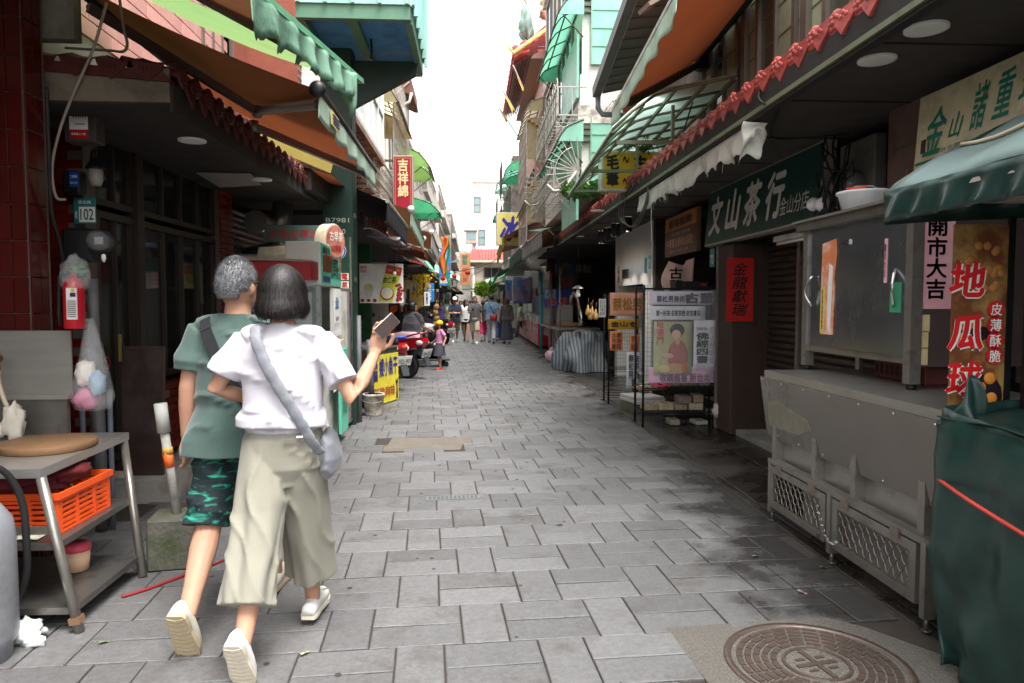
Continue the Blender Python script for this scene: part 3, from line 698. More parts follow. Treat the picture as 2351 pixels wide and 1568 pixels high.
t = thing('fire_extinguisher', 'red fire extinguisher in a clear bag on the red pillar', 'fire extinguisher', PY(172, 755, 3.96)); t.scale = (.86, .86, .86)
MB().lathe([(.0, 0), (.055, 0), (.06, .01), (.06, .27), (.05, .30), (.02, .32), (.02, .345)], 24).build('cylinder', flat((172, 18, 36), .3, coat=.4), t)
MB().box(-.012, .05, -.0635, -.055, .06, .255).xf(Matrix.Identity(4)).build('instruction_label', flat((205, 200, 198), .5), t)
for i in range(9): MB().box(-.006, .044, -.066, -.0636, .075 + i * .012, .081 + i * .012).build('print_line', flat((110, 104, 104), .6), t)
MB().box(.012, .045, -.066, -.0636, .20, .225).build('warning_mark', flat((40, 44, 60), .5), t); MB().box(.02, .04, -.0665, -.0637, .23, .25).build('yellow_mark', flat((200, 160, 40), .5), t)
b = MB(); b.tube([(0, 0, .34), (0, -.0, .37)], .016, 8); b.bar((-.0, 0, .375), (.09, 0, .40), .014, .02); b.bar((0, 0, .36), (.08, 0, .355), .012, .018); b.build('valve', flat((70, 110, 70), .4), t)
MB().tube([(-.02, 0, .35), (-.085, 0, .33), (-.095, 0, .1), (-.09, 0, .02)], .01, 6).build('hose', 'rubber', t)
crumple((.01, 0, .33), (.085, .06, .12), 'clear_plastic', 'plastic_bag', t, 5, .3)
t = thing('hanging_plastic_bag', 'clear plastic bag of pink and blue scraps hanging beside the steel sink', 'plastic bag', PY(212, 905, 4.05))
b = MB(); b.lathe([(.015, .42), (.03, .35), (.07, .2), (.105, .06), (.11, -.02), (.08, -.08), (.0, -.10)], 18)
b.v = [p + Vector((.03 * noise.noise(p * 9), .03 * noise.noise(p * 9 + Vector((4, 0, 0))), 0)) for p in b.v]; b.build('bag', 'clear_plastic', t)
crumple((-.03, 0, -.02), (.07, .06, .06), flat((190, 110, 140), .6), 'pink_scraps', t, 8); crumple((.04, -.02, .06), (.04, .05, .07), flat((140, 165, 186), .6), 'blue_scraps', t, 2); crumple((-.03, -.01, .12), (.05, .05, .07), flat((222, 214, 206), .6), 'white_scraps', t, 4)
cable('power_cable', 'pale slack cable hanging down beside the red pillar', [PY(245, 5, 4.2), PY(215, 110, 4.22), PY(175, 200, 4.25), PY(140, 290, 4.3), PY(120, 380, 4.3), PY(128, 450, 4.3), PY(150, 458, 4.35)], .008, flat((150, 140, 128), .6))
cable('power_cable', 'black cable running down the red pillar\'s edge', [PY(107, 200, 4.06), PY(112, 330, 4.1), PY(118, 480, 4.2), PY(138, 560, 4.3), PY(150, 650, 4.4)], .010)
cable('power_cable', 'looped cable above the nearest awning arm', [PY(275, 0, 4.3), PY(283, 60, 4.3), PY(292, 100, 4.3), PY(283, 118, 4.3), PY(250, 116, 4.35), PY(150, 110, 4.4)], .008, flat((120, 112, 104), .6))
t = thing('leaning_board', 'dark brown board leaning upright in front of the shop doors', 'board', PZ(262, 1142)); 
M = Matrix.Rotation(R(-4), 4, 'X')
cbox(-.04, .35, 0, .025, 0, 1.12, .004).xf(M).build('panel', mat('board_brown', (64, 48, 44), .45, 0, .25, 3, dirt=(84, 74, 72), damt=.4), t)
b = MB(); b.box(-.046, .356, -.004, .03, 1.11, 1.13).box(.344, .358, -.004, .03, 0, 1.11); b.xf(M); b.build('edge_trim', flat((82, 68, 62), .4, metal=.3), t)

# ---------------------------------------------------------------- left: street kitchen in front of the red shop
t = thing('steel_sink', 'stainless steel sink stand with tall back plate and wall tap', 'sink', (-2.80, 4.0, 0))
b = MB().box(0, .615, 0, .012, .945, 1.30).box(0, .615, -.05, 0.0, .93, .955); b.build('back_plate', 'steel', t); MB().box(0, .60, -.03, 0, .72, .93).build('lower_plate', 'steel_dark', t)
for x in (.02, .58): MB().bar((x, .0, 0), (x, .0, .72), .03).build('leg', 'steel_frame', t)
MB().tube([(.23, 0, 1.155), (.23, -.05, 1.155), (.27, -.07, 1.145), (.275, -.07, 1.09)], [.016, .014, .014, .012], 10).lathe([(.028, 0), (.028, -.012)], 14, (.23, 0, 1.155), 'y').build('tap', flat((130, 104, 76), .3, metal=.8), t)
MB().lathe([(.02, 0), (.02, -.006)], 10, (.13, 0, 1.05), 'y').build('drain_hole', 'black_metal', t)
cable('tap_hose', 'cream braided hose hanging from the sink tap', [(-2.525, 3.93, 1.09), (-2.52, 3.92, 1.03), (-2.47, 3.88, .94), (-2.42, 3.85, .86), (-2.40, 3.83, .78)], .012, flat((178, 166, 140), .7), 'hose')
t = thing('cleaning_rag', 'white rag lying at the foot of the hose on the table', 'rag', (-2.40, 3.84, .82)); crumple((0, 0, 0), (.05, .05, .10), flat((190, 182, 170), .9), 'cloth', t, 9, .4); crumple((-.08, -.02, -.03), (.06, .05, .04), flat((190, 182, 170), .9), 'knot', t, 4, .4)

tb = thing('steel_table', 'stainless steel work table with two shelves at the left edge', 'table', (-2.2, 3.5, 0))
W = lambda b, n, m: b.build(n, m, tb, True)
W(MB().prism([(-2.75, 3.14), (-1.86, 3.14), (-1.90, 4.02), (-2.75, 4.02)], .695, .735, 'xy'), 'table_top', 'steel')
legs = [((-1.87, 3.16, .695), (-1.735, 3.17, 0)), ((-1.91, 3.98, .695), (-1.745, 3.80, 0)), ((-2.70, 3.16, .695), (-2.66, 3.17, 0)), ((-2.70, 3.98, .695), (-2.66, 3.8, 0))]
for a, c in legs: W(MB().tube([a, c], .021, 12), 'leg', 'steel_frame')
def at_leg(i, z): a, c = Vector(legs[i][0]), Vector(legs[i][1]); return lerp(c, a, z / a.z)
for z, nm in ((.40, 'middle_shelf'), (.11, 'lower_shelf')):
    q = [at_leg(i, z) for i in (2, 0, 1, 3)]; W(MB().prism([(p.x, p.y) for p in q], z - .03, z, 'xy'), nm, 'steel_dark')
W(MB().bar(at_leg(0, .46), at_leg(2, .46), .012, .035), 'rail', 'steel_frame'); W(MB().bar(at_leg(1, .52), at_leg(3, .52), .012, .035), 'rail', 'steel_frame')
W(MB().bar(at_leg(0, .04), at_leg(0, .07), .047), 'wire_binding', flat((120, 90, 66), .7))
b = MB().lathe([(0, 0), (.208, 0), (.213, .005), (.213, .032), (.208, .037), (0, .037)], 40, (0, 0, 0)); o = b.build('chopping_board', mat('board_wood', (116, 86, 58), .6, 0, .22, 5, dirt=(92, 66, 44), damt=.45, dscale=5)); o.location = (-2.09, 3.60, .736); o.rotation_euler = (0, 0, .5)
tag(o, 'round worn wooden chopping board on the steel table', 'chopping board')
t = thing('plastic_jug', 'clear plastic jug half full of brown liquid on the steel table', 'jug', (-2.245, 3.30, .736))
MB().lathe([(0, 0), (.07, 0), (.075, .01), (.06, .12), (.0, .12)], 20).build('liquid', flat((122, 76, 60), .2, alpha=.9), t); MB().lathe([(.073, .0), (.078, .01), (.06, .13), (.045, .19), (.03, .24)], 20, cap=False).build('bottle', 'clear_plastic', t); MB().lathe([(.034, .24), (.034, .27), (0, .27)], 14).build('cap', flat((190, 60, 40), .5), t)
t = thing('orange_crate', 'orange plastic crate on the middle shelf of the steel table', 'crate', (-2.42, 3.28, .402))
b = MB(); cw, cd, ch = .55, .46, .19
b.box(0, cw, 0, cd, 0, .012); b.box(-.012, cw + .012, -.012, 0.0, ch - .03, ch).box(-.012, cw + .012, cd, cd + .012, ch - .03, ch).box(-.012, 0, 0, cd, ch - .03, ch).box(cw, cw + .012, 0, cd, ch - .03, ch)
for x in (0, .13, .27, .41, cw - .02): b.box(x, x + .02, 0, .01, .012, ch - .03).box(x, x + .02, cd - .01, cd, .012, ch - .03)
for y in (.012, .15, .30, cd - .032): b.box(cw - .01, cw, y, y + .02, .012, ch - .03).box(0, .01, y, y + .02, .012, ch - .03)
for z in (.02, .045, .07, .095, .12, .14): b.box(.02, cw - .02, .002, .008, z, z + .013).box(cw - .008, cw - .002, .03, cd - .03, z, z + .013).box(.02, cw - .02, cd - .008, cd - .002, z, z + .013)
b.build('crate_body', flat((232, 84, 26), .45), t)
t = thing('maroon_sack', 'maroon quilted cloth bundle lying on the orange crate', 'cloth', (-2.17, 3.5, .62)); crumple((0, 0, 0), (.27, .20, .07), flat((92, 24, 28), .8, bump=.3), 'cloth', t, 12, .3, 28, 16); crumple((.22, .02, .02), (.09, .12, .045), flat((92, 24, 28), .8, bump=.3), 'fold', t, 7, .3)
t = thing('snack_tub', 'small tub with pink lid standing under the steel table', 'tub', (-1.98, 3.62, .115)); MB().lathe([(0, 0), (.05, 0), (.06, .10), (0, .10)], 16).build('tub', flat((220, 180, 150), .4), t); MB().lathe([(.063, .10), (.063, .125), (.05, .14), (0, .14)], 16).build('lid', flat((214, 80, 100), .4), t)
o = MB().grid(lambda u, v: (-2.3 + .38 * u, 3.2 + .2 * v, .405 + .008 * math.sin(u * 9)), 8, 4, th=.002).build('newspaper', flat((196, 196, 176), .8, dirt=(120, 140, 90), damt=.4, dscale=20)); tag(o, 'flattened printed paper under the orange crate', 'paper')
t = thing('gas_cylinder', 'grey gas cylinder standing at the bottom left corner', 'gas cylinder', (-2.025, 2.93, 0))
MB().lathe([(.13, 0), (.135, .0), (.135, .055), (.15, .07), (.16, .10), (.16, .50), (.15, .57), (.11, .63), (.05, .655), (.05, .67), (0, .67)], 32).build('body', flat((140, 142, 148), .4, dirt=(96, 92, 90), damt=.35, metal=.2), t)
b = MB().lathe([(.09, .64), (.095, .76), (.085, .77), (.08, .64)], 24, cap=False); b.build('collar', flat((150, 154, 166), .4), t); MB().tube([(0, 0, .66), (0, 0, .73)], .02, 8).lathe([(.03, .73), (.03, .75)], 10).build('valve', flat((150, 116, 60), .3, metal=.8), t)
text(t, '瓦斯', .07, -.150, .54, .06, .05, flat((190, 40, 50), .6))
cable('gas_hose', 'black rubber gas hose curving from the cylinder past the table', [(-2.0, 2.93, .73), (-1.96, 2.98, .78), (-1.92, 3.02, .74), (-1.885, 3.05, .62), (-1.88, 3.06, .45), (-1.90, 3.08, .28), (-1.98, 3.1, .12)], .015, 'rubber', 'hose')
t = thing('crumpled_bag', 'crumpled white plastic bag on the ground by the gas cylinder', 'plastic bag', PZ(62, 1472) + Vector((0, 0, .03))); crumple((0, 0, .012), (.07, .06, .045), flat((214, 220, 214), .4), 'bag', t, 3, .5); crumple((.05, -.04, -.01), (.05, .03, .025), flat((214, 220, 214), .4), 'corner', t, 6, .5)
t = thing('post_base', 'grey post with orange tape set in a mossy concrete block', 'post', (-1.645, 3.99, 0), R(8))
MB().cbox(-.125, .125, -.12, .12, 0, .285, .012).build('block', 'mossy', t)
MB().tube([(.01, 0, .26), (-.055, 0, .80)], .0235, 14).build('pole', flat((168, 166, 160), .6, dirt=(110, 104, 94), damt=.4, dscale=12), t)
MB().tube([(-.05, 0, .74), (-.065, 0, .90)], .034, 14).build('sleeve', flat((176, 176, 170), .6), t)
b = MB().tube([(-.026, 0, .545), (-.034, 0, .63)], .027, 14); b.v = [p + Vector((.006 * noise.noise(p * 40), .006 * noise.noise(p * 40 + Vector((3, 1, 2))), 0)) for p in b.v]; b.build('tape', flat((222, 104, 44), .4), t); MB().tube([(-.033, 0, .62), (-.035, 0, .655)], .028, 12).build('tape_band', flat((196, 150, 60), .4), t)
cable('red_strap', 'frayed red plastic strap lying across the paving', [PZ(280, 1370, .008), PZ(340, 1352, .008), PZ(420, 1322, .01), PZ(490, 1296, .008), PZ(556, 1268, .008)], .008, flat((136, 30, 34), .5), 'strap')

# ---------------------------------------------------------------- left awnings
t = thing('retractable_awning', 'orange retractable awning with pale green printed valance over the red shop', 'awning', (-1.5, 5.5, 2.6))
fn, ff = Vector((-.9, 4.30, 2.70)), Vector((-.9, 6.75, 2.68)); bn, bf = Vector((-2.3, 4.30, 3.30)), Vector((-2.3, 6.75, 3.28))
patch(MB(), fn, ff, bn, bf, .05, wav=.006).build('fabric', 'orange_canvas', t, True)
valance(MB(), fn + Vector((.01, 0, -.01)), ff + Vector((.01, 0, -.01)), .17, 60, .12, 6, .012, Vector((1, 0, 0)), seed=4).build('valance', 'green_stripe', t, True)
MB().tube([fn, ff], .028, 12).build('front_bar', flat((60, 54, 52), .4, metal=.4), t, True); MB().tube([bn, bf], .04, 12).build('roller', 'green_paint', t, True)
MB().ball(fn + Vector((-.0, -.01, 0)), (.05, .03, .05), 12, 8).build('end_cap', 'black_plastic', t, True)
def arm(t, a, e, c, m='aluminium'):
    for p, q in ((a, e), (e, c)): MB().bar(p, q, .035, .055).bar(Vector(p) + Vector((0, 0, .01)), Vector(q) + Vector((0, 0, .01)), .045, .02).build('arm', m, t, True)
    MB().lathe([(.035, -.04), (.035, .04)], 12, e).build('elbow', m, t, True)
mat('arm_alu', (122, 112, 108), .35, .6, .1)
arm(t, Vector((-2.25, 4.42, 3.19)), Vector((-1.60, 5.5, 2.88)), Vector((-.93, 4.45, 2.655)), 'arm_alu')
arm(t, Vector((-2.2, 6.5, 3.12)), Vector((-1.66, 5.62, 2.80)), Vector((-.95, 6.65, 2.62)), 'arm_alu')
b = MB().box(0, .004, 0, .26, 0, .09); b.v = [p + Vector((-.873, 4.55, 2.565)) for p in b.v]; b.build('maker_label', flat((206, 186, 116), .5), t, True)
for k in range(3):
    b = MB().box(0, .003, 0, .2, 0, .012); b.v = [p + Vector((-.868, 4.6, 2.585 + k * .022)) for p in b.v]; b.build('label_print', flat((60, 50, 90), .5), t, True)
t = thing('retractable_awning', 'faded upper awning with lime stripe and ragged mildewed green valance', 'awning', (-1.5, 4.5, 3))
fn, ff = PX(560, -40, -.95), PX(828, 187, -.85); bn, bf = Vector((-2.45, 2.9, 3.45)), Vector((-2.5, 5.35, 3.72))
fm = lerp(fn, ff, .50); bm = lerp(bn, bf, .50)
patch(MB(), fn, fm, bn, bm, .05).build('brown_fabric', 'brown_canvas', t, True); patch(MB(), fm, ff, bm, bf, .10, wav=.01).build('lime_fabric', 'lime_canvas', t, True)
g_ = lerp(fn, ff, .80)
valance(MB(), fn + Vector((.02, 0, 0)), g_ + Vector((.02, 0, 0)), .20, 90, .22, 7, .03, Vector((1, 0, 0)), .012, seed=9).build('valance', 'green_canvas', t, True)
b = MB().tube([g_ + Vector((.02, 0, -.02)), g_ + Vector((.0, .06, -.14)), g_ + Vector((.03, .02, -.24)), g_ + Vector((.02, .05, -.33))], [.05, .06, .03, .008], 10); b.v = [p + Vector((.03 * noise.noise(p * 14), .03 * noise.noise(p * 14 + Vector((5, 0, 0))), 0)) for p in b.v]; b.build('torn_end', 'green_canvas', t, True)
MB().bar(fn, ff, .05, .035).build('front_bar', flat((86, 160, 120), .45), t, True)
MB().bar(Vector((-2.4, 3.0, 3.40)), lerp(fn, ff, .62) + Vector((-.06, 0, -.03)), .05, .07).bar(Vector((-2.4, 2.9, 3.44)), lerp(fn, ff, .57) + Vector((-.06, 0, 0)), .03, .03).build('arm', 'arm_alu', t, True)
MB().tube([bn, bf], .045, 12).build('roller', flat((40, 140, 70), .4), t, True)
t = thing('retractable_awning', 'small orange and yellow awning behind the green post', 'awning', (-1.7, 9, 2.5))
fn, ff = Vector((-1.45, 7.55, 2.78)), Vector((-1.5, 8.9, 2.83)); bn, bf = Vector((-2.3, 7.1, 3.05)), Vector((-2.3, 8.9, 3.05))
patch(MB(), fn, ff, bn, bf, .03).build('fabric', 'orange_canvas', t, True); MB().bar(bn + Vector((.1, 0, .05)), fn + Vector((0, 0, .06)), .02, .10).build('yellow_edge', 'yellow_canvas', t, True)

# ---------------------------------------------------------------- left: second shop, drink stall, green transformer post
t = thing('shuttered_shop', 'dark shop front with steel shutter behind the drink stall', 'shop', (-2.6, 7.8, 0), LW)
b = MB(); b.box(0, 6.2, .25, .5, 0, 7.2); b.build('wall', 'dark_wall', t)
sh = MB().box(.12, 2.2, .16, .24, .1, 2.55).build('shutter', 'steel_dark', t)
me = MB().lathe([(.035, 0), (.035, 2.06)], 8, (0, 0, 0), 'x', arc=.5).mesh('slat'); me.materials.append(G('steel_frame'))
for r in range(34): put(me, 'slat', sh, (.13, .165, .14 + r * .072), (math.pi / 2, 0, 0))
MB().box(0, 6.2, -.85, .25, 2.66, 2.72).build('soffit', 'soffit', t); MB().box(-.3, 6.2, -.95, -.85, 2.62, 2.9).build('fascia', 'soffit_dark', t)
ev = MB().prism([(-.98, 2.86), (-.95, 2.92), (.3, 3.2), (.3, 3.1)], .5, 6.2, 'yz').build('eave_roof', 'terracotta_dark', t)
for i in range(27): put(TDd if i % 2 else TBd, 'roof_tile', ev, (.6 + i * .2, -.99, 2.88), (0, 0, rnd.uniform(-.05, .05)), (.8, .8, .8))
MB().tube([(.75, -.4, 2.62), (.75, -.35, 2.35), (.9, -.3, 2.1), (1.0, 0.1, 2.0)], .12, 14).build('exhaust_duct', 'steel_frame', t)
MB().tube([(.3, -.2, 2.35), (1.2, -.25, 2.3)], .13, 16).build('cooker_duct', 'steel', t)
b = MB().box(.0, 6.2, .2, .5, 2.72, 7.0); b.build('upper_wall', 'brick', t)

t = thing('drink_stall', 'herbal tea drink stall with green sign box and steel counter', 'stall', (-1.4, 6.72, 0), LW)
# local x up the street, local -y towards the street, local +y back to the shop
MB().box(0, 1.0, .05, .75, .0, .98).build('counter', 'white_dirty', t)
MB().box(.0, .02, 0.0, .8, .98, 1.9).build('near_screen', 'glass', t)
for x in (.03, .97): MB().bar((x, .03, .98), (x, .03, 1.9), .04).build('upright', 'steel_frame', t)
sg = cbox(-.02, 1.02, 0, .32, 1.62, 2.02, .008).build('sign_box', 'white_paint', t)
MB().box(.0, 1.0, -.006, .001, 1.63, 2.01).build('sign_face', flat((96, 196, 166), .4), sg)
text(sg, '仙草茶', .62, -.010, 1.80, .42, .22, flat((24, 70, 50), .5)); text(sg, '仙草茶百子圓', .22, -.010, 1.95, .34, .07, flat((52, 30, 60), .5), .03); text(sg, '厚鋪圓圓圓', .22, -.010, 1.68, .34, .06, flat((70, 40, 130), .5))
for i in range(3):
    x = .10 + i * .11; MB().lathe([(.03, 0), (.042, .15), (.042, .16), (0, .16)], 12, (x, -.004, 1.745)).build('cup_picture', flat((120, 70, 44), .5), sg)
text(sg, '冬瓜茶\n檸檬汁\n愛玉冰', .92, -.010, 1.82, .13, .26, flat((190, 40, 50), .5))
cbox(-.30, .10, .02, .70, 1.66, 1.82, .006).build('red_awning_board', flat((150, 18, 30), .5), t)
MB().prism([(.02, 1.83), (.72, 1.87), (.72, 1.83), (.02, 1.815)], -.32, .12, 'yz').build('awning_top', flat((150, 128, 110), .8), t)
MB().box(.05, .06, .10, .62, 1.05, 1.55).build('white_screen', flat((206, 206, 204), .4), t)
MB().box(.55, 1.0, .0, .03, .99, 1.60).build('door_panel', 'white_paint', t)
n1 = MB().box(.62, .86, -.004, 0, 1.24, 1.58).build('notice', 'paper', t); text(n1, '107年起\n本店吸管政策\n不免費提供\n購物用塑膠袋', .74, -.007, 1.45, .18, .12, flat((60, 130, 190), .6)); text(n1, '$1/個', .74, -.007, 1.29, .14, .05, flat((90, 90, 90), .6))
n2 = MB().box(.50, .96, -.008, -.004, .55, 1.16).build('menu', 'paper', t)
for k, (s_, c_) in enumerate((('招牌冷飲', (30, 110, 80)), ('洛神花茶', (190, 50, 70)), ('烏梅汁', (70, 30, 60)), ('酸梅汁', (190, 50, 50)), ('桑椹汁', (190, 60, 60)), ('青草茶', (50, 120, 50)))): vtext(n2, s_, .54 + k * .076, -.011, .92, .05, .40, flat(c_, .6), bold=.02)
text(n2, '每杯50元 瓶裝80元', .73, -.011, .62, .38, .06, flat((200, 50, 60), .6))
MB().box(.55, 1.0, -.03, .04, .98, 1.06).build('ledge', 'cream', t)
gp = MB().box(.62, 1.0, -.06, -.03, .10, .97).build('green_panel', flat((96, 196, 166), .4), t); text(gp, '傳統古早味\n青草茶專賣', .81, -.064, .52, .26, .5, flat((60, 140, 110), .5)); MB().lathe([(.07, 0), (.07, -.005)], 20, (.80, -.06, .82), 'y').build('round_mark', flat((180, 30, 40), .4), gp)
t = thing('chest_freezer', 'pink and red ice cream freezer with vent beside the drink stall', 'freezer', (-1.42, 6.62, 0), LW)
cbox(-.42, .1, -.02, .5, .06, .82, .02).build('body', flat((206, 84, 100), .4), t); MB().box(-.43, .11, -.03, .52, .82, .88).build('lid', 'white_paint', t)
vt = MB().box(-.12, .04, -.03, -.02, .18, .46).build('vent', flat((196, 176, 150), .5), t)
for i in range(9): MB().box(-.11, .03, -.034, -.030, .20 + i * .028, .212 + i * .028).build('louvre', flat((110, 90, 76), .6), vt)
t = thing('tea_shop_signboard', 'teal board with red old-style tea lettering above the drink stall', 'sign', PY(607, 556, 7.7))
cbox(0, .64, 0, .05, 0, .18, .005).build('board', flat((72, 96, 92), .6), t); text(t, '正港古早味', .31, -.004, .085, .55, .10, flat((150, 40, 46), .5))
t = thing('sign_light_box', 'cream awning box with flaring top over the drink stall', 'awning box', PY(590, 596, 7.2))
MB().prism([(0, .02), (.60, .0), (.66, .14), (.60, .165), (.02, .12)], 0, .35, 'xz').build('box', 'cream', t)
t = thing('round_sign', 'round cream light box sign with red face on the drink stall', 'sign', PX(758, 555, -1.42), R(68))
MB().lathe([(.17, 0), (.178, .01), (.178, .12), (.17, .13)], 36, (0, -.06, 0), 'y').build('casing', 'cream', t); MB().lathe([(.16, 0), (.16, -.006)], 32, (0, -.062, 0), 'y').build('face', flat((196, 130, 110), .4, dirt=(150, 50, 50), damt=.5, dscale=9), t)
text(t, '古早茶', 0, -.072, .05, .24, .10, flat((232, 226, 216), .5)); text(t, '仙草凍', 0, -.072, -.07, .18, .07, flat((150, 30, 36), .5))
t = thing('upright_fridge', 'steel cabinet fridge plastered with stickers beside the green post', 'cabinet', (-1.42, 7.76, 0), LW)
cbox(0, .95, 0, .6, .05, 1.62, .01).build('body', 'steel', t); MB().box(.05, .40, -.006, .0, .1, 1.58).build('door', 'white_dirty', t); MB().box(.45, .92, -.008, .0, .1, 1.58).build('glass_door', flat((60, 56, 60), .1, dirt=(150, 90, 120), damt=.5, dscale=4), t)
MB().box(.40, .45, -.03, 0, .1, 1.58).build('frame_post', 'steel_frame', t); MB().tube([(.93, -.05, 0), (.93, -.05, 1.3)], .03, 12).build('grey_pole', flat((104, 104, 106), .5), t)
b = MB(); 
for i in range(5): b.box(.46, .47, -.012, -.008, .2 + i * .26, .36 + i * .26)
b.build('yellow_tape', flat((200, 160, 60), .5), t)

t = thing('transformer_post', 'dark green steel post stencilled B7981 carrying a painted transformer platform', 'utility post', (-1.57, 8.5, 0))
cbox(-.18, .18, 0, .3, 0, 4.45, .008).build('post', 'green_post', t)
text(t, 'B7981', .0, -.003, 2.42, .27, .055, flat((190, 190, 180), .6), .0); text(t, 'CC90', -.01, -.003, 2.29, .20, .055, flat((190, 190, 180), .6), .0)
bx = MB().box(-.19, .14, -.05, 0, .9, 2.22).build('lower_cabinet', 'green_paint', t); MB().bar((.15, -.03, .9), (.15, -.03, 2.22), .02).build('cabinet_edge', 'frame_olive', t)
rg = MB().lathe([(.105, 0), (.105, -.004)], 28, (-.0, -.051, 2.06), 'y').build('emblem_disc', flat((210, 214, 220), .5), t); MB().lathe([(.10, 0), (.10, -.003), (.085, -.003), (.085, 0)], 28, (-.0, -.0555, 2.06), 'y', cap=False).build('emblem_ring', flat((40, 90, 170), .5), rg); text(rg, '電', .0, -.0595, 2.06, .11, .13, flat((40, 90, 170), .5), .03)
for r, s_ in enumerate(('請電', '勿氣', '靠設', '近備')):
    for c_ in range(2):
        pl = MB().box(-.09 + c_ * .13, 0.0 + c_ * .13, -.055, -.05, 1.72 - r * .095, 1.80 - r * .095).build('warning_tile', 'paper', t); text(pl, s_[c_], -.045 + c_ * .13, -.058, 1.76 - r * .095, .07, .07, flat((196, 50, 40), .5), .03)
b = MB(); b.box(-.16, .94, -1.1, .6, 4.40, 4.46); b.build('platform_floor', 'blue_panel', t)
fr = MB(); fr.box(-.18, .96, -1.13, -1.06, 4.30, 4.46).box(-.18, .96, .56, .63, 4.28, 4.46).box(.90, .97, -1.06, .56, 4.28, 4.46).box(-.18, -.11, -1.06, .56, 4.30, 4.46).box(.30, .40, -1.06, .56, 4.34, 4.40); fr.build('platform_frame', flat((84, 128, 104), .5, dirt=(60, 80, 66), damt=.3), t)
MB().prism([(-.18, 3.55), (.92, 4.15), (.94, 4.30), (.3, 4.30), (-.18, 4.30)], .12, .2, 'xz').build('gusset', 'green_post', t)
for nm, rect in (('front_screen', (-.18, .96, -1.15, -1.12)), ('street_screen', (.97, 1.0, -1.15, .66))):
    s_ = MB().box(*rect, 4.44, 6.0).build(nm, 'teal_panel', t); 
    if nm == 'front_screen':
        for i in range(5): MB().bar((-.15 + i * .27, -1.165, 4.44), (-.15 + i * .27, -1.165, 5.9), .03).build('rib', 'teal_panel', s_)
    else:
        for i in range(6): MB().bar((1.01, -1.05 + i * .31, 4.36), (1.01, -1.05 + i * .31, 5.9), .04).build('rib', 'teal_panel', s_)
b = MB().tube([(.45, -.3, 4.42), (.46, -.3, 4.30), (.45, -.3, 4.18)], .012, 6); b.build('drip_stain_rod', 'black_metal', t)
for i in range(3): MB().box(.18, .20, .05, .12, 3.2 - i * .75, 3.26 - i * .75).build('hinge', 'grille_dark', t)

# ---------------------------------------------------------------- left row beyond the post
t = thing('almond_tea_shop', 'shop front under the red tile eave with hanging drink poster', 'shop', (-2.5, 11.0, 0), LW)
MB().box(-1.5, 9, .3, .5, 0, 3.0).build('wall', 'dark_wall', t); MB().box(-1.5, 9, -.75, .3, 2.60, 2.66).build('soffit', 'soffit', t)
b = MB(); b.box(-1.5, 9, .3, .5, 3.0, 7.5); b.box(-1.5, 9, -.4, .5, 3.0, 3.2); b.build('upper_wall', 'brick', t)
ev = MB().prism([(-.80, 2.76), (-.76, 2.82), (.3, 3.1), (.3, 3.0)], -1.5, 4.0, 'yz').build('eave_roof', 'terracotta', t)
for i in range(26): put(TD if i % 2 else TB, 'roof_tile', ev, (-1.4 + i * .2, -.82, 2.80), (0, 0, rnd.uniform(-.05, .05)), (.8, .8, .8))
MB().box(3.2, 3.4, -.5, .3, 0, 2.6).build('green_wall', flat((30, 88, 44), .6), t)
MB().box(2.0, 2.1, -.4, .3, 0.9, 2.6).build('white_wall', 'white_dirty', t)
b = MB(); b.box(.2, .9, -.5, .2, 0, .95).box(1.2, 1.9, -.45, .2, 0, 1.0); b.build('counter', 'steel_dark', t)
MB().box(.3, .7, -.55, -.5, .5, .95).build('orange_board', flat((196, 62, 26), .5), t)
t = thing('drink_poster', 'hanging poster of an almond tea packet, cup and red dates', 'poster', PY(826, 696, 10.6))
W_, H_ = .64, .58
MB().box(0, W_, 0, .004, 0, H_).build('sheet', flat((226, 222, 214), .5), t)
pk = MB().prism([(.27, .04), (.40, .57), (.63, .52), (.48, .01)], -.004, 0, 'xz').build('packet', flat((196, 200, 66), .4), t)
MB().prism([(.375, .44), (.40, .57), (.63, .52), (.60, .40)], -.006, -.004, 'xz').build('packet_top', flat((190, 28, 32), .4), pk)
text(pk, '杏仁茶', .44, -.008, .34, .20, .09, 'ink', .02, .2); text(pk, 'Hot & Dry', .50, -.008, .48, .17, .05, flat((226, 200, 110), .5), .01, .2)
MB().lathe([(.085, 0), (.085, -.003)], 24, (.40, -.004, .15), 'y').build('cup_rim', flat((222, 216, 190), .4), pk); MB().lathe([(.10, 0), (.10, -.0015)], 24, (.40, -.004, .14), 'y').build('cup', flat((180, 20, 30), .4), pk)
for i in range(22): MB().ball((.53 + .10 * rnd.random(), -.004, .03 + .30 * rnd.random()), (.024, .008, .02), 8, 6).build('date_picture', flat((150, 24, 24), .4), t)
MB().lathe([(.07, 0), (.07, -.004)], 20, (.13, 0, .22), 'y').build('bowl_picture', flat((206, 190, 130), .5), t); MB().prism([(.06, .20), (.20, .20), (.17, .08), (.09, .08)], -.006, -.001, 'xz').build('bowl_side', flat((206, 204, 200), .5), t)
for i in range(3): MB().ball((.04 + .09 * i, -.003, .04), (.03, .006, .025), 8, 6).build('date_picture', flat((150, 24, 24), .4), t)
text(t, '營養早餐\n甜品點心', .06, -.004, .50, .10, .10, flat((190, 60, 60), .5))
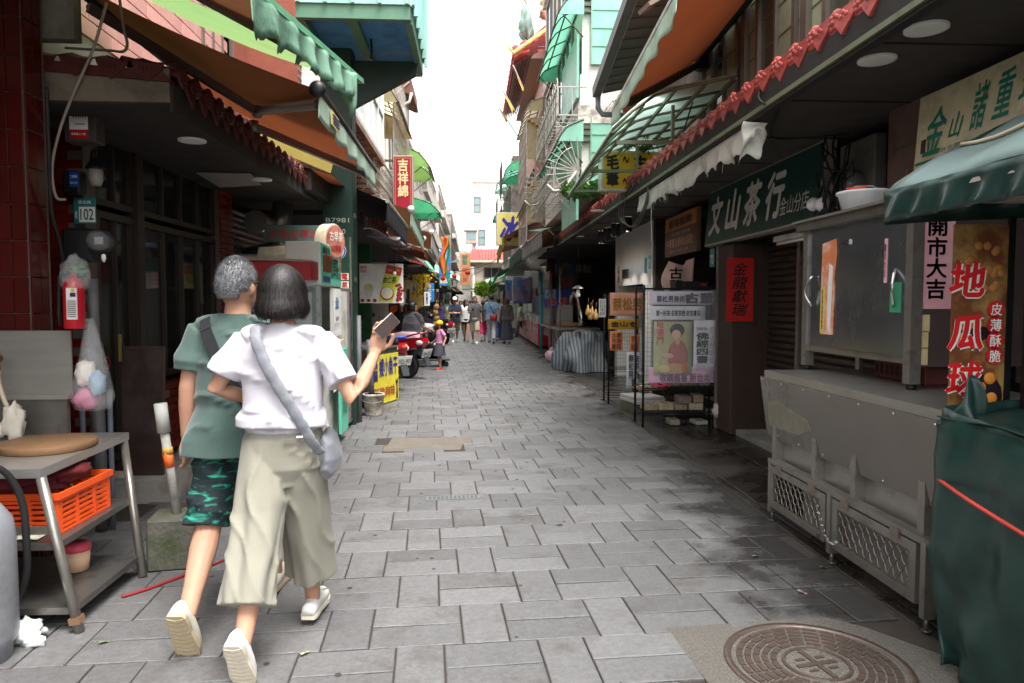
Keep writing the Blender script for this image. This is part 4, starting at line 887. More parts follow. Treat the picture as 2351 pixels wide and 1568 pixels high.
# canopies of the left row
def simple_awning(label, fn, ff, bn, bf, m, vm=None, drop=.25, sag=.05, group=None, seed=2, scallop=.1, barm='grille', knobs=0, tat=0.0):
    t = thing('awning', label, 'awning', lerp(fn, bf, .5), 0, group)
    patch(MB(), fn, ff, bn, bf, sag, wav=.01, seed=seed).build('fabric', m, t, True); MB().tube([fn, ff], .025, 8).build('front_bar', barm, t, True)
    if vm: valance(MB(), fn, ff, drop, 40, scallop, 8, .015, None, tat, seed).build('valance', vm, t, True)
    for k in range(knobs): MB().ball(lerp(fn, ff, k / max(1, knobs - 1)), .055, 12, 8).build('end_knob', 'white_paint', t, True)
    return t
V = Vector
simple_awning('black fabric awning sagging beside the green post', V((-1.05, 9.0, 2.72)), V((-1.0, 11.2, 2.62)), V((-1.6, 8.85, 2.95)), V((-2.3, 11.2, 3.0)), flat((34, 34, 38), .7), flat((40, 40, 46), .6), .32, .02)
o = MB().grid(lambda u, v: V((-1.35 + .42 * v + .03 * math.sin(u * 21), 8.95 + 2.2 * u, 2.36 - .10 * v + .04 * math.sin(u * 17 + v * 5))), 24, 6, th=.003).build('plastic_sheet', flat((120, 112, 116), .2, alpha=.75)); tag(o, 'crinkled grey plastic sheet slung under the black awning', 'plastic sheet')
simple_awning('yellow brown awning with pale green valance and white end knobs', V((-.95, 11.3, 2.92)), V((-.95, 14.2, 2.72)), V((-2.3, 11.0, 3.3)), V((-2.3, 14.2, 3.2)), 'brown_canvas', 'green_stripe', .30, .03, knobs=2)
simple_awning('orange awning with green band hanging over the almond shop', V((-.95, 14.6, 2.55)), V((-.92, 17.8, 2.42)), V((-2.3, 14.4, 3.0)), V((-2.3, 17.8, 3.0)), 'orange_canvas', 'orange_canvas', .18, .05)
simple_awning('brown awning below the orange one on the left', V((-.85, 15.2, 2.95)), V((-.85, 18.5, 2.78)), V((-2.2, 15.0, 3.25)), V((-2.2, 18.5, 3.2)), 'brown_canvas', 'torn_white', .40, .05, knobs=2)
t = thing('tangled_banner', 'orange and green cloth banner hanging loose from the left awnings', 'banner', (-.80, 19, 2.2))
MB().grid(lambda u, v: V((-.02 + .16 * u + .05 * math.sin(v * 8), .06 * math.sin(u * 5 + v * 4), 1.0 - 1.1 * v * (1 - .2 * u))), 6, 18, th=.004).build('orange_cloth', flat((222, 110, 40), .7), t)
MB().grid(lambda u, v: V((.13 + .05 * u + .05 * math.sin(v * 8), .05 * math.sin(u * 5 + v * 4) - .02, .98 - 1.35 * v)), 4, 18, th=.004).build('green_edge', flat((40, 150, 70), .7), t)
t = thing('almond_slush_sign', 'blue vertical sign with white characters on a black post at left', 'sign', PY(976, 693, 15.8))
cbox(0, .20, 0, .04, 0, .41, .005).build('board', flat((36, 128, 206), .4), t); vtext(t, '杏仁冰沙', .10, -.004, .205, .085, .37, 'paper', bold=.03)
MB().bar((-.03, .02, -1.2), (-.03, .02, .55), .03).bar((-.5, .02, .50), (.2, .02, .50), .02).build('post', 'black_metal', t)
t = thing('yellow_snack_sign', 'slanted yellow brown snack signboard under the left awnings', 'sign', PY(938, 705, 16.6))
MB().prism([(0, .05), (.05, .30), (.48, .58), (.52, .50), (.42, .10), (.2, -.05)], 0, .03, 'xz').build('board', flat((206, 176, 96), .5), t); MB().prism([(.04, .27), (.05, .34), (.48, .62), (.50, .52)], -.004, 0, 'xz').build('band', flat((196, 104, 44), .5), t)
text(t, '小冰館', .26, -.005, .36, .34, .16, flat((130, 20, 40), .5), .03, .3); MB().lathe([(.075, 0), (.075, -.006)], 20, (.46, -.004, .50), 'y').build('round_mark', 'paper', t); text(t, '遊', .46, -.012, .50, .09, .10, flat((30, 40, 120), .5))
t = thing('yellow_flowers', 'hanging cluster of artificial yellow blossom on the left stall', 'artificial flowers', PY(968, 640, 15.7))
b = MB()
for i in range(260):
    p = V((rnd.gauss(0, .14), rnd.gauss(0, .06), -abs(rnd.gauss(0, .22)) + .1)); a = rnd.random() * 6.28; r = .022
    b.add([p + V((r * math.cos(a + k * 2.1), rnd.uniform(-.01, .01), r * math.sin(a + k * 2.1))) for k in range(3)], [(0, 1, 2)])
b.build('blossom', flat((224, 190, 34), .6), t)
b = MB()
for i in range(5): b.tube([(rnd.uniform(-.1, .1), 0, .1), (rnd.uniform(-.2, .2), 0, -.1), (rnd.uniform(-.2, .2), 0, -.4)], .004, 4)
b.build('stems', flat((80, 110, 50), .6), t)
for k, (dx, dy, s_, lab) in enumerate(((918, 702, '杏仁豆腐', 'small white hanging card reading almond tofu'), (974, 702, '老薑茶', 'white and green hanging card beside the blue slush sign'))):
    t = thing('menu_card', lab, 'card', PY(dx, dy, 15.4)); MB().box(0, .12, 0, .006, 0, .30).build('card', 'paper', t); vtext(t, s_, .06, -.004, .15, .05, .24, flat((60, 30, 30), .6))
t = thing('ceiling_bulb', 'bare light bulb hanging in front of the almond poster', 'bulb', PY(906, 628, 10.3)); MB().ball((0, 0, 0), (.026, .026, .032), 12, 8).build('bulb', 'lamp_lens', t); MB().tube([(0, 0, .03), (0, 0, .07)], .014, 8).build('socket', 'black_plastic', t); MB().tube([(0, 0, .07), (.0, 0, .4)], .004, 5).build('flex', 'cable', t)
t = thing('orange_bin', 'tall orange plastic board standing behind the two women', 'board', (-1.95, 16.3, 0)); MB().prism([(0, .05), (.62, .05), (.74, 1.0), (.70, 1.40), (.40, 1.45), (.12, 1.38), (-.02, .9)], 0, .06, 'xz').build('panel', flat((236, 92, 28), .4), t); MB().box(.30, .34, -.02, 0, .1, 1.4).build('seam', flat((206, 76, 22), .4), t)
t = thing('snack_cart', 'small steel cart with yellow black-cat fish snack banner', 'cart', (-1.22, 10.35, 0), R(72))
cbox(-.62, .35, 0, .45, .10, .80, .01).build('body', 'steel_dark', t); MB().box(-.62, .35, -.02, .47, .80, .82).build('counter_top', 'steel', t)
yb = MB().box(-.58, .33, -.018, -.006, .02, .72).build('banner', flat((224, 206, 60), .5), t); vtext(yb, '黑貓', -.45, -.022, .52, .15, .34, flat((50, 40, 120), .5), bold=.04); text(yb, '嫂小魚干', -.02, -.022, .54, .62, .28, flat((60, 50, 130), .5), .04); text(yb, '酥脆夠味', -.15, -.022, .18, .7, .17, flat((170, 90, 40), .5), .03)
MB().prism([(.24, .04), (.30, .04), (.29, .24), (.31, .30), (.30, .34), (.28, .31), (.25, .31), (.24, .34), (.23, .28), (.255, .22)], -.022, -.018, 'xz').build('cat_shape', 'ink', yb)
for x in (-.55, .28):
    for y in (.06, .4): MB().lathe([(.05, -.015), (.05, .015)], 14, (x, y, .05), 'y').build('wheel', 'rubber', t)
b = MB(); b.box(-.6, -.2, .05, .4, .82, .90); b.build('clear_boxes', 'clear_plastic', t); MB().lathe([(.035, 0), (.035, .14), (.015, .17)], 12, (-.05, .15, .82)).build('water_bottle', flat((150, 190, 216), .2, alpha=.7), t)
t = thing('cement_bucket', 'dirty white bucket of cement holding a grey pole', 'bucket', PZ(858, 953))
MB().lathe([(0, 0), (.105, 0), (.115, .02), (.135, .25), (.145, .255), (.145, .28), (.135, .285), (.12, .28)], 28, cap=False).build('bucket', flat((206, 200, 188), .6, dirt=(120, 98, 78), damt=.5, dscale=9), t); MB().lathe([(0, .25), (.13, .25)], 20).build('cement', 'concrete', t)
MB().tube([(-.02, 0, .2), (-.05, 0, .98)], .036, 14).build('pole', flat((112, 112, 114), .45), t); MB().tube([(-.14, 0, .26), (-.12, -.09, .19), (0, -.145, .17), (.12, -.09, .19)], .004, 5).build('handle', 'grille', t)
for k in range(4):
    t = thing('luffa_string', ['string of brown dried gourds on the left stall post, top one', 'second dried gourd down on the left stall post', 'third dried gourd down on the left stall post', 'lowest dried gourd on the left stall post'][k], 'gourd', PY(1002 - 1.5 * (k % 2), 705 + 13 * k, 16.8), 0, 'dried gourds on the stall post'); crumple((0, 0, 0), (.07, .07, .075), flat((150, 116, 78), .8, bump=.6, bscale=30), 'gourd', t, k + 2, .2)

# ---------------------------------------------------------------- right: tea shop row under the long tiled eave
t = TS = thing('tea_shop_row', 'tea shop row on the right with long red tiled eave', 'shop', (3.25, 8.0, 0), RW)
# local x = 8 - Y, local y = X - 3.25
def RL(X, Y, Z): return (8.0 - Y, X - 3.25, Z)
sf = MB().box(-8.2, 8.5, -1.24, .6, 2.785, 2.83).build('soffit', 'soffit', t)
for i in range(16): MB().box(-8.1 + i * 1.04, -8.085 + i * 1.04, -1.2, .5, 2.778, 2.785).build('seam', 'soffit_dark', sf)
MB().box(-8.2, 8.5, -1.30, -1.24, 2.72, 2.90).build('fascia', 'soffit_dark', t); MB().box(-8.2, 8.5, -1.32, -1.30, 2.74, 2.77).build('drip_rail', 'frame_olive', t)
dk = MB().prism([(-1.28, 2.90), (-1.28, 2.93), (-.45, 3.16), (-.45, 3.10)], -8.2, 8.5, 'yz').build('eave_deck', 'terracotta', t)
for i in range(52):
    x = 5.2 - i * .255; j = rnd.uniform(-.05, .05)
    put(TB, 'barrel_tile', dk, (x, -1.285, 2.945 + rnd.uniform(-.006, .006)), (rnd.uniform(-.05, .05), 0, j), (1.05, 1, .95)); put(TD, 'drip_tile', dk, (x + .127, -1.275, 2.975 + rnd.uniform(-.006, .006)), (rnd.uniform(-.06, .06), 0, rnd.uniform(-.05, .05)), (1.1, 1, .85))
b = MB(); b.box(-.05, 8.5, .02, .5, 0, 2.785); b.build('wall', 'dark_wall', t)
shm = MB().lathe([(.032, 0), (.032, 1.06)], 8, (0, 0, 0), 'x', arc=.5).mesh('slat'); shm.materials.append(mat('shutter_brown', (70, 58, 52), .45, .4, .2, 6, dirt=(44, 36, 32), damt=.4))
for s_ in range(3):
    x0 = .06 + s_ * 1.12; sh = MB().box(x0, x0 + 1.06, .005, .02, .05, 2.2).build('shutter', 'soffit_dark', t)
    for r in range(31): put(shm, 'slat', sh, (x0, .004, .09 + r * .07), (math.pi / 2, 0, 0))
    MB().box(x0 + 1.06, x0 + 1.12, -.05, .02, 0, 2.25).build('shutter_rail', 'steel_frame', t)
MB().box(-.02, 3.6, -.10, .02, 2.2, 2.5).build('shutter_box', 'soffit_dark', t)
MB().box(-.1, 4.2, -.35, .5, -.02, .06).build('threshold', 'concrete', t)
# dark end pier carrying the red couplet paper
pr = MB().cbox(-.05, .38, -.42, .02, .0, 2.10, .01).build('door_pier', 'wood_dark', t)
for z0, z1 in ((.15, .55), (.65, 1.15)): MB().box(.38, .386, -.36, -.05, z0, z1).build('panel', 'wood_dark', pr)
MB().box(-.08, -.05, -.44, .05, 0, 2.1).build('steel_trim', 'steel_frame', t)
# upper storey
up = MB().box(-.1, 8.5, -.62, .4, 3.0, 7.0).build('upper_wall', 'siding_green', t)
for r in range(11): MB().box(-.1, 8.5, -.628, -.62, 3.2 + r * .26, 3.21 + r * .26).build('siding_joint', 'frame_olive', up)
for k in range(5): window(t, .25 + k * 1.25, 1.05 + k * 1.25, 3.25, 4.75, -.66, .07, 'aluminium', flat((70, 78, 66), .12), 2, 1, .06)
for k in range(6): MB().box(-.08 + k * 1.25, .02 + k * 1.25, -.67, -.62, 3.0, 5.2).build('pilaster', 'aluminium', t)
b = MB(); b.box(-.1, 8.5, .4, 3, 6.9, 7.0); b.box(-.1, .0, .4, 3, 0, 7); b.box(-.1, 8.5, 2.9, 3.0, 0, 7.0); b.build('rear_wall_and_roof', 'concrete', t)
t = thing('couplet_paper', 'red paper with black brush calligraphy on the dark door pier', 'couplet', PY(1667, 738, 7.60))
MB().box(0, .30, 0, .004, 0, .69).build('paper', 'paper_red', t); vtext(t, '金龍獻瑞', .145, -.004, .35, .19, .58, 'ink', bold=.01, shear=.25)
t = signboard('tea_shop_sign', 'long dark green signboard with four large white characters under the soffit', V((2.82, 8.55, 2.13)), RW, 2.85, .66, .10, flat((22, 62, 54), .45, dirt=(60, 66, 60), damt=.15), flat((150, 146, 138), .5), rim=.022)
t.rotation_euler = (R(-5), 0, RW)
for i, c_ in enumerate('文山茶行'): text(t, c_, .34 + i * .54, -.006, .335, .42, .46, flat((206, 204, 196), .5), .035, .12)
text(t, '金山分店', 2.38, -.006, .20, .56, .17, flat((206, 204, 196), .5), .0)
t = thing('fluorescent_tube', 'fluorescent batten lamp fixed under the green tea sign', 'lamp', V((3.0, 6.9, 2.02)), RW); MB().box(0, 1.1, -.03, .03, .03, .08).build('batten', 'white_dirty', t); MB().tube([(.03, 0, .01), (1.07, 0, .01)], .015, 10).build('tube', 'lamp_lens', t)
for i, (px, py) in enumerate(((2127, 63), (2014, 135), (1372, 483), (1330, 542))):
    p = PZ(px, py, 2.783); r_ = .10
    o = MB().lathe([(r_, 0), (r_, -.012), (r_ * .8, -.016), (0, -.013)], 28, p, cap=False).build('downlight', 'lamp_lens')
    tag(o, ['round white downlight nearest the camera in the right soffit', 'second round white downlight in the right soffit', 'round recessed light in the soffit beyond the torn white valance', 'small round recessed light farthest along the right soffit'][i], 'downlight', 'downlights of the right soffit')
# torn white valance under the eave
t = thing('torn_valance', 'torn white awning valance hanging under the red eave', 'valance', V((1.98, 6.5, 2.7)))
valance(MB(), V((1.97, 5.05, 2.72)), V((1.97, 8.35, 2.70)), .20, 120, .28, 13, .03, V((-1, 0, 0)), .018, seed=3).build('cloth', 'torn_white', t, True)
b = MB().grid(lambda u, v: V((1.97 - .06 * math.sin(u * 5 + v * 2), 5.02 - .18 * u + .03 * math.sin(v * 9), 2.74 - (.30 - .22 * u) * v - .06 * u + .05 * math.sin(u * 9 + v * 7) * v)), 14, 10, th=.003); b.build('torn_end', 'torn_white', t, True)
b = MB()
for i in range(14):
    y = rnd.uniform(5.1, 8.3); z = 2.54; b.tube([(1.96, y, z), (1.955 + rnd.uniform(-.01, .01), y + rnd.uniform(-.01, .01), z - rnd.uniform(.03, .10))], .0013, 4)
b.build('loose_threads', 'torn_white', t, True)
cable('hanging_string', 'white string dangling from the torn valance', [(1.96, 7.72, 2.52), (1.955, 7.72, 2.38), (1.965, 7.73, 2.25), (1.96, 7.72, 2.13)], .004, 'torn_white', 'string')
for k in range(3):
    P0 = [PX(1470 - 8 * k, 405, 1.94 - .01 * k), PX(1440 - 6 * k, 450, 1.93), PX(1432 - 5 * k, 500, 1.93), PX(1450 + 4 * k, 520, 1.93), PX(1480 + 3 * k, 470, 1.93), PX(1488, 425, 1.94)]
    cable('cable_loop', ['grey cable loop on the eave beneath the yellow sign, outer coil', 'grey cable loop on the eave beneath the yellow sign, middle coil', 'grey cable loop on the eave beneath the yellow sign, inner coil'][k], P0, .007, flat((70, 72, 72), .5), group='cable coil on the eave')
cable('power_cable', 'black cable looping over the red eave tiles to the soffit', [PX(1745, 205, 1.96), PX(1742, 225, 1.9), PX(1757, 240, 1.93), PX(1785, 252, 2.05), V((2.4, 5.6, 2.76)), V((2.9, 5.4, 2.75))], .007)
cable('power_cable', 'pair of black wires hanging past the green canopy\'s end', [PX(1590, 235, 2.3), PX(1570, 300, 2.2), PX(1555, 345, 2.1), PX(1552, 368, 2.05)], .008)

# cluttered wall between the tea sign and the cream sign
t = thing('wall_pier', 'stained pinkish tiled pier beside the wire tangle', 'pillar', V((2.92, 4.9, 0)), RW); MB().box(0, .42, 0, .4, 0, 2.785).build('shaft', flat((112, 86, 80), .7, dirt=(64, 50, 46), damt=.5), t)
for z in (.5, 1.0, 1.5, 2.0, 2.5): MB().box(-.001, .42, -.004, 0, z, z + .012).build('joint', 'grout', t)
t = thing('wire_board', 'grey meter board with round dial and tangled wires', 'electric board', V((2.85, 5.62, 1.95)), RW)
cbox(0, .5, .1, .2, -.1, .75, .01).build('board', flat((104, 100, 94), .7, dirt=(60, 56, 52), damt=.4), t); MB().lathe([(.11, 0), (.11, -.10), (.09, -.14), (0, -.15)], 24, (.28, .1, .40), 'y').build('dial', flat((120, 122, 124), .2), t); cbox(.05, .16, .0, .1, .25, .5, .01).build('breaker', flat((150, 148, 144), .5), t); cbox(.3, .42, .02, .1, .0, .16, .01).build('junction_box', flat((140, 136, 128), .6), t)
b = MB()
for i in range(9):
    a = [V((rnd.uniform(-.05, .55), rnd.uniform(-.12, .02), rnd.uniform(-.2, .8))) for _ in range(5)]; pts = []
    for q in range(4): pts += [lerp(a[q], a[q + 1], k / 5) + V((0, -.03 * math.sin(k), .05 * math.sin(k * 1.2))) for k in range(5)]
    b.tube(pts, .008, 5)
b.build('wires', 'cable', t); b = MB()
for i in range(3): b.tube([(.1 + .05 * i, -.05, .0), (.05 + .03 * i, -.1, -.15), (.2, -.08, -.28), (.3, -.05, -.2)], .006, 5)
b.build('red_wires', flat((120, 36, 28), .5), t)
for k, dx in enumerate((1868, 1888)):
    t = thing('globe_bulb', ['round white globe bulb by the steel cabinet, left of two', 'round white globe bulb by the steel cabinet, right of two'][k], 'bulb', PX(dx, 469, 2.75)); MB().ball((0, 0, 0), .055, 20, 14).build('globe', 'lamp_lens', t); MB().tube([(.04, 0, 0), (.10, 0, 0)], .02, 8).build('socket', flat((120, 116, 108), .6), t)
t = thing('potato_shop_sign', 'cream shop sign with green brush characters, top right corner', 'sign', V((2.68, 4.23, 2.24)), RW); t.rotation_euler = (R(-4), 0, RW)
cbox(0, 1.9, 0, .05, 0, .45, .006).build('board', flat((204, 196, 164), .6, dirt=(150, 138, 104), damt=.4, dscale=4), t)
for i, (c_, x, z, w_, h_) in enumerate((('金', .18, .21, .20, .27), ('山', .36, .20, .12, .14), ('諸', .54, .26, .13, .25), ('重', .71, .275, .15, .24), ('瑤', .90, .29, .18, .24))): text(t, c_, x, -.004, z, w_, h_, flat((24, 118, 100), .5), .012, .35)
MB().box(.02, 1.9, -.004, 0, .035, .05).build('green_rule', flat((24, 118, 100), .5), t); text(t, '台北縣金山鄉金包里街  TEL:(02)2498', .72, -.004, .085, .95, .03, flat((90, 130, 110), .5), 0)
MB().lathe([(.09, 0), (.09, -.004)], 24, (1.16, -.001, .30), 'y').build('round_mark', flat((130, 190, 170), .5), t); MB().box(.06, .10, -.004, .06, .10, .18).build('rust_slot', flat((70, 46, 34), .8), t)
cable('rusty_chain', 'rusty chain hanging from the cream sign\'s corner', [V((2.64, 4.22, 2.26)), V((2.63, 4.24, 2.16)), V((2.62, 4.22, 2.08)), V((2.62, 4.22, 2.0))], .012, flat((96, 60, 46), .7), 'chain')

# ---------------------------------------------------------------- right: steel snack cart with cabinet
t = CT = thing('steel_cart', 'long stainless steel cart with wire mesh doors along the gutter', 'cart', V((2.0, 4.6, 0)), RW)
# local x = 4.6 - Y (towards the camera), local y = X - 2.0 (away from the street)
CW = 2.1
MB().box(-.08, CW, -.03, .75, .955, 1.0).build('counter_top', 'steel', t)
MB().box(0, CW, .06, .72, .40, .955).build('body', 'steel', t)
for x, dz in ((0, 0), (.55, 0), (.98, 0), (1.55, 0)): MB().box(x, x + .05, .0, .06, .40, .955).build('upright', 'steel_frame', t)
M = Matrix.Translation((0, -.03, .955)) @ Matrix.Rotation(R(8), 4, 'X')
fp = MB().box(-.12, CW, -.012, 0, -.40, .0).xf(M).build('flap', mat('steel_flap', (136, 130, 122), .24, .85, .14, 2.5, dirt=(100, 92, 84), damt=.22, dscale=2, bump=.1, bscale=4), t)
rv = MB().lathe([(.007, 0), (.005, -.004), (0, -.005)], 8, (0, 0, 0), 'y', cap=False).mesh('rivet'); rv.materials.append(G('chrome'))
for i in range(15): put(rv, 'rivet', fp, M @ V((-.09 + i * .15, -.012, -.02 - .36 * (i % 2))), (R(8), 0, 0))
mat('paint_residue', (140, 134, 108), .5, .3, .3, 9, dirt=(128, 126, 118), damt=.75, dscale=14)
b = MB(); b.prism([(-.06, -.33), (.36, -.32), (.55, -.26), (.5, -.2), (.12, -.14), (-.04, -.16)], -.0145, -.012, 'xz').xf(M).build('faded_sticker', 'paint_residue', fp)
MB().box(-.02, CW, -.02, .04, .385, .415).build('mid_rail', 'steel_frame', t)
for i in range(2):
    x0 = .02 + i * .82; d = MB(); w_ = .74
    d.box(x0, x0 + w_, -.02, .0, .33, .375).box(x0, x0 + w_, -.02, .0, .10, .145).box(x0, x0 + .05, -.02, 0, .145, .33).box(x0 + w_ - .05, x0 + w_, -.02, 0, .145, .33); dr = d.build('mesh_door', 'steel_frame', t)
    wv = MB()
    for k in range(-4, 14):
        for s_ in (1, -1):
            pts = []
            for q in range(9):
                z = .145 + .185 * q / 8; x = x0 + .05 + k * .066 + s_ * (z - .145) * .75 + (0 if s_ > 0 else .14)
                if x0 + .05 <= x <= x0 + w_ - .05: pts.append((x, -.010 + .003 * s_ * (1 if q % 2 else -1), z))
            if len(pts) > 1: wv.tube(pts, .0032, 5)
    wv.build('wire_mesh', 'steel_frame', dr)
    for k in (.1, .55): MB().box(x0 + k, x0 + k + .07, -.03, -.02, .355, .40).build('hinge', flat((140, 130, 118), .4, metal=.7), dr)
for x in (.0, .79, 1.62):
    MB().box(x, x + .035, -.025, .03, .06, .40).build('leg', 'steel_frame', t); MB().tube([(x + .017, 0, 0), (x + .017, 0, .07)], .012, 8).lathe([(.022, 0), (.022, .008)], 10, (x + .017, 0, 0)).build('foot', 'steel_dark', t)
MB().box(.15, 1.9, .15, .6, .03, .36).build('stored_sacks', flat((150, 142, 136), .8, dirt=(110, 60, 56), damt=.3), t)
t = thing('padlock_chain', 'short steel chain with padlock joining the cart\'s mesh doors', 'chain', V((1.97, 3.82, .24)), RW)
for k in range(12):
    a = k / 11; p = V((-.05 + .22 * a, -.02, .06 - .20 * math.sin(a * 2.2) * .8)); b = MB(); q = R(90) * (k % 2)
    b.tube([p + V((.014 * math.cos(s_) , .008 * math.sin(s_) * math.sin(q), .008 * math.sin(s_) * math.cos(q))) for s_ in [j * math.pi / 5 for j in range(11)]], .0028, 5); b.build('link', 'chrome', t)
cbox(.0, .022, -.05, -.035, -.105, -.07, .004).build('padlock', flat((90, 90, 92), .4, metal=.8), t)
t = thing('steel_cabinet', 'stainless steel display cabinet with sliding doors standing on the cart', 'cabinet', V((2.25, 4.74, 1.0)), RW)
# local x to camera 0..1.22, y 0..0.7
for x in (0, 1.15):
    for y in (0, .62): MB().box(x, x + .06, y, y + .06, .03, .94).build('post', 'steel_frame', t); MB().lathe([(.025, 0), (.025, .03)], 10, (x + .03, y + .03, 0)).build('foot', 'black_plastic', t)
MB().box(-.03, 1.24, -.04, .72, .93, .985).build('roof', 'steel_dark', t); MB().box(-.05, 1.26, -.06, .74, .985, 1.0).build('roof_plate', 'steel', t)
MB().box(.06, 1.15, .02, .66, .13, .17).build('floor', 'steel_frame', t); MB().box(.06, 1.15, .60, .62, .17, .93).build('back', 'steel_dark', t)
MB().box(1.185, 1.20, .06, .62, .12, .93).build('side_panel', flat((92, 78, 74), .4, metal=.4), t); MB().box(.01, .02, .06, .62, .12, .93).build('side_panel', 'steel_dark', t)
mat('scuffed_steel', (146, 149, 154), .20, .9, .2, 2.5, dirt=(74, 72, 72), damt=.28, dscale=3, stretch=(1, 1, .5), bump=.08, bscale=4)
MB().box(.06, .62, .015, .025, .17, .93).build('sliding_door', 'scuffed_steel', t); dr = MB().box(.55, 1.15, .002, .012, .17, .93).build('sliding_door', 'scuffed_steel', t)
for x in (.14, 1.06): MB().tube([(x + .035 * math.sin(q) * (1 if x < 1 else -1) * -1 , -.035 * math.sin(q), .43 + .20 * (q / math.pi)) for q in [k * math.pi / 8 for k in range(9)]], .009, 8).build('handle', 'chrome', t)
rp = MB().prism([(.24, .25), (.40, .25), (.41, .55), (.40, .60), (.43, .75), (.42, .85), (.25, .83), (.24, .50)], .008, .0125, 'xz').build('torn_poster', flat((214, 130, 86), .6, dirt=(226, 206, 190), damt=.45, dscale=6), t)
MB().prism([(.33, .30), (.37, .26), (.38, .50), (.39, .68), (.345, .70), (.33, .5)], .0065, .0082, 'xz').build('white_tear', flat((228, 224, 222), .7), rp); MB().prism([(.24, .26), (.29, .26), (.295, .56), (.245, .55)], .0065, .0081, 'xz').build('yellow_strip', flat((214, 190, 96), .6), rp); vtext(rp, '金山地區農會敬贺', .268, .006, .41, .018, .26, 'ink')
gs = MB().box(1.02, 1.12, -.001, .0015, .40, .56).build('green_sticker', flat((60, 150, 110), .5), t); ps = MB().box(.96, .985, -.002, .0015, .56, .80).build('pink_strip', 'paper_pink', t); vtext(ps, '開市大吉', .972, -.004, .68, .014, .18, 'ink')
MB().box(.52, .60, -.008, .002, .80, .83).build('latch', 'chrome', t)
pk = MB().box(1.2005, 1.204, .035, .225, .42, .92).build('pink_couplet', 'paper_pink', t)
vs, fs = textmesh('開\n市\n大\n吉', .025); x0, x1 = min(v.x for v in vs), max(v.x for v in vs); z0, z1 = min(v.y for v in vs), max(v.y for v in vs)
MB().add([(1.2065, .13 + (v.x - (x0 + x1) / 2) / (x1 - x0) * .11, .68 + (v.y - (z0 + z1) / 2) / (z1 - z0) * .42) for v in vs], fs).build('lettering', 'ink', pk)
for k, (y, z, a) in enumerate(((.05, .30, 3), (.045, .215, -18), (.045, .13, 0))): MB().box(1.2005, 1.2035, y, y + .055, z, z + .09).build('tape_patch', flat((206, 186, 140), .7), t)
t = thing('plastic_tub', 'white plastic tub with handle on top of the steel cabinet', 'tub', V((2.36, 4.2, 2.0))); MB().lathe([(0, 0), (.115, 0), (.145, .10), (.155, .105), (.155, .118), (.145, .118), (.112, .012), (0, .012)], 28).build('tub', flat((226, 226, 228), .4), t); MB().tube([(-.15, 0, .11), (-.05, -.0, .15), (.05, 0, .155), (.15, 0, .11)], .005, 6).build('handle', flat((190, 190, 190), .4), t); MB().tube([(-.14, -.06, .125), (-.06, -.14, .125)], .008, 6).build('red_clip', flat((226, 80, 50), .5), t)
t = thing('crate_under_cabinet', 'low maroon plastic crate beneath the steel cabinet', 'crate', V((2.45, 4.2, 1.0)), RW); cbox(0, .5, 0, .3, 0, .11, .01).build('body', flat((96, 44, 40), .6), t)
for i in range(9): MB().box(.02 + i * .052, .05 + i * .052, -.003, 0, .03, .09).build('slot', flat((44, 22, 20), .7), t)

# ---------------------------------------------------------------- right foreground: tarpaulin covered potato ball stall
t = thing('tarp_stall', 'snack stall covered by a dark green tarpaulin, right foreground', 'stall', V((2.1, 2.2, 0)))
def skin(u, v):                                     # draped skirt of the tarpaulin: u along the outline, v down
    k = u * 3
    if k < 1: p = V((1.83 + .9 * (1 - k), 2.68, 0)); nn = V((0, 1, 0))
    elif k < 2.6: p = V((1.83, 2.68 - (k - 1) * 1.0, 0)); nn = V((-1, 0, 0))
    else: p = V((1.83 + (k - 2.6) * 2.0, 1.08, 0)); nn = V((0, -1, 0))
    h = 1.02 + .03 * math.sin(k * 3); z = h * (1 - v) + .02
    f = (.05 * abs(math.sin(k * 7 + v * 1.6 + 2 * noise.noise(V((k * 2, v * 2, 5))))) + .022 * math.sin(k * 29 + v * 9) * (1 - v) + .07 * noise.noise(V((k * 3, v * 2.5, 1))) + .03 * noise.noise(V((k * 9, v * 8, 2)))) * (.35 + .5 * v) - .05 * v + (-.02 if v < .04 else 0)
    return p + nn * f + V((0, 0, z))
MB().grid(skin, 110, 30, th=.004).build('tarp_skirt', 'tarp_green', t, True)
MB().grid(lambda u, v: V((1.825 + .95 * u, 1.06 + 1.62 * v, 1.03 + .035 * noise.noise(V((u * 4, v * 5, 3))) + .02 * math.sin(u * 9 + v * 4) - .12 * max(0, .06 - u))), 26, 26, th=.004).build('tarp_top', 'tarp_green', t, True)
b = MB().grid(lambda u, v: V((lerp(1.815, 2.0, u) + .05 * v * (1 - u) - .01 * math.sin(v * 5), 2.655 - .07 * math.sin(u * 3.1) * (1 - v * .6) + .02 * math.sin(u * 9 + v * 4), .98 + ((.20 * math.sin(min(1, u / .45) * 1.57) if u < .45 else .20 - .24 * (u - .45)) + .012 * math.sin(u * 13)) * v)), 16, 12, th=.004); b.build('tarp_flap', 'tarp_green', t, True)
def roof(u, v):                                     # pitched tarpaulin roof, ridge further from the street
    x = 1.70 + .75 * v; zz = 1.90 + .34 * min(1, v / .8) ** .8 - .02 * math.sin(u * 9) * (1 - v) - .03 * noise.noise(V((u * 5, v * 3, 0)))
    return V((x, 2.86 - 1.9 * u, zz))
MB().grid(roof, 40, 10, th=.004).build('tarp_roof', mat('tarp_roof_mat', (98, 116, 113), .5, 0, .10, 3, dirt=(110, 134, 128), damt=.25, dscale=3), t, True)
MB().grid(lambda u, v: V((1.695 + .016 * math.sin(u * 70 + v * 3) * v + .01 * noise.noise(V((u * 20, v, 0))), 2.865 - 1.9 * u, 1.905 - .125 * v)), 120, 5, th=.003).build('roof_valance', 'tarp_green', t, True)
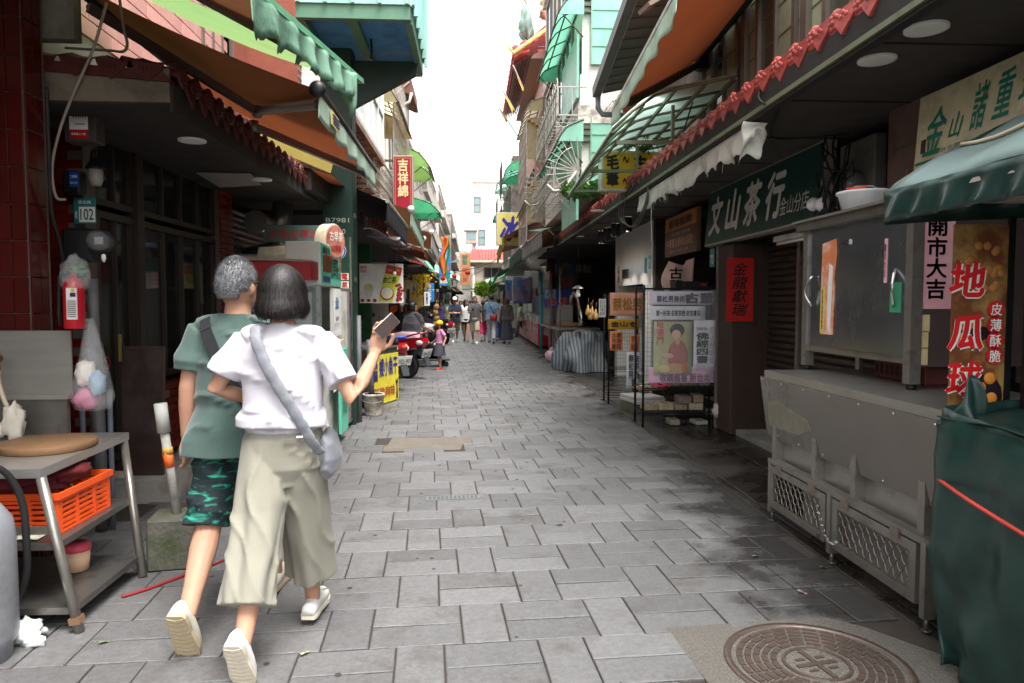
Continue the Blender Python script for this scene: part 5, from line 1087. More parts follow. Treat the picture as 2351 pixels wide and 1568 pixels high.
MB().grid(lambda u, v: V((1.70 + .75 * u, 2.865 + .012 * math.sin(u * 22), 1.90 + .34 * min(1, u / .8) ** .8 - (.13 + .34 * min(1, u / .8) ** .8 * .9) * v)), 16, 5, th=.003).build('roof_end', 'tarp_green', t, True)
MB().tube([roof(k / 20, .42) + V((0, 0, .012)) for k in range(21)], .008, 6).build('roof_seam', flat((196, 180, 156), .8), t, True)
for y in (2.62, 1.2):
    for x in (2.14, 2.7): MB().box(x, x + .03, y, y + .03, 1.0, 1.95).build('stall_post', 'black_metal', t, True)
b = MB(); b.bar((2.15, 2.63, 1.62), (2.9, 2.63, 1.62), .025); b.bar((2.15, 2.63, 1.36), (2.9, 2.63, 1.36), .025); b.build('frame_bar', 'black_metal', t, True)
MB().box(1.70, 2.5, 1.0, 2.84, 1.86, 1.875).build('roof_lining', flat((170, 160, 152), .8), t, True)
cable('red_rope', 'red elastic rope stretched around the green tarpaulin', [PX(2152, 1098, 1.81), PX(2200, 1133, 1.765), PX(2260, 1172, 1.76), PX(2351, 1228, 1.76), PX(2470, 1300, 1.76)], .0075, flat((204, 70, 58), .5), 'rope')
t = thing('potato_ball_banner', 'vertical photo banner advertising golden potato balls', 'banner', V((1.90, 2.72, 1.0)))
MB().box(0, .225, 0, .006, 0, .76).build('sheet', mat('banner_brown', (110, 62, 34), .35, 0, .25, 5, dirt=(190, 160, 90), damt=.45, dscale=4), t); MB().box(.225, .25, -.005, .01, -.02, .79).build('edge_frame', 'black_metal', t)
def balls(n, x0, x1, z0, z1, c, r):
    for i in range(n): MB().ball((rnd.uniform(x0, x1), -.002, rnd.uniform(z0, z1)), (r, .006, r * .95), 10, 6).build('ball_picture', flat(c, .5), t)
balls(22, .03, .20, .50, .68, (176, 120, 62), .018); balls(8, .02, .12, .30, .38, (214, 134, 54), .016)
MB().ball((.14, 0.001, .08), (.085, .004, .09), 20, 8).build('dish_picture', flat((34, 26, 32), .3), t); balls(7, .09, .19, .05, .15, (222, 142, 52), .026); MB().ball((.10, 0.001, .33), (.07, .003, .035), 20, 8).build('dish_picture', flat((30, 26, 30), .3), t)
for i, (c_, z) in enumerate((('地', .545), ('瓜', .335), ('球', .15))):
    text(t, c_, .055, -.008, z - .003, .155, .15, 'paper', .07, .1, 'lettering_outline'); text(t, c_, .052, -.0105, z, .15, .145, flat((204, 22, 26), .4), .03, .1)
for i, c_ in enumerate('皮薄酥脆'):
    MB().lathe([(.034, 0), (.034, -.003)], 20, (.176, -.006, .425 - i * .062), 'y').build('red_dot', flat((190, 24, 36), .4), t); text(t, c_, .176, -.0115, .425 - i * .062, .046, .048, 'paper', .01)

# ---------------------------------------------------------------- right: calligraphy stall racks and shop fronts behind
t = thing('calligraphy_shop', 'dark calligraphy shop front behind the poster racks', 'shop', (3.2, 8.05, 0), RW)
b = MB(); b.box(-3.2, -.1, 1.0, 1.2, 0, 2.785); b.box(-3.25, -3.1, -.3, 1.2, 0, 2.785); b.build('wall', 'dark_wall', t)
MB().box(-1.2, -.1, -.1, 1.0, .0, .05).build('floor', 'concrete', t)
w_ = MB().box(-.75, -.12, .1, .16, .4, 1.95).build('tiled_panel', flat((150, 146, 138), .5), t)
for i in range(8): MB().box(-.75, -.12, .096, .1, .6 + i * .17, .605 + i * .17).build('joint', 'grout', w_)
b = MB()
for i in range(4): b.box(-1.1, -.2, .3, .9, .3 + i * .45, .33 + i * .45)
b.build('shelves', 'wood_dark', t)
for k, (s_, px, py) in enumerate((('73', 1629, 614), ('71', 1488, 617))):
    q = thing('house_number_plate', ['small green house number plate 73 beside the dark door pier', 'small green house number plate 71 on the white portal'][k], 'number plate', PX(px, py, 2.86 if k == 0 else 2.88), RW); cbox(0, .16, 0, .006, 0, .22, .002).build('plate', flat((60, 130, 132), .4), q); text(q, s_, .085, -.003, .09, .11, .11, 'paper', .03)
t = thing('publisher_sign', 'orange and brown signboard of the calligraphy publisher under the soffit', 'sign', V((2.9, 10.6, 2.13)), RW)
cbox(0, 1.5, 0, .06, 0, .57, .006).build('casing', flat((120, 92, 70), .6), t); MB().box(.02, 1.48, -.003, 0, .36, .55).build('upper_face', flat((168, 104, 40), .5), t); MB().box(.02, 1.48, -.003, 0, .02, .36).build('lower_face', flat((84, 52, 44), .5), t)
text(t, '墨齋藝廊', .75, -.006, .455, 1.1, .13, flat((60, 36, 24), .5)); text(t, '中華書法美術出版社', .74, -.006, .18, 1.25, .13, flat((196, 150, 130), .5)); text(t, '本店專營文房四寶', .8, -.006, .30, .9, .05, flat((150, 160, 170), .5), 0); text(t, '電話 24981234', .7, -.006, .06, .9, .05, flat((196, 150, 130), .5), 0)
t = thing('hanging_cloth_sign', 'pinkish paper banner with black characters hanging above the rack', 'banner', PY(1528, 672, 8.9))
MB().grid(lambda u, v: V((.36 * u - .05 * math.sin(v * 4) * (1 - u), .03 * math.sin(u * 7 + v * 3), .40 * v - .05 * math.sin(u * 3) * v + .05 * (u > .7) * v)), 14, 12, th=.003).build('sheet', flat((206, 170, 160), .8), t); vtext(t, '古董', .12, -.04, .17, .17, .30, 'ink', bold=.03)
t = thing('speaker_box', 'black audio unit with red display lying on top of the rack', 'audio unit', PY(1552, 662, 8.35)); cbox(0, .40, 0, .25, 0, .085, .006).build('case', 'black_plastic', t); MB().box(.30, .37, -.003, 0, .035, .055).build('display', flat((150, 30, 26), .4), t); MB().lathe([(.018, 0), (.018, -.006)], 14, (.1, 0, .042), 'y').build('knob', flat((60, 50, 46), .4), t)
def rack(label, loc, w, h, d, shelves, mesh=True, rz=0):
    t = thing('wire_rack', label, 'rack', loc, rz); 
    for x in (0, w):
        for y in (0, d): MB().tube([(x, y, 0), (x, y, h)], .014, 8).build('post', 'black_metal', t)
    for z in shelves:
        b = MB(); b.bar((0, 0, z), (w, 0, z), .012); b.bar((0, d, z), (w, d, z), .012); b.bar((0, 0, z), (0, d, z), .012); b.bar((w, 0, z), (w, d, z), .012); b.bar((0, 0, z - .03), (w, 0, z - .03), .008)
        for i in range(1, 14): b.bar((w * i / 14, 0, z + .004), (w * i / 14, d, z + .004), .005)
        b.build('shelf', 'black_metal', t)
    if mesh:
        b = MB()
        for i in range(1, 20): b.bar((w * i / 20, .012, .55), (w * i / 20, .012, h), .003)
        for i in range(20): b.bar((0, .012, .55 + (h - .55) * i / 20), (w, .012, .55 + (h - .55) * i / 20), .003)
        b.build('wire_panel', 'black_metal', t)
    return t
RK = rack('black wire rack plastered with calligraphy posters, nearest on right', V((1.99, 8.15, 0)), .92, 1.66, .4, (.17, .46, 1.62))
def sheet(parent, name, x0, x1, z0, z1, m, y=-.012, curl=.006):
    return MB().grid(lambda u, v: (x0 + (x1 - x0) * u, y - curl * math.sin(u * 6 + z0 * 9) * math.sin(v * 5), z0 + (z1 - z0) * v), 6, 6, th=.0015).build(name, m, parent)
def pf(p0x, p0y, p1x, p1y, Y, x0):                   # photo rectangle -> local rectangle on a camera facing board
    a, c = PY(p0x, p1y, Y), PY(p1x, p0y, Y); return a.x - x0, c.x - x0, a.z, c.z
YR, XR = 8.13, 1.99
r_ = pf(1490, 669, 1638, 700, YR, XR); s1 = sheet(RK, 'title_strip', *r_, flat((206, 196, 214), .8)); text(s1, '蔡松男美術館', (r_[0] * .62 + r_[1] * .38), -.024, (r_[2] + r_[3]) / 2 - .01, .40, .08, 'ink', .03); text(s1, '古董', (r_[0] * .22 + r_[1] * .78), -.024, (r_[2] + r_[3]) / 2, .34, .13, flat((60, 50, 70), .7), .05)
r_ = pf(1493, 703, 1620, 735, YR, XR); s1 = sheet(RK, 'title_strip', *r_, flat((214, 212, 220), .8), -.016); text(s1, '第一好茶·名家茶壺·故宮書法', (r_[0] + r_[1]) / 2, -.028, (r_[2] + r_[3]) / 2, .52, .07, 'ink', .03)
r_ = pf(1500, 738, 1590, 862, YR, XR); s1 = sheet(RK, 'portrait_poster', *r_, flat((174, 172, 128), .4, dirt=(150, 140, 100), damt=.3), -.018); x0, x1, z0, z1 = r_; cx = (x0 + x1) / 2; w_, h_ = x1 - x0, z1 - z0
vtext(s1, '哈德門', x0 + .16 * w_, -.030, z0 + .80 * h_, .09, .26, flat((190, 70, 60), .6), bold=.03)
def blob(nm, x, z, rx, rz_, c, dy=0): MB().ball((x0 + x * w_, -.026 - dy, z0 + z * h_), (rx * w_, .004, rz_ * h_), 14, 8).build(nm, flat(c, .5), s1)
blob('pictured_robe', .62, .36, .26, .30, (168, 92, 84)); blob('pictured_arm', .36, .36, .16, .05, (206, 168, 140), .003); blob('pictured_neck', .62, .62, .06, .06, (206, 168, 140), .001); blob('pictured_hair', .60, .84, .19, .12, (40, 36, 34), .001); blob('pictured_face', .58, .76, .12, .10, (214, 176, 148), .003); blob('pictured_bottle', .80, .14, .07, .09, (190, 90, 40), .004); blob('pictured_lap', .56, .12, .28, .11, (190, 150, 110), .002); blob('pictured_card', .28, .12, .17, .07, (206, 190, 130), .003)
r_ = pf(1592, 735, 1643, 850, YR, XR); s1 = sheet(RK, 'sutra_poster', *r_, flat((216, 216, 220), .8), -.014); vtext(s1, '佛經四書', r_[0] + .10, -.027, (r_[2] * .55 + r_[3] * .45), .155, .36, 'ink', bold=.04); text(s1, '500元', r_[0] + .09, -.027, r_[3] - .1, .12, .04, flat((60, 60, 64), .7)); text(s1, '大悲咒\n心經\n金剛經\n地藏經\n佛學', r_[1] - .045, -.027, (r_[2] + r_[3]) / 2, .06, .44, flat((70, 70, 74), .7), 0)
r_ = pf(1490, 842, 1640, 880, YR, XR); s1 = sheet(RK, 'pink_strip', *r_, flat((216, 160, 190), .8), -.010); text(s1, '收購舊書 新台北', (r_[0] * .45 + r_[1] * .55), -.030, (r_[2] + r_[3]) / 2 - .03, .60, .10, flat((90, 40, 90), .7), .03)
mat('shrink_wrap', (235, 238, 240), .06, 0, .03, alpha=.16, bump=.6, bscale=14); MB().grid(lambda u, v: (.02 + .86 * u, -.045 + .012 * noise.noise(V((u * 6, v * 6, 0))), .52 + 1.08 * v), 22, 26).build('plastic_wrap', 'shrink_wrap', RK)
for k, (x, z, w_, h_, d_, c_) in enumerate(((.03, .185, .17, .07, .2, (150, 136, 112)), (.21, .185, .18, .08, .2, (164, 150, 120)), (.40, .185, .15, .07, .22, (140, 124, 104)), (.45, .26, .15, .09, .2, (120, 108, 96)), (.57, .185, .17, .08, .2, (158, 146, 120)), (.62, .27, .12, .10, .18, (130, 112, 92)), (.28, .475, .18, .035, .2, (176, 168, 150)), (.48, .475, .20, .06, .22, (150, 150, 120)), (.70, .475, .12, .04, .2, (196, 180, 180)), (.35, .005, .12, .07, .2, (150, 144, 130)), (.66, .005, .15, .05, .2, (170, 166, 156)))):
    labs = ['leftmost wrapped parcel on the rack\'s lower shelf', 'second wrapped parcel from left on the rack\'s lower shelf', 'middle wrapped parcel on the rack\'s lower shelf', 'dark parcel stacked on the rack\'s lower shelf row', 'fourth wrapped parcel from left on the rack\'s lower shelf', 'tall parcel stacked at the right of the lower shelf', 'flat parcel at the left of the rack\'s middle shelf', 'greenish parcel in the middle of the rack\'s middle shelf', 'pale parcel at the right of the rack\'s middle shelf', 'small wrapped parcel on the ground under the rack, left', 'flat wrapped parcel on the ground under the rack, right']
    q = thing('wrapped_parcel', labs[k], 'parcel', V((1.99 + x, 8.22, z)), R(rnd.uniform(-8, 8)), 'parcels on the rack'); cbox(0, w_, 0, d_, 0, h_, .008).build('paper_wrap', flat(c_, .5, dirt=(96, 80, 64), damt=.4, dscale=14), q); MB().box(w_ * .45, w_ * .52, -.002, d_, h_ - .001, h_ + .002).build('string', flat((110, 90, 70), .8), q)
t = thing('plastic_bag', 'crumpled clear bag slumped off the right end of the rack\'s low shelf', 'plastic bag', V((2.86, 8.05, .21))); crumple((0, 0, 0), (.07, .07, .10), flat((190, 180, 174), .3, alpha=.85), 'bag', t, 5, .45)
t = thing('red_cloth_strip', 'bright pink ribbon lying on the rack\'s middle shelf', 'ribbon', V((2.08, 8.12, .48))); MB().tube([(0, 0, .01), (.05, -.03, .03), (.10, 0, .0), (.16, -.02, .02), (.22, 0, .0)], .013, 6).build('ribbon', flat((214, 40, 90), .6), t)
R2 = rack('narrow black wire rack with orange paper notices, farther right', V((1.96, 10.1, 0)), .50, 1.58, .35, (.12, .50, 1.55))
YR, XR = 10.08, 1.96
for nm, px, c_, s_, tc, vert in (('notice', (1400, 672, 1478, 725), (226, 160, 130), '蔡松男', (150, 110, 50), 0), ('wood_sign', (1396, 732, 1468, 756), (196, 146, 40), '金山老', (40, 28, 16), 0), ('notice', (1400, 760, 1430, 805), (222, 140, 96), '北市重慶南路', (70, 30, 20), 2), ('notice', (1446, 768, 1468, 806), (222, 140, 96), '字帖古董', (70, 30, 20), 2), ('notice', (1438, 808, 1472, 893), (206, 206, 212), '蔡松男書法茶壺', (40, 40, 44), 2), ('notice', (1460, 855, 1480, 890), (214, 214, 214), '歡迎參觀', (70, 90, 70), 2)):
    r_ = pf(*px, YR, XR); s1 = sheet(R2, nm, *r_, flat(c_, .75), -.012 - .004 * rnd.random()); cx, cz = (r_[0] + r_[1]) / 2, (r_[2] + r_[3]) / 2
    if vert: h2 = (len(s_) + 1) // 2; text(s1, '\n'.join(s_[i] + (s_[i + h2] if i + h2 < len(s_) else '') for i in range(h2)), cx, -.03, cz, (r_[1] - r_[0]) * .75, (r_[3] - r_[2]) * .85, flat(tc, .7), .01)
    else: text(s1, s_, cx, -.03, cz, (r_[1] - r_[0]) * .85, (r_[3] - r_[2]) * .55, flat(tc, .7), .03)
t = thing('scroll_card', 'narrow white card of vertical writing clipped at the far rack\'s corner', 'card', PY(1375, 728, 10.0)); MB().box(0, .10, 0, .004, 0, .26).build('card', 'paper', t); text(t, '書法茶\n藝古董\n字畫收\n藏買賣', .05, -.003, .13, .08, .22, 'ink', 0); MB().box(.02, .08, -.006, .006, .255, .27).build('clip', 'black_metal', t)
t = thing('book_stack', 'low stack of newspapers and books on the ground by the rack', 'book stack', V((2.12, 9.1, 0)), R(12))
for i in range(7): cbox(rnd.uniform(-.02, .02), .42 + rnd.uniform(-.02, .02), 0, .5, .13 + i * .013, .142 + i * .013, .002).build('book', flat([(200, 198, 190), (170, 166, 156), (190, 190, 196)][i % 3], .8), t)
cbox(.0, .42, .02, .48, 0, .128, .006).build('plinth', 'mossy', t)
t = thing('wooden_stool', 'small wooden stool with papers beside the far rack', 'stool', V((2.3, 9.5, 0)), .3); cbox(0, .4, 0, .3, .26, .29, .004).build('seat', 'wood', t)
for x in (.02, .36):
    for y in (.02, .26): MB().box(x, x + .025, y, y + .025, 0, .26).build('leg', 'wood_dark', t)
MB().box(.05, .3, .05, .25, .29, .33).build('papers', 'paper', t)
# white portal shop with spotlights
t = thing('white_portal_shop', 'glossy white shop portal with black lettering under spotlights', 'shop', V((2.9, 14.3, 0)), RW)
mat('gloss_white', (206, 206, 202), .12, 0, .04, 2)
MB().box(0, 2.95, 0, .12, 1.78, 2.78).build('lintel', 'gloss_white', t); MB().box(2.35, 2.95, .0, .5, 0, 1.78).build('side_panel', 'gloss_white', t); MB().box(2.95, 3.0, -.02, .6, 0, 2.78).build('return_panel', 'gloss_white', t); MB().box(0, .25, .0, .5, 0, 1.78).build('side_panel', 'gloss_white', t); MB().box(.25, 2.35, .8, .85, 0, 1.78).build('recess', flat((104, 104, 104), .5), t)
text(t, 'A區\nV館', .32, -.004, 2.0, .18, .34, 'ink', .03); text(t, '獅頭書店', .95, -.004, 2.0, .60, .20, 'ink', .05)
b = MB(); b.box(2.45, 2.60, -.01, 0, 1.95, 2.2); b.build('number_sticker', flat((70, 150, 160), .4), t)
for k, (px, py) in enumerate(((1440, 528), (1414, 543), (1395, 551), (1382, 557))):
    p = PX(px, py, 2.42); q = thing('spotlight', ['black can spotlight nearest the white portal\'s front', 'second black can spotlight along the white portal', 'third black can spotlight along the white portal', 'fourth and farthest black can spotlight along the white portal'][k], 'spotlight', V((p.x, p.y, 2.56)), 0, 'spotlights over the white portal')
    MB().lathe([(.075, .22), (.075, 0), (.065, 0), (.065, .03)], 20, cap=False).build('can', 'black_metal', q); MB().lathe([(0, .012), (.064, .012)], 20).build('lens', 'lamp_lit', q)
    l_ = bpy.data.lights.new('spot', 'SPOT'); l_.energy = 14; l_.spot_size = R(80); l_.color = (1, .95, .88); l_.shadow_soft_size = .05; lo = bpy.data.objects.new('spot_lamp', l_); COL.objects.link(lo); lo.parent = q; lo.location = (0, 0, -.01)

# ---------------------------------------------------------------- right: shrimp cracker stall and beyond
t = thing('shrimp_stall_shop', 'dark recess of the shrimp cracker stall', 'shop', V((3.3, 22.5, 0)), RW)
b = MB(); b.box(-.3, 15.5, 1.2, 1.4, 0, 3.2); b.box(-18, -.3, 1.2, 1.4, 0, 3.2); b.box(8.15, 8.2, -.35, 1.2, 0, 2.785); b.box(-.3, -.1, -.9, 1.2, 1.9, 3.2); b.build('wall', 'dark_wall', t); MB().box(-.3, 6.4, -1.2, 1.2, 2.85, 2.9).build('soffit', 'soffit_dark', t)
MB().box(-.1, -.05, -.95, .9, 2.25, 2.5).build('maroon_board', flat((74, 22, 24), .6), t)
t = thing('radish_cake_sign', 'dark maroon sign with faint white characters in the stall recess', 'sign', PY(1262, 632, 21.5)); cbox(0, 1.45, 0, .05, 0, .42, .006).build('board', flat((74, 18, 20), .6), t); text(t, '阿玉蔴糍', .72, -.004, .2, 1.1, .26, flat((180, 170, 164), .6), 0)
t = thing('shrimp_banner', 'blue banner with red shrimp cracker characters and shrimp picture', 'banner', PY(1250, 706, 19.0))
MB().box(0, .96, 0, .006, 0, .48).build('sheet', flat((36, 60, 140), .5), t); MB().box(0.01, .30, -.003, 0, .24, .47).build('sky_field', flat((110, 170, 206), .5), t)
for i, c_ in enumerate('鮮蝦餅'): text(t, c_, .20 + i * .30, -.006, .15, .26, .26, flat((206, 190, 190), .5), .09, 0, 'lettering_outline'); text(t, c_, .20 + i * .30, -.009, .15, .25, .25, flat((190, 24, 34), .5), .03)
MB().tube([(.06, -.006, .30), (.08, -.006, .36), (.15, -.006, .39), (.24, -.006, .40)], [.012, .03, .028, .012], 8).build('shrimp_picture', flat((190, 90, 60), .5), t)
t = thing('shrimp_banner', 'dim hanging banner of shrimp above the blue banner', 'banner', PY(1278, 672, 19.6)); MB().box(0, .55, 0, .006, 0, .95).build('sheet', flat((44, 70, 84), .6), t); text(t, '鮮蝦', .27, -.004, .30, .42, .30, flat((140, 34, 34), .6), .04); MB().tube([(.15, -.006, .5), (.12, -.006, .65), (.25, -.006, .78), (.42, -.006, .72)], [.02, .05, .05, .02], 8).build('shrimp_picture', flat((150, 80, 40), .6), t)
t = thing('frying_stall', 'steel frying stall with turquoise post and clear wind screens', 'stall', V((2.05, 17.2, 0)), RW)
# local x = 17.2 - Y ; y = X - 2.05
MB().tube([(-3.3, -.05, .05), (-3.3, -.05, 2.35)], .04, 10).build('turquoise_post', flat((30, 150, 160), .4), t)
for x in (-1.6, .3): MB().tube([(x, .05, .3), (x, .05, 2.3)], .022, 8).build('steel_post', 'steel_frame', t)
MB().box(-3.25, -1.62, .0, .01, .55, 2.3).build('wind_screen', mat('cloudy_film', (170, 150, 150), .25, 0, .2, 3, alpha=.45), t)
cbox(-1.6, .6, .1, .9, .28, .82, .02).build('body', 'steel_dark', t); MB().box(-3.3, .65, -.1, .95, .82, .86).build('counter_top', 'steel', t)
cbox(-3.2, -1.7, .15, .9, .05, .80, .02).build('red_counter', flat((150, 24, 30), .35), t)
MB().prism([(-1.3, .86), (-.7, .86), (-.7, 1.4), (-1.0, 1.4), (-1.3, 1.1)], .15, .5, 'xz').build('hood', 'steel', t)
MB().tube([(-.8, .5, 1.35), (-.75, .5, 1.62), (-.45, .55, 1.72), (-.1, .6, 1.5), (.1, .6, 1.15), (.15, .6, .9)], .085, 14).build('foil_duct', 'chrome', t)
MB().lathe([(.34, 0), (.36, .03), (.36, .10), (.33, .10)], 26, (-.5, .45, .86)).build('steamer', 'wood', t)
b = MB(); b.bar((.5, -.05, .82), (.1, .1, .3), .02); b.bar((-.5, -.05, .82), (-.1, .1, .3), .02); b.build('brace', 'steel_frame', t)
for x in (-1.5, .5): MB().bar((x, .2, 0), (x, .2, .3), .04).bar((x, .8, 0), (x, .8, .3), .04).build('leg', 'steel_frame', t)
mat('tarp_blue', (196, 196, 180), .5, 0, .05, 4, bump=1, bscale=3, crease=True)
nt_ = G('tarp_blue').node_tree; n, l = nt_.nodes, nt_.links
wv = n.new('ShaderNodeTexWave'); wv.wave_type = 'BANDS'; wv.bands_direction = 'X'; wv.inputs['Scale'].default_value = 4.6; wv.inputs['Distortion'].default_value = 1.8; wv.inputs['Detail'].default_value = 2
tc = n.new('ShaderNodeTexCoord'); l.new(tc.outputs['Object'], wv.inputs['Vector']); cr = n.new('ShaderNodeValToRGB'); cr.color_ramp.elements[0].position = .48; cr.color_ramp.elements[0].color = lin((150, 150, 140)); cr.color_ramp.elements[1].position = .52; cr.color_ramp.elements[1].color = lin((78, 102, 126))
l.new(wv.outputs['Fac'], cr.inputs[0]); l.new(cr.outputs[0], n['Principled BSDF'].inputs['Base Color'])
t = thing('striped_tarp', 'crumpled blue and white striped tarpaulin over goods by the gutter', 'tarpaulin', V((2.45, 15.2, 0)))
def heap(u, v):
    a = u * 2 * math.pi; r = (.50 + .08 * math.sin(a * 3) + .30 * noise.noise(V((math.cos(a) * 1.7, math.sin(a) * 1.7, v * 2.2)))) * (1.12 - .55 * v ** 2); z = .84 * math.sin(min(1, v * 1.1) * math.pi / 2) + .05 * noise.noise(V((a, v * 5, 2)))
    return V((r * math.cos(a) * 1.0, r * math.sin(a) * .9, z if v > .02 else 0.01)) + V((.04 * noise.noise(V((a * 3, v * 6, 7))), 0, 0))
MB().grid(heap, 48, 20).build('sheet', 'tarp_blue', t); MB().ball((-.05, 0, .76), (.28, .26, .13), 16, 8).build('bulge', 'tarp_blue', t)
t = thing('rubbish_bag', 'pink and white knotted rubbish bag on the paving by the stall', 'rubbish bag', PZ(1268, 830)); crumple((0, 0, .14), (.19, .16, .15), flat((222, 190, 200), .4, dirt=(200, 90, 120), damt=.4, dscale=12), 'bag', t, 4, .3); crumple((-.02, 0, .30), (.05, .05, .05), flat((222, 190, 200), .4), 'knot', t, 2, .5)
t = thing('bulb_lamp', 'white LED bulb under a tin shade hanging in the right stall', 'lamp', PY(1327, 665, 13.2)); MB().lathe([(.028, 0), (.036, -.05), (.045, -.09), (.04, -.13), (.0, -.145)], 20).build('bulb', 'lamp_lens', t); MB().lathe([(.02, .05), (.03, .05), (.11, -.005), (.115, -.01)], 20, (0, 0, .03), cap=False).build('shade', 'steel_dark', t); MB().tube([(0, 0, .08), (0, 0, 1.15)], .005, 5).build('flex', 'cable', t); MB().tube([(0, 0, 0), (0, 0, .05)], .022, 10).build('socket', flat((180, 176, 170), .5), t)
for k, (dx, dy) in enumerate(((1350, 712), (1360, 716), (1368, 722), (1356, 722))):
    t = thing('hanging_gourd', ['topmost dried yellow gourd of the hanging bunch', 'middle dried yellow gourd of the hanging bunch', 'right dried yellow gourd of the hanging bunch', 'lowest dried yellow gourd of the hanging bunch'][k], 'gourd', PY(dx, dy, 13.0), 0, 'bunch of dried gourds'); MB().lathe([(0, -.1), (.04, -.09), (.055, -.05), (.04, 0), (.02, .04), (.008, .10)], 14).build('fruit', flat((186, 150, 92), .7), t); MB().tube([(0, 0, .1), (.01, 0, .22)], .004, 5).build('stalk', 'wood', t)
t = thing('meat_stall', 'long row of red snack counters with glass boxes along the right', 'stall', V((2.1, 34.0, 0)), RW)
for i in range(5): 
    x0 = i * 2.3; q = cbox(x0, x0 + 2.26, 0, .8, .06, .80, .02).build('counter', flat([(150, 26, 36), (166, 36, 40), (128, 24, 40)][i % 3], .25), t); MB().box(x0 + .1, x0 + 1.0, .02, .5, .80, 1.08).build('glass_box', 'glass', t); MB().box(x0 + 1.2, x0 + 2.1, .02, .5, .80, 1.02).build('glass_box', flat((190, 190, 190), .3), t)
    MB().bar((x0, .0, .1), (x0, .0, 2.5), .03).build('post', 'steel_frame', t)
    for k in range(5): MB().ball((x0 + .25 + .4 * k, .25, 1.75), (.12, .1, .07), 10, 6).build('hanging_goods', flat([(140, 20, 24), (206, 190, 170)][k % 2], .5), t)
MB().box(0, 11.5, .75, .8, .8, 2.4).build('back_sheet', flat((70, 84, 100), .6, dirt=(120, 120, 110), damt=.4), t)
b = MB(); b.box(0, 11.5, 1.0, 1.2, 0, 3.2); b.build('wall', 'dark_wall', t)
for k, (x, y, w_, h_, c_, lab) in enumerate(((1178, 635, 44, 62, (70, 90, 120), 'dark blue hanging poster of a red dish in the far right row'), (1203, 622, 34, 40, (196, 200, 190), 'bright mirror film strip hanging above the red counters'), (1222, 622, 14, 56, (170, 168, 160), 'grey cloth strip hanging above the red counters'), (1240, 610, 30, 34, (180, 190, 160), 'bright mirror film strip nearest the turquoise post'), (1160, 640, 16, 50, (60, 100, 140), 'narrow blue hanging poster in the far right row'))):
    p = PY(x, y + h_, 23.5 + k * .3); t = thing('hanging_banner', lab, 'banner', p); s_ = 23.5 / 1632
    MB().grid(lambda u, v: V((w_ * s_ * u, .04 * math.sin(u * 7 + v * 5), h_ * s_ * v)), 10, 8, th=.003).build('sheet', flat(c_, .25, dirt=(120, 150, 90) if k in (1, 3) else (150, 60, 50), damt=.45, dscale=5), t)
for k, (x0, y0, x1, z0, z1, m, vm, lab) in enumerate(((1.55, 15.8, 1.35, 3.05, 2.95, 'brown_canvas', 'grey_canvas', 'dirty grey valance awning at the end of the red eave'), (1.35, 19.3, 1.2, 3.0, 2.85, 'orange_canvas', 'dark_green_canvas', 'orange awning with dark green fringed valance on the right'), (1.05, 23.2, .95, 3.65, 3.3, 'brown_canvas', 'yellow_canvas', 'brown awning with striped orange drape on the right'))):
    simple_awning(lab, V((x1, y0 + 3.4, z1)), V((x0, y0, z0)), V((3.0, y0 + 3.4, z1 + .65)), V((3.0, y0, z0 + .65)), m, vm, .42, .05, None, k + 3, .1, knobs=1, tat=.02)
simple_awning('long dark brown sheet canopy above the right stalls', V((1.25, 26.0, 3.95)), V((2.0, 14.8, 3.42)), V((3.0, 26.0, 4.3)), V((3.0, 14.8, 3.9)), 'roof_sheet', None, sag=.02)
t = thing('slack_tarp', 'pale green tarp strip hanging loose beyond the red eave', 'tarp', V((1.8, 14, 3.2))); fn, ff = PY(1395, 488, 14.5), PY(1345, 500, 13.6)
MB().grid(lambda u, v: lerp(lerp(PY(1356, 492, 14.6), PY(1322, 525, 15.2), v), lerp(PY(1212 + 0, 530, 17.5), PY(1200 + 60, 532, 16.6), v), u) - V((0, 0, .10 * math.sin(u * 3.14) * (1 - v) * .5)), 14, 6, th=.004).build('sheet', 'poly_pale', t, True)

# ---------------------------------------------------------------- right: above the eave
t = thing('retractable_awning', 'orange awning with striped green valance over the right eave', 'awning', V((2, 6, 3.5)))
fn, ff, bn, bf = PX(1560, -30, 1.25), PX(1408, 255, 1.25), PX(1775, -75, 2.55), PX(1612, 128, 2.55)
patch(MB(), fn, ff, bn, bf, .05).build('fabric', 'orange_canvas', t, True); valance(MB(), fn + V((-.01, 0, 0)), ff + V((-.01, 0, 0)), .16, 50, .08, 6, .012, V((-1, 0, 0)), seed=2).build('valance', 'green_stripe', t, True); MB().tube([bn, bf], .05, 12).build('roller', 'green_post', t, True); MB().bar(fn, ff, .03, .03).build('front_bar', 'grille', t, True)
MB().bar(bf + V((-.05, -.1, -.12)), lerp(fn, ff, .82) + V((.06, 0, -.06)), .05, .06).build('arm', 'aluminium_brown', t, True); cbox(-.06, .06, -.06, .06, -.14, .02, .01).xf(Matrix.Translation(bf + V((0, 0, -.02)))).build('bracket', 'black_metal', t, True)
t = thing('sheet_roof_overhang', 'grey sheet metal roof overhang with gutter and downpipe on the right', 'roof', V((2.2, 8.5, 4.2)))
a, c = PX(1369, 213, 1.6), PX(1462, -45, 1.6)
MB().bar(a, c, .10, .13).build('gutter', flat((104, 104, 102), .5, metal=.3), t, True)
q = [a + V((.08, 0, .0)), c + V((.08, 0, 0)), c + V((1.2, .6, .25)), a + V((1.2, 0, .25))]
MB().add(q + [p + V((0, 0, .05)) for p in q], [(0, 1, 2, 3), (7, 6, 5, 4), (0, 4, 5, 1), (1, 5, 6, 2), (2, 6, 7, 3), (3, 7, 4, 0)]).build('soffit', flat((112, 112, 106), .6), t, True)
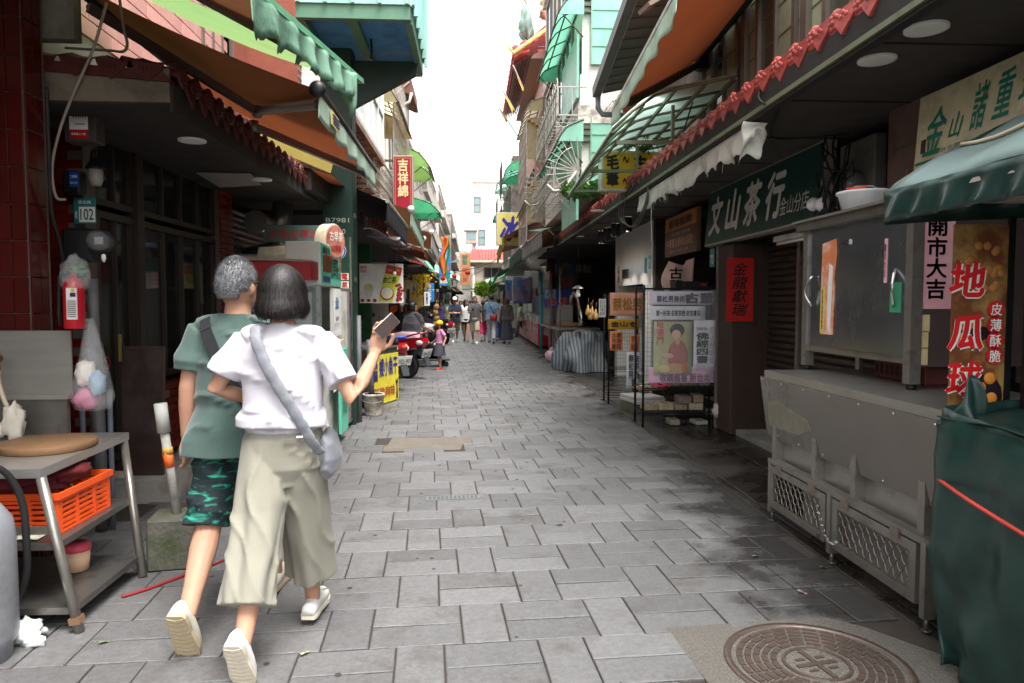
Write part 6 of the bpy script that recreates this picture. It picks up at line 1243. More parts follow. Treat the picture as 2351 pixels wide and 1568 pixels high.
for i in range(12):
    k = i / 11; p, r = lerp(q[0], q[1], k), lerp(q[3], q[2], k); MB().bar(p - V((0, 0, .006)), r - V((0, 0, .006)), .015, .01).build('batten', flat((84, 84, 80), .6), t, True)
MB().tube([a + V((.02, -.02, -.04)), a + V((.02, -.02, -.20)), a + V((.08, .0, -.27)), a + V((.4, .05, -.27))], .035, 12).build('downpipe', flat((128, 134, 138), .5), t, True); MB().bar(PX(1478, 20, 1.7), PX(1500, 8, 1.8), .25, .04).build('rusty_patch', flat((150, 140, 130), .6, dirt=(150, 84, 50), damt=.5), t, True)
CN = rib_canopy('green_canopy', 'translucent green canopy with olive steel ribs above the red eave', V((1.35, 6.85, 3.14)), V((1.38, 10.2, 3.0)), (1, 0, 0), .52, 1.2, 'poly_pale', 'frame_olive', 9, 3, .5, cat='canopy', bar=.03, ends=False, struts=False)
b = MB()
for y in (6.9, 8.4, 9.9):
    b.bar((1.40, y, 3.0), (2.6, y, 3.02), .035); b.bar((1.95, y, 3.02), (1.95, y, 3.36), .03); b.bar((2.05, y, 3.02), (2.6, y, 2.8), .03)
b.build('bracket', 'frame_olive', CN, True)
t = signboard('brush_shop_sign', 'yellow light box sign with black brush and antique characters', PY(1380, 437, 8.9), R(4), .82, .50, .16, flat((206, 166, 40), .45, dirt=(170, 130, 40), damt=.2), flat((196, 200, 194), .5, dirt=(140, 110, 80), damt=.35), rim=.025)
text(t, '毛\n筆', .145, -.004, .25, .17, .40, flat((30, 32, 28), .5), .05); text(t, '古\n董', .50, -.004, .25, .17, .40, flat((30, 32, 28), .5), .05); text(t, '～\n～', .315, -.004, .25, .08, .36, flat((30, 32, 28), .5), .03)
def plant(name, label, c, r, n, leafsize=.05, m='leaf', pot=True, cat='plant', seed=1, fern=False):
    rr = random.Random(seed); t = thing(name, label, cat, c); b = MB(); st = MB(); R3 = V(r) if not isinstance(r, (int, float)) else V((r, r, r))
    if fern:
        for i in range(n):
            a = rr.random() * 6.28; L = R3.x * rr.uniform(.7, 1.2); pts = [V((math.cos(a) * L * k / 8, math.sin(a) * L * k / 8, .25 * L * math.sin(k / 8 * 2.2) * 2 - .5 * L * (k / 8) ** 2)) for k in range(9)]; st.tube(pts, .004, 4)
            for k in range(1, 9):
                d = (pts[k] - pts[k - 1]).normalized(); sd = d.cross(V((0, 0, 1))).normalized() * leafsize * (1.3 - k / 8)
                for s_ in (1, -1): b.add([pts[k], pts[k] + sd * s_ + d * .02 - V((0, 0, .015)), pts[k] + sd * s_ * .4 + d * .035], [(0, 1, 2)])
    else:
        for i in range(n):
            while True:
                p = V((rr.uniform(-1, 1), rr.uniform(-1, 1), rr.uniform(-1, 1)))
                if .15 < p.length < 1 and noise.noise(p * 2 + V((seed, 0, 0))) > -.18: break
            p = V((p.x * R3.x, p.y * R3.y, p.z * R3.z + R3.z)); d = V((rr.uniform(-1, 1), rr.uniform(-1, 1), rr.uniform(-.8, .4))).normalized(); s_ = d.cross(V((rr.random(), rr.random(), 1))).normalized() * leafsize * .4; L = leafsize * rr.uniform(.7, 1.3)
            b.add([p, p + d * L * .5 + s_, p + d * L, p + d * L * .5 - s_], [(0, 1, 2, 3)])
        for i in range(max(3, n // 60)):
            p = V((rr.uniform(-.6, .6) * R3.x, rr.uniform(-.6, .6) * R3.y, R3.z * rr.uniform(.8, 1.6))); st.tube([(0, 0, 0), p * .5 + V((0, 0, .05)), p], [.012, .008, .004], 5)
    b.build('crown', m, t); st.build('stems', flat((86, 84, 52), .8), t)
    if pot: MB().lathe([(0, -.18), (.09, -.18), (.12, 0), (.13, 0), (.13, .02), (.11, .02)], 16).build('pot', flat((150, 86, 60), .7), t)
    return t
plant('potted_shrub', 'leafy potted shrub on the ledge above the green canopy', PY(1502, 232, 10.6), (.35, .35, .48), 700, .09, seed=3)
plant('fern', 'bright fern behind the yellow brush sign', PY(1478, 352, 8.7), .42, 16, .05, fern=True, pot=False, seed=4)
plant('fern', 'small fern on the ledge left of the potted shrub', PY(1447, 245, 10.4), .35, 12, .045, fern=True, seed=7)
plant('potted_shrub', 'green leafy plant under the canopy\'s far end', PY(1345, 455, 10.8), (.38, .3, .12), 420, .09, seed=5, pot=False)
t = thing('balcony_ledge', 'stained concrete balcony ledge above the green canopy', 'balcony', V((2.5, 9, 3.7))); a, c = PX(1606, 172, 2.6), PX(1490, 240, 2.45)
MB().bar(a, c, .30, .20).build('slab', 'concrete_pale', t, True); b = MB()
for i in range(10): p = lerp(a, c, i / 9) + V((0, 0, .1)); b.bar(p, p + V((0, 0, .75)), .02)
b.bar(a + V((0, 0, .85)), c + V((0, 0, .85)), .03); b.build('railing', 'grille', t, True)
t = thing('grey_house', 'grey plastered house face behind the green canopy', 'house', V((2.75, 11.2, 0)), RW)
b = MB(); b.box(-.3, 3.1, 0, 3.0, 3.1, 6.2); b.build('wall', 'white_dirty', t); window(t, .3, 1.3, 3.9, 5.2, -.04, .07, 'aluminium', 'glass_window', 2, 1); window(t, 1.6, 2.7, 3.9, 5.2, -.04, .07, 'aluminium', 'glass_window', 2, 1)
for i in range(9): MB().bar((.4 + i * .25, -.18, 3.4), (.4 + i * .25, -.18, 4.6), .02).build('bamboo_screen', flat((150, 140, 84), .7), t)
MB().tube([(1.45, -.1, 3.2), (1.45, -.1, 6.0)], .05, 12).build('drainpipe', flat((170, 176, 180), .5), t)

WB = thing('white_building', 'white plastered house with stained ledges and green screens on the right', 'building', V((1.75, 17.0, 0)), RW)
# local x = 17 - Y, y = X - 1.75
MB().box(-.2, 5.5, .02, 5.0, 3.3, 9.5).build('wall', 'render_wall', WB)
for z in (4.32, 6.35, 8.4): MB().box(-.25, 5.56, -.05, 5.0, z, z + .28).build('ledge', mat('ledge_%d' % int(z * 10), (206, 200, 190), .85, 0, .08, 3, dirt=(96, 86, 78), damt=.55, dscale=5), WB)
for z, x0, h in ((5.0, .4, 1.2), (7.0, .4, 1.2)): window(WB, x0, x0 + 1.5, z, z + h, -.03, .06, 'aluminium', 'glass_window', 2, 1); window(WB, x0 + 2.2, x0 + 4.2, z, z + h, -.03, .06, 'aluminium', 'glass_window', 3, 1)
for z0 in (5.25, 3.3):
    gs = MB().box(5.51, 5.55, .15, .85, z0, z0 + 1.13).build('green_screen', 'panel_green', WB)
    for k in range(1, 4): MB().box(5.55, 5.56, .15, .85, z0 + .282 * k - .008, z0 + .282 * k + .008).build('screen_rail', flat((120, 170, 140), .5), gs)
    for yy in (.15, .83): MB().box(5.55, 5.565, yy, yy + .02, z0, z0 + 1.13).build('screen_post', flat((120, 170, 140), .5), gs)
    MB().box(3.6, 5.45, -.06, -.02, z0 - .5, z0 + .5).build('green_screen', 'panel_green', WB)
tl = MB().box(3.2, 5.5, -.012, .02, 4.62, 5.1).build('tile_band', 'white_tile', WB)
for i in range(16): MB().box(3.2 + i * .145, 3.206 + i * .145, -.016, -.012, 4.62, 5.1).build('joint', 'grout', tl)
for z0 in (4.03, 6.05):
    for k in range(3): MB().box(5.5, 5.56, .02, .16, z0 + .1 * k, z0 + .1 * k + .03).build('vent_bar', 'grille_dark', WB)
for z, lab in ((5.92, 'upper green polycarbonate awning on the white house'), (3.98, 'lower green polycarbonate awning on the white house')): rib_canopy('poly_awning', lab, V((1.33, 11.2, z)), V((1.33, 14.6, z)), (1, 0, 0), .36, .42, 'poly_green', 'grille_dark', 6, 1, .5, cat='awning', endm='panel_green', bar=.022)
cage('balcony_grille', 'arched balcony grille between the two green awnings', V((1.75, 14.4, 4.30)), RW, 3.5, .42, .44, 'grille', .22, arches=True, rows=2)
cage('balcony_grille', 'arched balcony grille above the canopy, lowest on the white house', V((1.75, 15.6, 3.30)), RW, 4.2, .30, .44, 'grille', .22, arches=True, rows=2)
for k, (px, py, Yp) in enumerate(((1330, 395, 10.9), (1262, 438, 14.0))):
    t = thing('sunburst_grille', ['fan of steel rods radiating above the green canopy, right one', 'fan of steel rods radiating beyond the canopy, left one'][k], 'grille', PY(px, py, Yp)); b = MB()
    for i in range(13): a = R(95 + i * 13); b.bar((0, 0, 0), (.52 * math.cos(a), -.05, .52 * math.sin(a)), .014)
    b.build('rods', 'grille', t); b = MB(); b.tube([(.38 * math.cos(R(110 + k_ * 15)), -.06, .38 * math.sin(R(110 + k_ * 15))) for k_ in range(10)], .008, 5); b.tube([(-.5, -.05, -.2), (-.4, -.05, -.3), (-.25, -.05, -.28), (-.05, -.05, 0)], .022, 8); b.build('hoop', 'grille', t)
PB = thing('pink_building', 'pink tiled house with tan window cages on the right', 'building', V((1.78, 23.2, 0)), RW)
MB().box(0, 5.9, .02, 4, 3.3, 7.3).build('wall', flat((196, 152, 140), .6, dirt=(150, 110, 100), damt=.3), PB); MB().box(5.3, 5.95, -.02, 4, 3.3, 7.5).build('grey_pier', mat('peeling', (120, 116, 112), .9, 0, .1, 4, dirt=(74, 70, 68), damt=.55, dscale=4), PB)
for r in range(25): MB().box(0, 5.3, .014, .02, 3.4 + r * .15, 3.41 + r * .15).build('tile_course', flat((170, 120, 112), .6), PB)
for z in (4.1, 6.3): window(PB, .6, 2.6, z, z + 1.2, -.03, .06, 'aluminium', 'glass_window', 2, 1)
MB().prism([(-.35, 7.3), (-.3, 7.38), (.3, 7.7), (.3, 7.3)], 0, 5.9, 'yz').build('sloping_eave', flat((150, 110, 100), .6), PB)
for z, lab in ((6.15, 'upper tan polycarbonate awning on the pink house'), (3.95, 'lower tan polycarbonate awning on the pink house')): rib_canopy('poly_awning', lab, V((1.30, 17.6, z)), V((1.30, 20.8, z)), (1, 0, 0), .34, .45, 'poly_tan', 'grille_dark', 8, 1, .5, cat='awning', bar=.022, struts=False)
for z, lab in ((4.55, 'tan panelled window cage under the upper tan awning'), (3.0, 'tan panelled window cage under the lower tan awning')):
    q = cage('window_cage', lab, V((1.76, 20.6, z)), RW, 2.9, 1.45, .40, 'grille', .24, cat='window cage', rows=5); MB().box(2.88, 2.90, -.40, 0, .45, 1.45).build('tan_panel', 'poly_tan', q); MB().box(0, 2.9, -.385, -.38, .75, 1.45).build('tan_panel', 'poly_tan', q)
    for k in range(4): MB().ball((2.95, -.35 + .1 * k, 1.38 - .06 * k), .045, 10, 6).build('hanging_bell', flat((150, 110, 60), .4, metal=.5), q)
# temple-like house with ornate ridge
TM = thing('temple_house', 'red brick house with ornate swallowtail temple roof and dragon ridge', 'building', V((2.2, 31.5, .75)), RW)
bw = MB().box(0, 7.0, .05, 5, 3.3, 9.3).build('wall', 'brick_red', TM)
for r in range(40): MB().box(7.0, 7.012, .05, 3, 4.3 + r * .13, 4.315 + r * .13).build('brick_course', 'grout_pale', bw)
MB().box(3.0, 6.9, -.06, .06, 4.6, 8.7).build('white_bay', 'white_paint', TM); window(TM, 3.3, 6.6, 5.0, 8.2, -.12, .07, 'aluminium_brown', 'glass_window', 3, 2)
MB().prism([(-.75, 8.9), (-.80, 9.0), (.4, 10.1), (2.2, 10.9), (2.2, 10.7), (.4, 9.8)], -.4, 7.3, 'yz').build('roof', 'terracotta', TM)
for i in range(26): put(TB if i % 2 else TD, 'roof_tile', TM, (-.3 + i * .3, -.80, 8.98), (0, 0, 0), (1.3, 1.3, 1.3))
for i in range(9): put(TB, 'gable_tile', TM, (7.38, -.7 + i * .32, 9.15 + i * .17), (0, -.5, math.pi / 2), (1.5, 1, 1.5))
MB().tube([(7.35, -.95, 9.25), (7.35, -.8, 9.02), (7.35, -.2, 9.45), (7.35, .8, 10.15), (7.35, 2.0, 10.75)], .07, 8).build('verge', flat((206, 190, 110), .5), TM)
rd = MB(); pts = [(7.3, .2 + .25 * k, 10.15 + .10 * k + .25 * max(0, 1 - k / 2.5) ** 2) for k in range(9)]; rd.tube(pts, .10, 8); rd.build('ridge', flat((190, 150, 90), .5, dirt=(60, 120, 130), damt=.5, dscale=9), TM)
b = MB(); b.tube([(7.3, -.1 + .32 * math.cos(a), 10.85 + .32 * math.sin(a)) for a in [R(-40 + 26 * k) for k in range(11)]], [.09] * 8 + [.06, .04, .02], 7); b.tube([(7.3, .35, 10.6), (7.3, .5, 10.8), (7.3, .75, 10.72), (7.3, .9, 10.9), (7.3, 1.1, 10.85)], [.07, .06, .05, .04, .02], 6)
for a in (60, 110, 160): b.tube([(7.3, -.1 + .36 * math.cos(R(a)), 10.85 + .36 * math.sin(R(a))), (7.3, -.1 + .62 * math.cos(R(a)), 10.85 + .60 * math.sin(R(a)))], [.06, .01], 5)
b.build('dragon', flat((206, 180, 100), .5, dirt=(90, 150, 150), damt=.5, dscale=12), TM)
MB().lathe([(.14, 0), (.12, .2), (.06, .35), (.09, .5), (.05, .65), (0, .72)], 10, (7.2, 1.15, 10.6)).build('pagoda_finial', flat((150, 84, 70), .5), TM); crumple((7.3, -.35, 10.0), (.2, .22, .5), flat((110, 150, 140), .6, dirt=(170, 60, 50), damt=.4, dscale=9), 'roof_figure', TM, 5, .5); crumple((7.35, .35, 10.3), (.12, .25, .2), flat((170, 80, 70), .6, dirt=(90, 140, 90), damt=.5, dscale=9), 'roof_flower', TM, 9, .5)
for k in range(8): MB().box(-.2, 7.0, -.7 + .08 * k, -.66 + .08 * k, 8.75 + .05 * k, 8.8 + .05 * k).build('rafter', 'wood_dark', TM)
for k, (a, c, q, lab) in enumerate((((1222, 248, 22), (1178, 150, 21), .62, 'yellow triangular flag highest on the temple front'), ((1208, 300, 25), (1147, 193, 24), .5, 'yellow triangular flag in the middle of the temple front'), ((1195, 322, 28), (1140, 238, 27), .4, 'small yellow triangular flag, farthest of the three'))):
    p, r = PY(*a), PY(*c); t = thing('triangular_flag', lab, 'flag', p, 0, 'flags on the temple front'); MB().tube([p, r], .02, 6).build('pole', 'grille', t, True); d = (p - r).normalized()
    m0 = r + d * .1; m1 = r + d * (q * 2.0); tip = m0 + V((.20, -.1, -q * 1.9))
    tip = lerp(m0, m1, .55) + V((.25 * q, -.1, -.95 * q)); N_ = 8
    MB().grid(lambda u, v: lerp(lerp(m0, m1, u), tip, v) + V((0, .06 * math.sin(v * 6 + u * 3), 0)), 8, 8, th=.004).build('cloth', flat((226, 190, 84), .7, thin=.4, dirt=(206, 110, 60), damt=.3, dscale=5), t, True)
GB = thing('caged_building', 'grey house covered in window cages beyond the pink house', 'building', V((1.80, 41.0, 0)), RW)
MB().box(0, 9, .02, 4, 3.0, 8.0).build('wall', 'concrete_pale', GB)
for z in (3.6, 5.8):
    for x in (.5, 3.4, 6.2): window(GB, x, x + 1.8, z, z + 1.2, -.03, .06, 'aluminium', 'glass_window', 2, 1)
for k, (y, z, lab) in enumerate(((30.6, 4.3, 'dark window cage of the grey house, lower near one'), (30.6, 6.2, 'dark window cage of the grey house, upper near one'), (36.0, 5.4, 'dark window cage of the grey house, far one'))): cage('window_cage', lab, V((1.80, y + 2.6, z)), RW, 2.6, 1.35, .5, 'grille_dark', .16, cat='window cage', rows=3)
for k, (y, z, m, lab) in enumerate(((24.6, 6.0, 'poly_green', 'small green awning left of the tan cages'), (33, 6.9, 'poly_pale', 'pale striped awning on the grey caged house'), (37, 5.9, 'poly_green', 'dark green awning low on the grey caged house'))): rib_canopy('poly_awning', lab, V((1.15, y, z)), V((1.15, y + 3.0, z)), (1, 0, 0), .40, .62, m, 'grille_dark', 6, 1, .5, cat='awning', bar=.025)
t = signboard('ice_sign', 'yellow light box sign with a blue brush character for ice', PY(1140, 563, 24.0), R(3), .84, 1.10, .22, mat('ice_yellow', (226, 214, 120), .4, 0, .05, 2, dirt=(196, 180, 90), damt=.25), 'white_dirty', rim=.03)
text(t, '冰', .43, -.006, .56, .66, .86, flat((52, 52, 150), .4), .05, .2); MB().bar((.8, .1, .55), (1.2, .1, .55), .05).build('bracket', 'grille_dark', t)
# far centre
TW = thing('white_tower', 'tall white tiled apartment tower closing the street', 'building', V((.05, 60, 0)))
MB().box(0, 6, 0, 8, 0, 11.6).build('wall', 'white_tile', TW); b = MB()
for i in range(46): b.box(0, 6, -.006, 0, 1 + i * .23, 1.03 + i * .23)
for i in range(30): b.box(i * .2, .03 + i * .2, -.008, 0, 1, 11.6)
b.build('tile_joints', flat((196, 190, 182), .7), TW); MB().box(-.1, 6.1, -.15, .1, 11.5, 11.75).build('parapet', flat((206, 190, 176), .7, dirt=(180, 130, 104), damt=.4), TW)
for x, z in ((.12, 9.0), (.12, 3.9), (.5, 6.3)): window(TW, x, x + .6, z, z + 1.3, -.05, .07, 'aluminium', 'glass_window', 1, 2)
q = MB().box(-.55, .35, -.7, 0, 6.4, 7.4).build('bay_window', flat((170, 150, 136), .5), TW); MB().box(-.7, .4, -.8, 0, 7.4, 7.46).build('bay_roof', 'grille_dark', TW); MB().box(-.45, .28, -.71, -.70, 6.65, 7.3).build('bay_pane', 'glass_window', q)
RH = thing('red_roof_house', 'old house with red tiled hip roof at the end of the street', 'house', V((-.05, 46, 0)))
MB().box(.3, 2.6, 0, 5, 0, 4.1).build('wall', flat((190, 172, 154), .8, dirt=(130, 112, 98), damt=.4), RH); window(RH, .8, 2.3, 3.05, 3.75, -.05, .07, 'aluminium', 'glass_dark', 3, 1)
MB().box(-.3, 3.1, -.4, 5, 4.05, 4.2).build('cornice', flat((196, 180, 160), .7), RH); MB().add([(-.15, -.2, 4.2), (3.2, -.2, 4.2), (3.2, 2.2, 5.05), (.15, 2.2, 5.05), (-.15, 5, 4.2), (3.2, 5, 4.2)], [(0, 1, 2, 3), (3, 2, 5, 4), (0, 3, 4), (1, 5, 2)]).build('roof', 'terracotta', RH)
for i in range(17): MB().tube([(-.05 + i * .2, -.22, 4.22), (.10 + i * .19, 2.2, 5.07)], .06, 6).build('roof_roll', 'terracotta', RH)
plant('street_tree', 'pale green bush growing over the canopies at the street\'s end', PY(1114, 680, 38), (.65, .5, .42), 800, .16, 'leaf_lime', pot=False, cat='bush', seed=9)

# ---------------------------------------------------------------- left upper storeys
t = thing('bay_window_house', 'brick house with long white bay window over the left awnings', 'building', V((-2.15, 9.2, 0)), LW)
bw = MB().box(.0, 8.0, .02, 3, 3.2, 8.5).build('wall', 'brick', t)
for r in range(36): MB().box(.0, 8, .012, .02, 3.3 + r * .09, 3.312 + r * .09).build('brick_course', 'grout_pale', bw)
bay = MB().box(.2, 3.6, -.62, .02, 3.86, 3.94).build('bay_floor', flat((150, 118, 100), .7, dirt=(100, 70, 56), damt=.5), t); MB().box(.2, 3.6, -.62, .02, 5.5, 5.7).build('bay_roof', 'white_paint', t)
window(t, .2, 3.6, 3.94, 5.5, -.62, .06, flat((206, 206, 200), .5), 'curtain_glass', 5, 2, .06, 'bay_window')
MB().box(.2, .25, -.56, .02, 3.94, 4.35).build('bay_side', 'white_paint', t); MB().box(.21, .22, -.56, .02, 4.40, 5.5).build('bay_side_pane', 'curtain_glass', t); MB().box(.2, .25, -.56, .02, 4.35, 4.40).build('bay_rail', flat((206, 206, 200), .5), t)
for i in range(9): MB().bar((.35 + i * .4, .0, 3.5), (.35 + i * .4, -.58, 3.87), .02).bar((.35 + i * .4, 0, 3.855), (.35 + i * .4, -.6, 3.855), .02).build('bay_bracket', 'grille', t)
cage('balcony_grille', 'steel grille shelf holding air conditioners below the bay window', V((-2.15, 11.9, 3.55)), LW, 2.6, .45, .55, 'grille', .16, rows=3)
aircon('air conditioner in the lower grille on the left brick house', V((-2.15, 12.1, 3.58)), LW); aircon('second air conditioner in the lower grille on the left', V((-2.15, 13.2, 3.58)), LW)
cage('window_cage', 'tall silver window cage beyond the bay window', V((-2.1, 14.0, 4.0)), LW, 3.4, 2.2, .6, 'grille', .14, cat='window cage', rows=4)
rib_canopy('poly_awning', 'tan ribbed awning above the silver cage on the left', V((-1.35, 13.6, 5.2)), V((-1.35, 16.6, 5.2)), (-1, 0, 0), .65, .8, 'poly_tan', 'grille_dark', 8, 1, .5, cat='awning', bar=.022, struts=False)
rib_canopy('poly_awning', 'lime green awning projecting on the left above the red sign', V((-1.05, 18.6, 4.95)), V((-1.05, 20.8, 4.95)), (-1, 0, 0), .6, .9, 'poly_lime', 'grille_dark', 6, 1, .5, cat='awning', bar=.025)
rib_canopy('poly_awning', 'small green awning right of the red vertical sign', V((-.95, 22, 4.2)), V((-.95, 23.6, 4.2)), (-1, 0, 0), .5, .9, 'poly_green', 'grille_dark', 5, 1, .5, cat='awning', bar=.025)
aircon('air conditioner beneath the lime green awning on the left', V((-1.9, 18.8, 4.15)), LW)
t = thing('rooftop_shed', 'brown corrugated shed roof jutting from the left roofline', 'roof', V((-2.1, 16.5, 6.3))); MB().prism([(0, .2), (.75, .2), (.78, -.12), (.7, -.12)], 0, 1.6, 'xz').build('shed', flat((110, 70, 62), .7), t); MB().tube([(.75, -.02, -.1), (.7, -.02, -.3), (.4, -.02, -.45)], .03, 8).build('drainpipe', 'white_paint', t); MB().bar((.1, -.01, -.4), (.7, -.01, .15), .03).build('strut', 'grille', t)
t = signboard('quilt_shop_sign', 'red vertical sign with cream characters on the left row', PY(903, 480, 13.4), R(-4), .37, .98, .12, flat((150, 24, 44), .45), flat((170, 150, 150), .5), rim=.018)
vtext(t, '吉祥綿', .185, -.005, .57, .20, .70, flat((226, 200, 150), .5), bold=.03); b = MB(); b.box(.04, .045, -.004, 0, .05, .93).box(.325, .33, -.004, 0, .05, .93).box(.04, .33, -.004, 0, .93, .935); b.build('gold_border', flat((206, 180, 110), .5), t); MB().bar((-.5, .07, .9), (0, .07, .9), .04).build('bracket', 'grille_dark', t)
# generic far houses: each with its storeys, windows, balcony and parapet
def far_house(label, side, x, y0, y1, h, wm, fl=3, win='glass_window', bal=True, seed=1, base=2.9):
    rr = random.Random(seed); L = y1 - y0; t = thing('far_house', label, 'building', V((x, y0 if side < 0 else y1, 0)), LW if side < 0 else RW)
    MB().box(0, L, .02, 5, 0, h).build('wall', wm, t); MB().box(-.05, L + .05, -.10, 5, h, h + .18).build('parapet', 'white_dirty', t)
    fh = (h - base) / fl
    for f in range(fl):
        z = base + f * fh; nw = max(1, int(L / 2.2))
        for k in range(nw): x0 = (k + .15) * L / nw; window(t, x0, x0 + .65 * L / nw, z + .55, z + fh - .35, -.04, .07, 'aluminium', win, 2, 1)
        if bal: MB().box(.1, L - .1, -.45, .02, z + .05, z + .15).build('balcony_floor', 'concrete_pale', t); b = MB(); [b.bar((.1 + i * .16, -.44, z + .15), (.1 + i * .16, -.44, z + .75), .02) for i in range(int((L - .2) / .16))]; b.bar((.1, -.44, z + .75), (L - .1, -.44, z + .75), .03); b.build('railing', 'grille', t)
        if rr.random() < .7: cbox(rr.uniform(.2, L - 1), rr.uniform(.2, L - 1) + .8, -.4, -.05, z + .2, z + .7, .02).build('air_conditioner', 'white_dirty', t)
    MB().box(0, L, -.9, .02, 2.45, 2.52).build('shop_canopy', 'soffit_dark', t)
    for k in range(max(2, int(L / 1.5))): MB().prism([(-1.0, 2.5), (-.95, 2.56), (.1, 2.85), (.1, 2.75)], k * 1.5, k * 1.5 + 1.42, 'yz').build('eave_roof', ['terracotta', 'terracotta_dark', 'poly_green'][k % 3], t)
    MB().box(0, L, -.02, .02, 0, 2.4).build('shop_front', 'dark_wall', t)
    for k in range(max(1, int(L / 1.1))): MB().box(.15 + k * 1.1, .95 + k * 1.1, -.5, -.1, 0, .8 + .3 * rr.random()).build('stall_counter', flat([(150, 40, 40), (110, 90, 70), (180, 170, 150), (60, 90, 120)][rr.randrange(4)], .6), t); MB().box(.2 + k * 1.1, .9 + k * 1.1, -.3, -.26, 1.5 + .4 * rr.random(), 2.2).build('stall_sign', flat([(190, 60, 40), (200, 180, 90), (60, 120, 180), (200, 196, 190), (60, 130, 90)][rr.randrange(5)], .6), t)
    return t
far_house('whitish house with plain side wall left of the red sign', -1, -2.3, 20.0, 27.0, 6.6, 'render_wall', 2, seed=2)
far_house('pale house with pink piers beyond the left awnings', -1, -2.45, 27.2, 34, 7.6, flat((200, 160, 146), .7), 2, seed=3)
far_house('grey balcony house in the far left row', -1, -2.55, 34.2, 42, 8.6, 'white_dirty', 3, seed=4)
far_house('tall tiled grey house farther along the left row', -1, -2.6, 42.2, 52, 9.3, 'concrete_pale', 3, seed=5)
far_house('distant pale house with rooftop tank on the left', -1, -2.4, 52.2, 66, 10.0, 'render_wall', 3, seed=6)
far_house('hazy end house on the far left of the street', -1, -1.9, 66.2, 84, 9.6, 'concrete_pale', 3, seed=7)
far_house('low tiled house right of the crowd under green canopies', 1, 2.0, 41.5, 45.6, 3.6, 'render_wall', 1, seed=8, bal=False, base=2.0)
far_house('grey house behind the red roofed house', 1, 2.3, 52, 59.5, 6.0, 'concrete_pale', 2, seed=9)
far_house('dim house closing the far end of the street', 1, .9, 69, 90, 6.5, 'white_dirty', 2, seed=10)
t = thing('end_house', 'pale house across the far end of the street', 'building', V((-3, 90, 0))); MB().box(0, 6, 0, 4, 0, 8).build('wall', 'concrete_pale', t); [window(t, .4 + i * 1.4, 1.4 + i * 1.4, z, z + 1.3, -.05, .08, 'aluminium', 'glass_window', 2, 1) for i in range(4) for z in (3.2, 5.6)]
plant('balcony_plant', 'bright green shrub spilling over a left balcony', PY(963, 648, 30), (.7, .4, .35), 600, .14, 'leaf_lime', pot=False, cat='shrub', seed=12)
t = signboard('tea_trade_banner', 'blue vertical banner with white characters hanging over the street', PY(1008, 656, 29), 0, .46, 1.52, .05, flat((44, 132, 206), .5), flat((44, 110, 170), .5), rim=.01); vtext(t, '老益茂茶業', .23, -.005, .98, .22, .92, 'paper', bold=.02); MB().box(.04, .42, -.004, 0, .10, .30).build('white_field', flat((206, 196, 180), .6), t)
t = signboard('dried_goods_banner', 'faded orange vertical banner with green characters over the street', PY(1057, 656, 31), 0, .44, 1.4, .05, flat((216, 150, 104), .6), flat((196, 130, 90), .6), rim=.01); text(t, '勝\n智', .2, -.005, 1.12, .24, .42, flat((50, 140, 120), .5), .02); text(t, '南\n北\n貨', .2, -.005, .48, .24, .62, flat((190, 110, 80), .5), .02)
for k, (x, y, Yp) in enumerate(((990, 643, 27), (1017, 639, 27), (1043, 634, 27), (1074, 626, 27))):
    t = thing('paper_lantern', ['leftmost red paper lantern strung across the street', 'red paper lantern in front of the blue banner', 'red paper lantern between the two hanging banners', 'rightmost red paper lantern beside the orange banner'][k], 'lantern', PY(x, y, Yp), 0, 'red lanterns across the street'); MB().lathe([(.03, .085), (.06, .075), (.095, .035), (.10, 0), (.095, -.035), (.06, -.075), (.03, -.085)], 16).build('shade', flat((216, 62, 44), .6, thin=.4), t); MB().tube([(0, 0, -.085), (0, 0, -.15)], .012, 6).build('tassel', flat((200, 150, 60), .6), t); MB().tube([(0, 0, .085), (0, 0, .14)], .006, 5).build('loop', 'cable', t)
cable('overhead_wire', 'black wire sagging across the street carrying the lanterns', [PY(960, 640, 27), PY(1010, 633, 27), PY(1060, 622, 27), PY(1110, 610, 27), PY(1150, 590, 27)], .012)
cable('overhead_wire', 'thin black wire higher across the far street', [PY(985, 640, 36), PY(1050, 642, 36), PY(1105, 622, 36), PY(1135, 600, 36)], .012)
for k, (s_, x, y0, z, m, lab) in enumerate(((-1, -.75, 30, 2.75, 'poly_green', 'green sheet canopy reaching over the street from far left'), (-1, -.6, 36, 2.8, 'poly_pale', 'pale green canopy farther along the left'), (-1, -.5, 43, 2.9, 'dark_green_canvas', 'dark canopy in the far left distance'), (1, 1.1, 31, 2.75, 'dark_green_canvas', 'dark green valanced canopy on the far right'), (1, .95, 36, 2.7, 'poly_green', 'green sheet canopy on the far right'), (1, .8, 42, 2.8, 'poly_pale', 'pale canopy in the far right distance'))):
    simple_awning(lab, V((x, y0, z)), V((x, y0 + 5, z - .1)), V((s_ * 2.4, y0, z + .7)), V((s_ * 2.4, y0 + 5, z + .6)), m, m, .22, .04, None, k, .1, tat=.01)

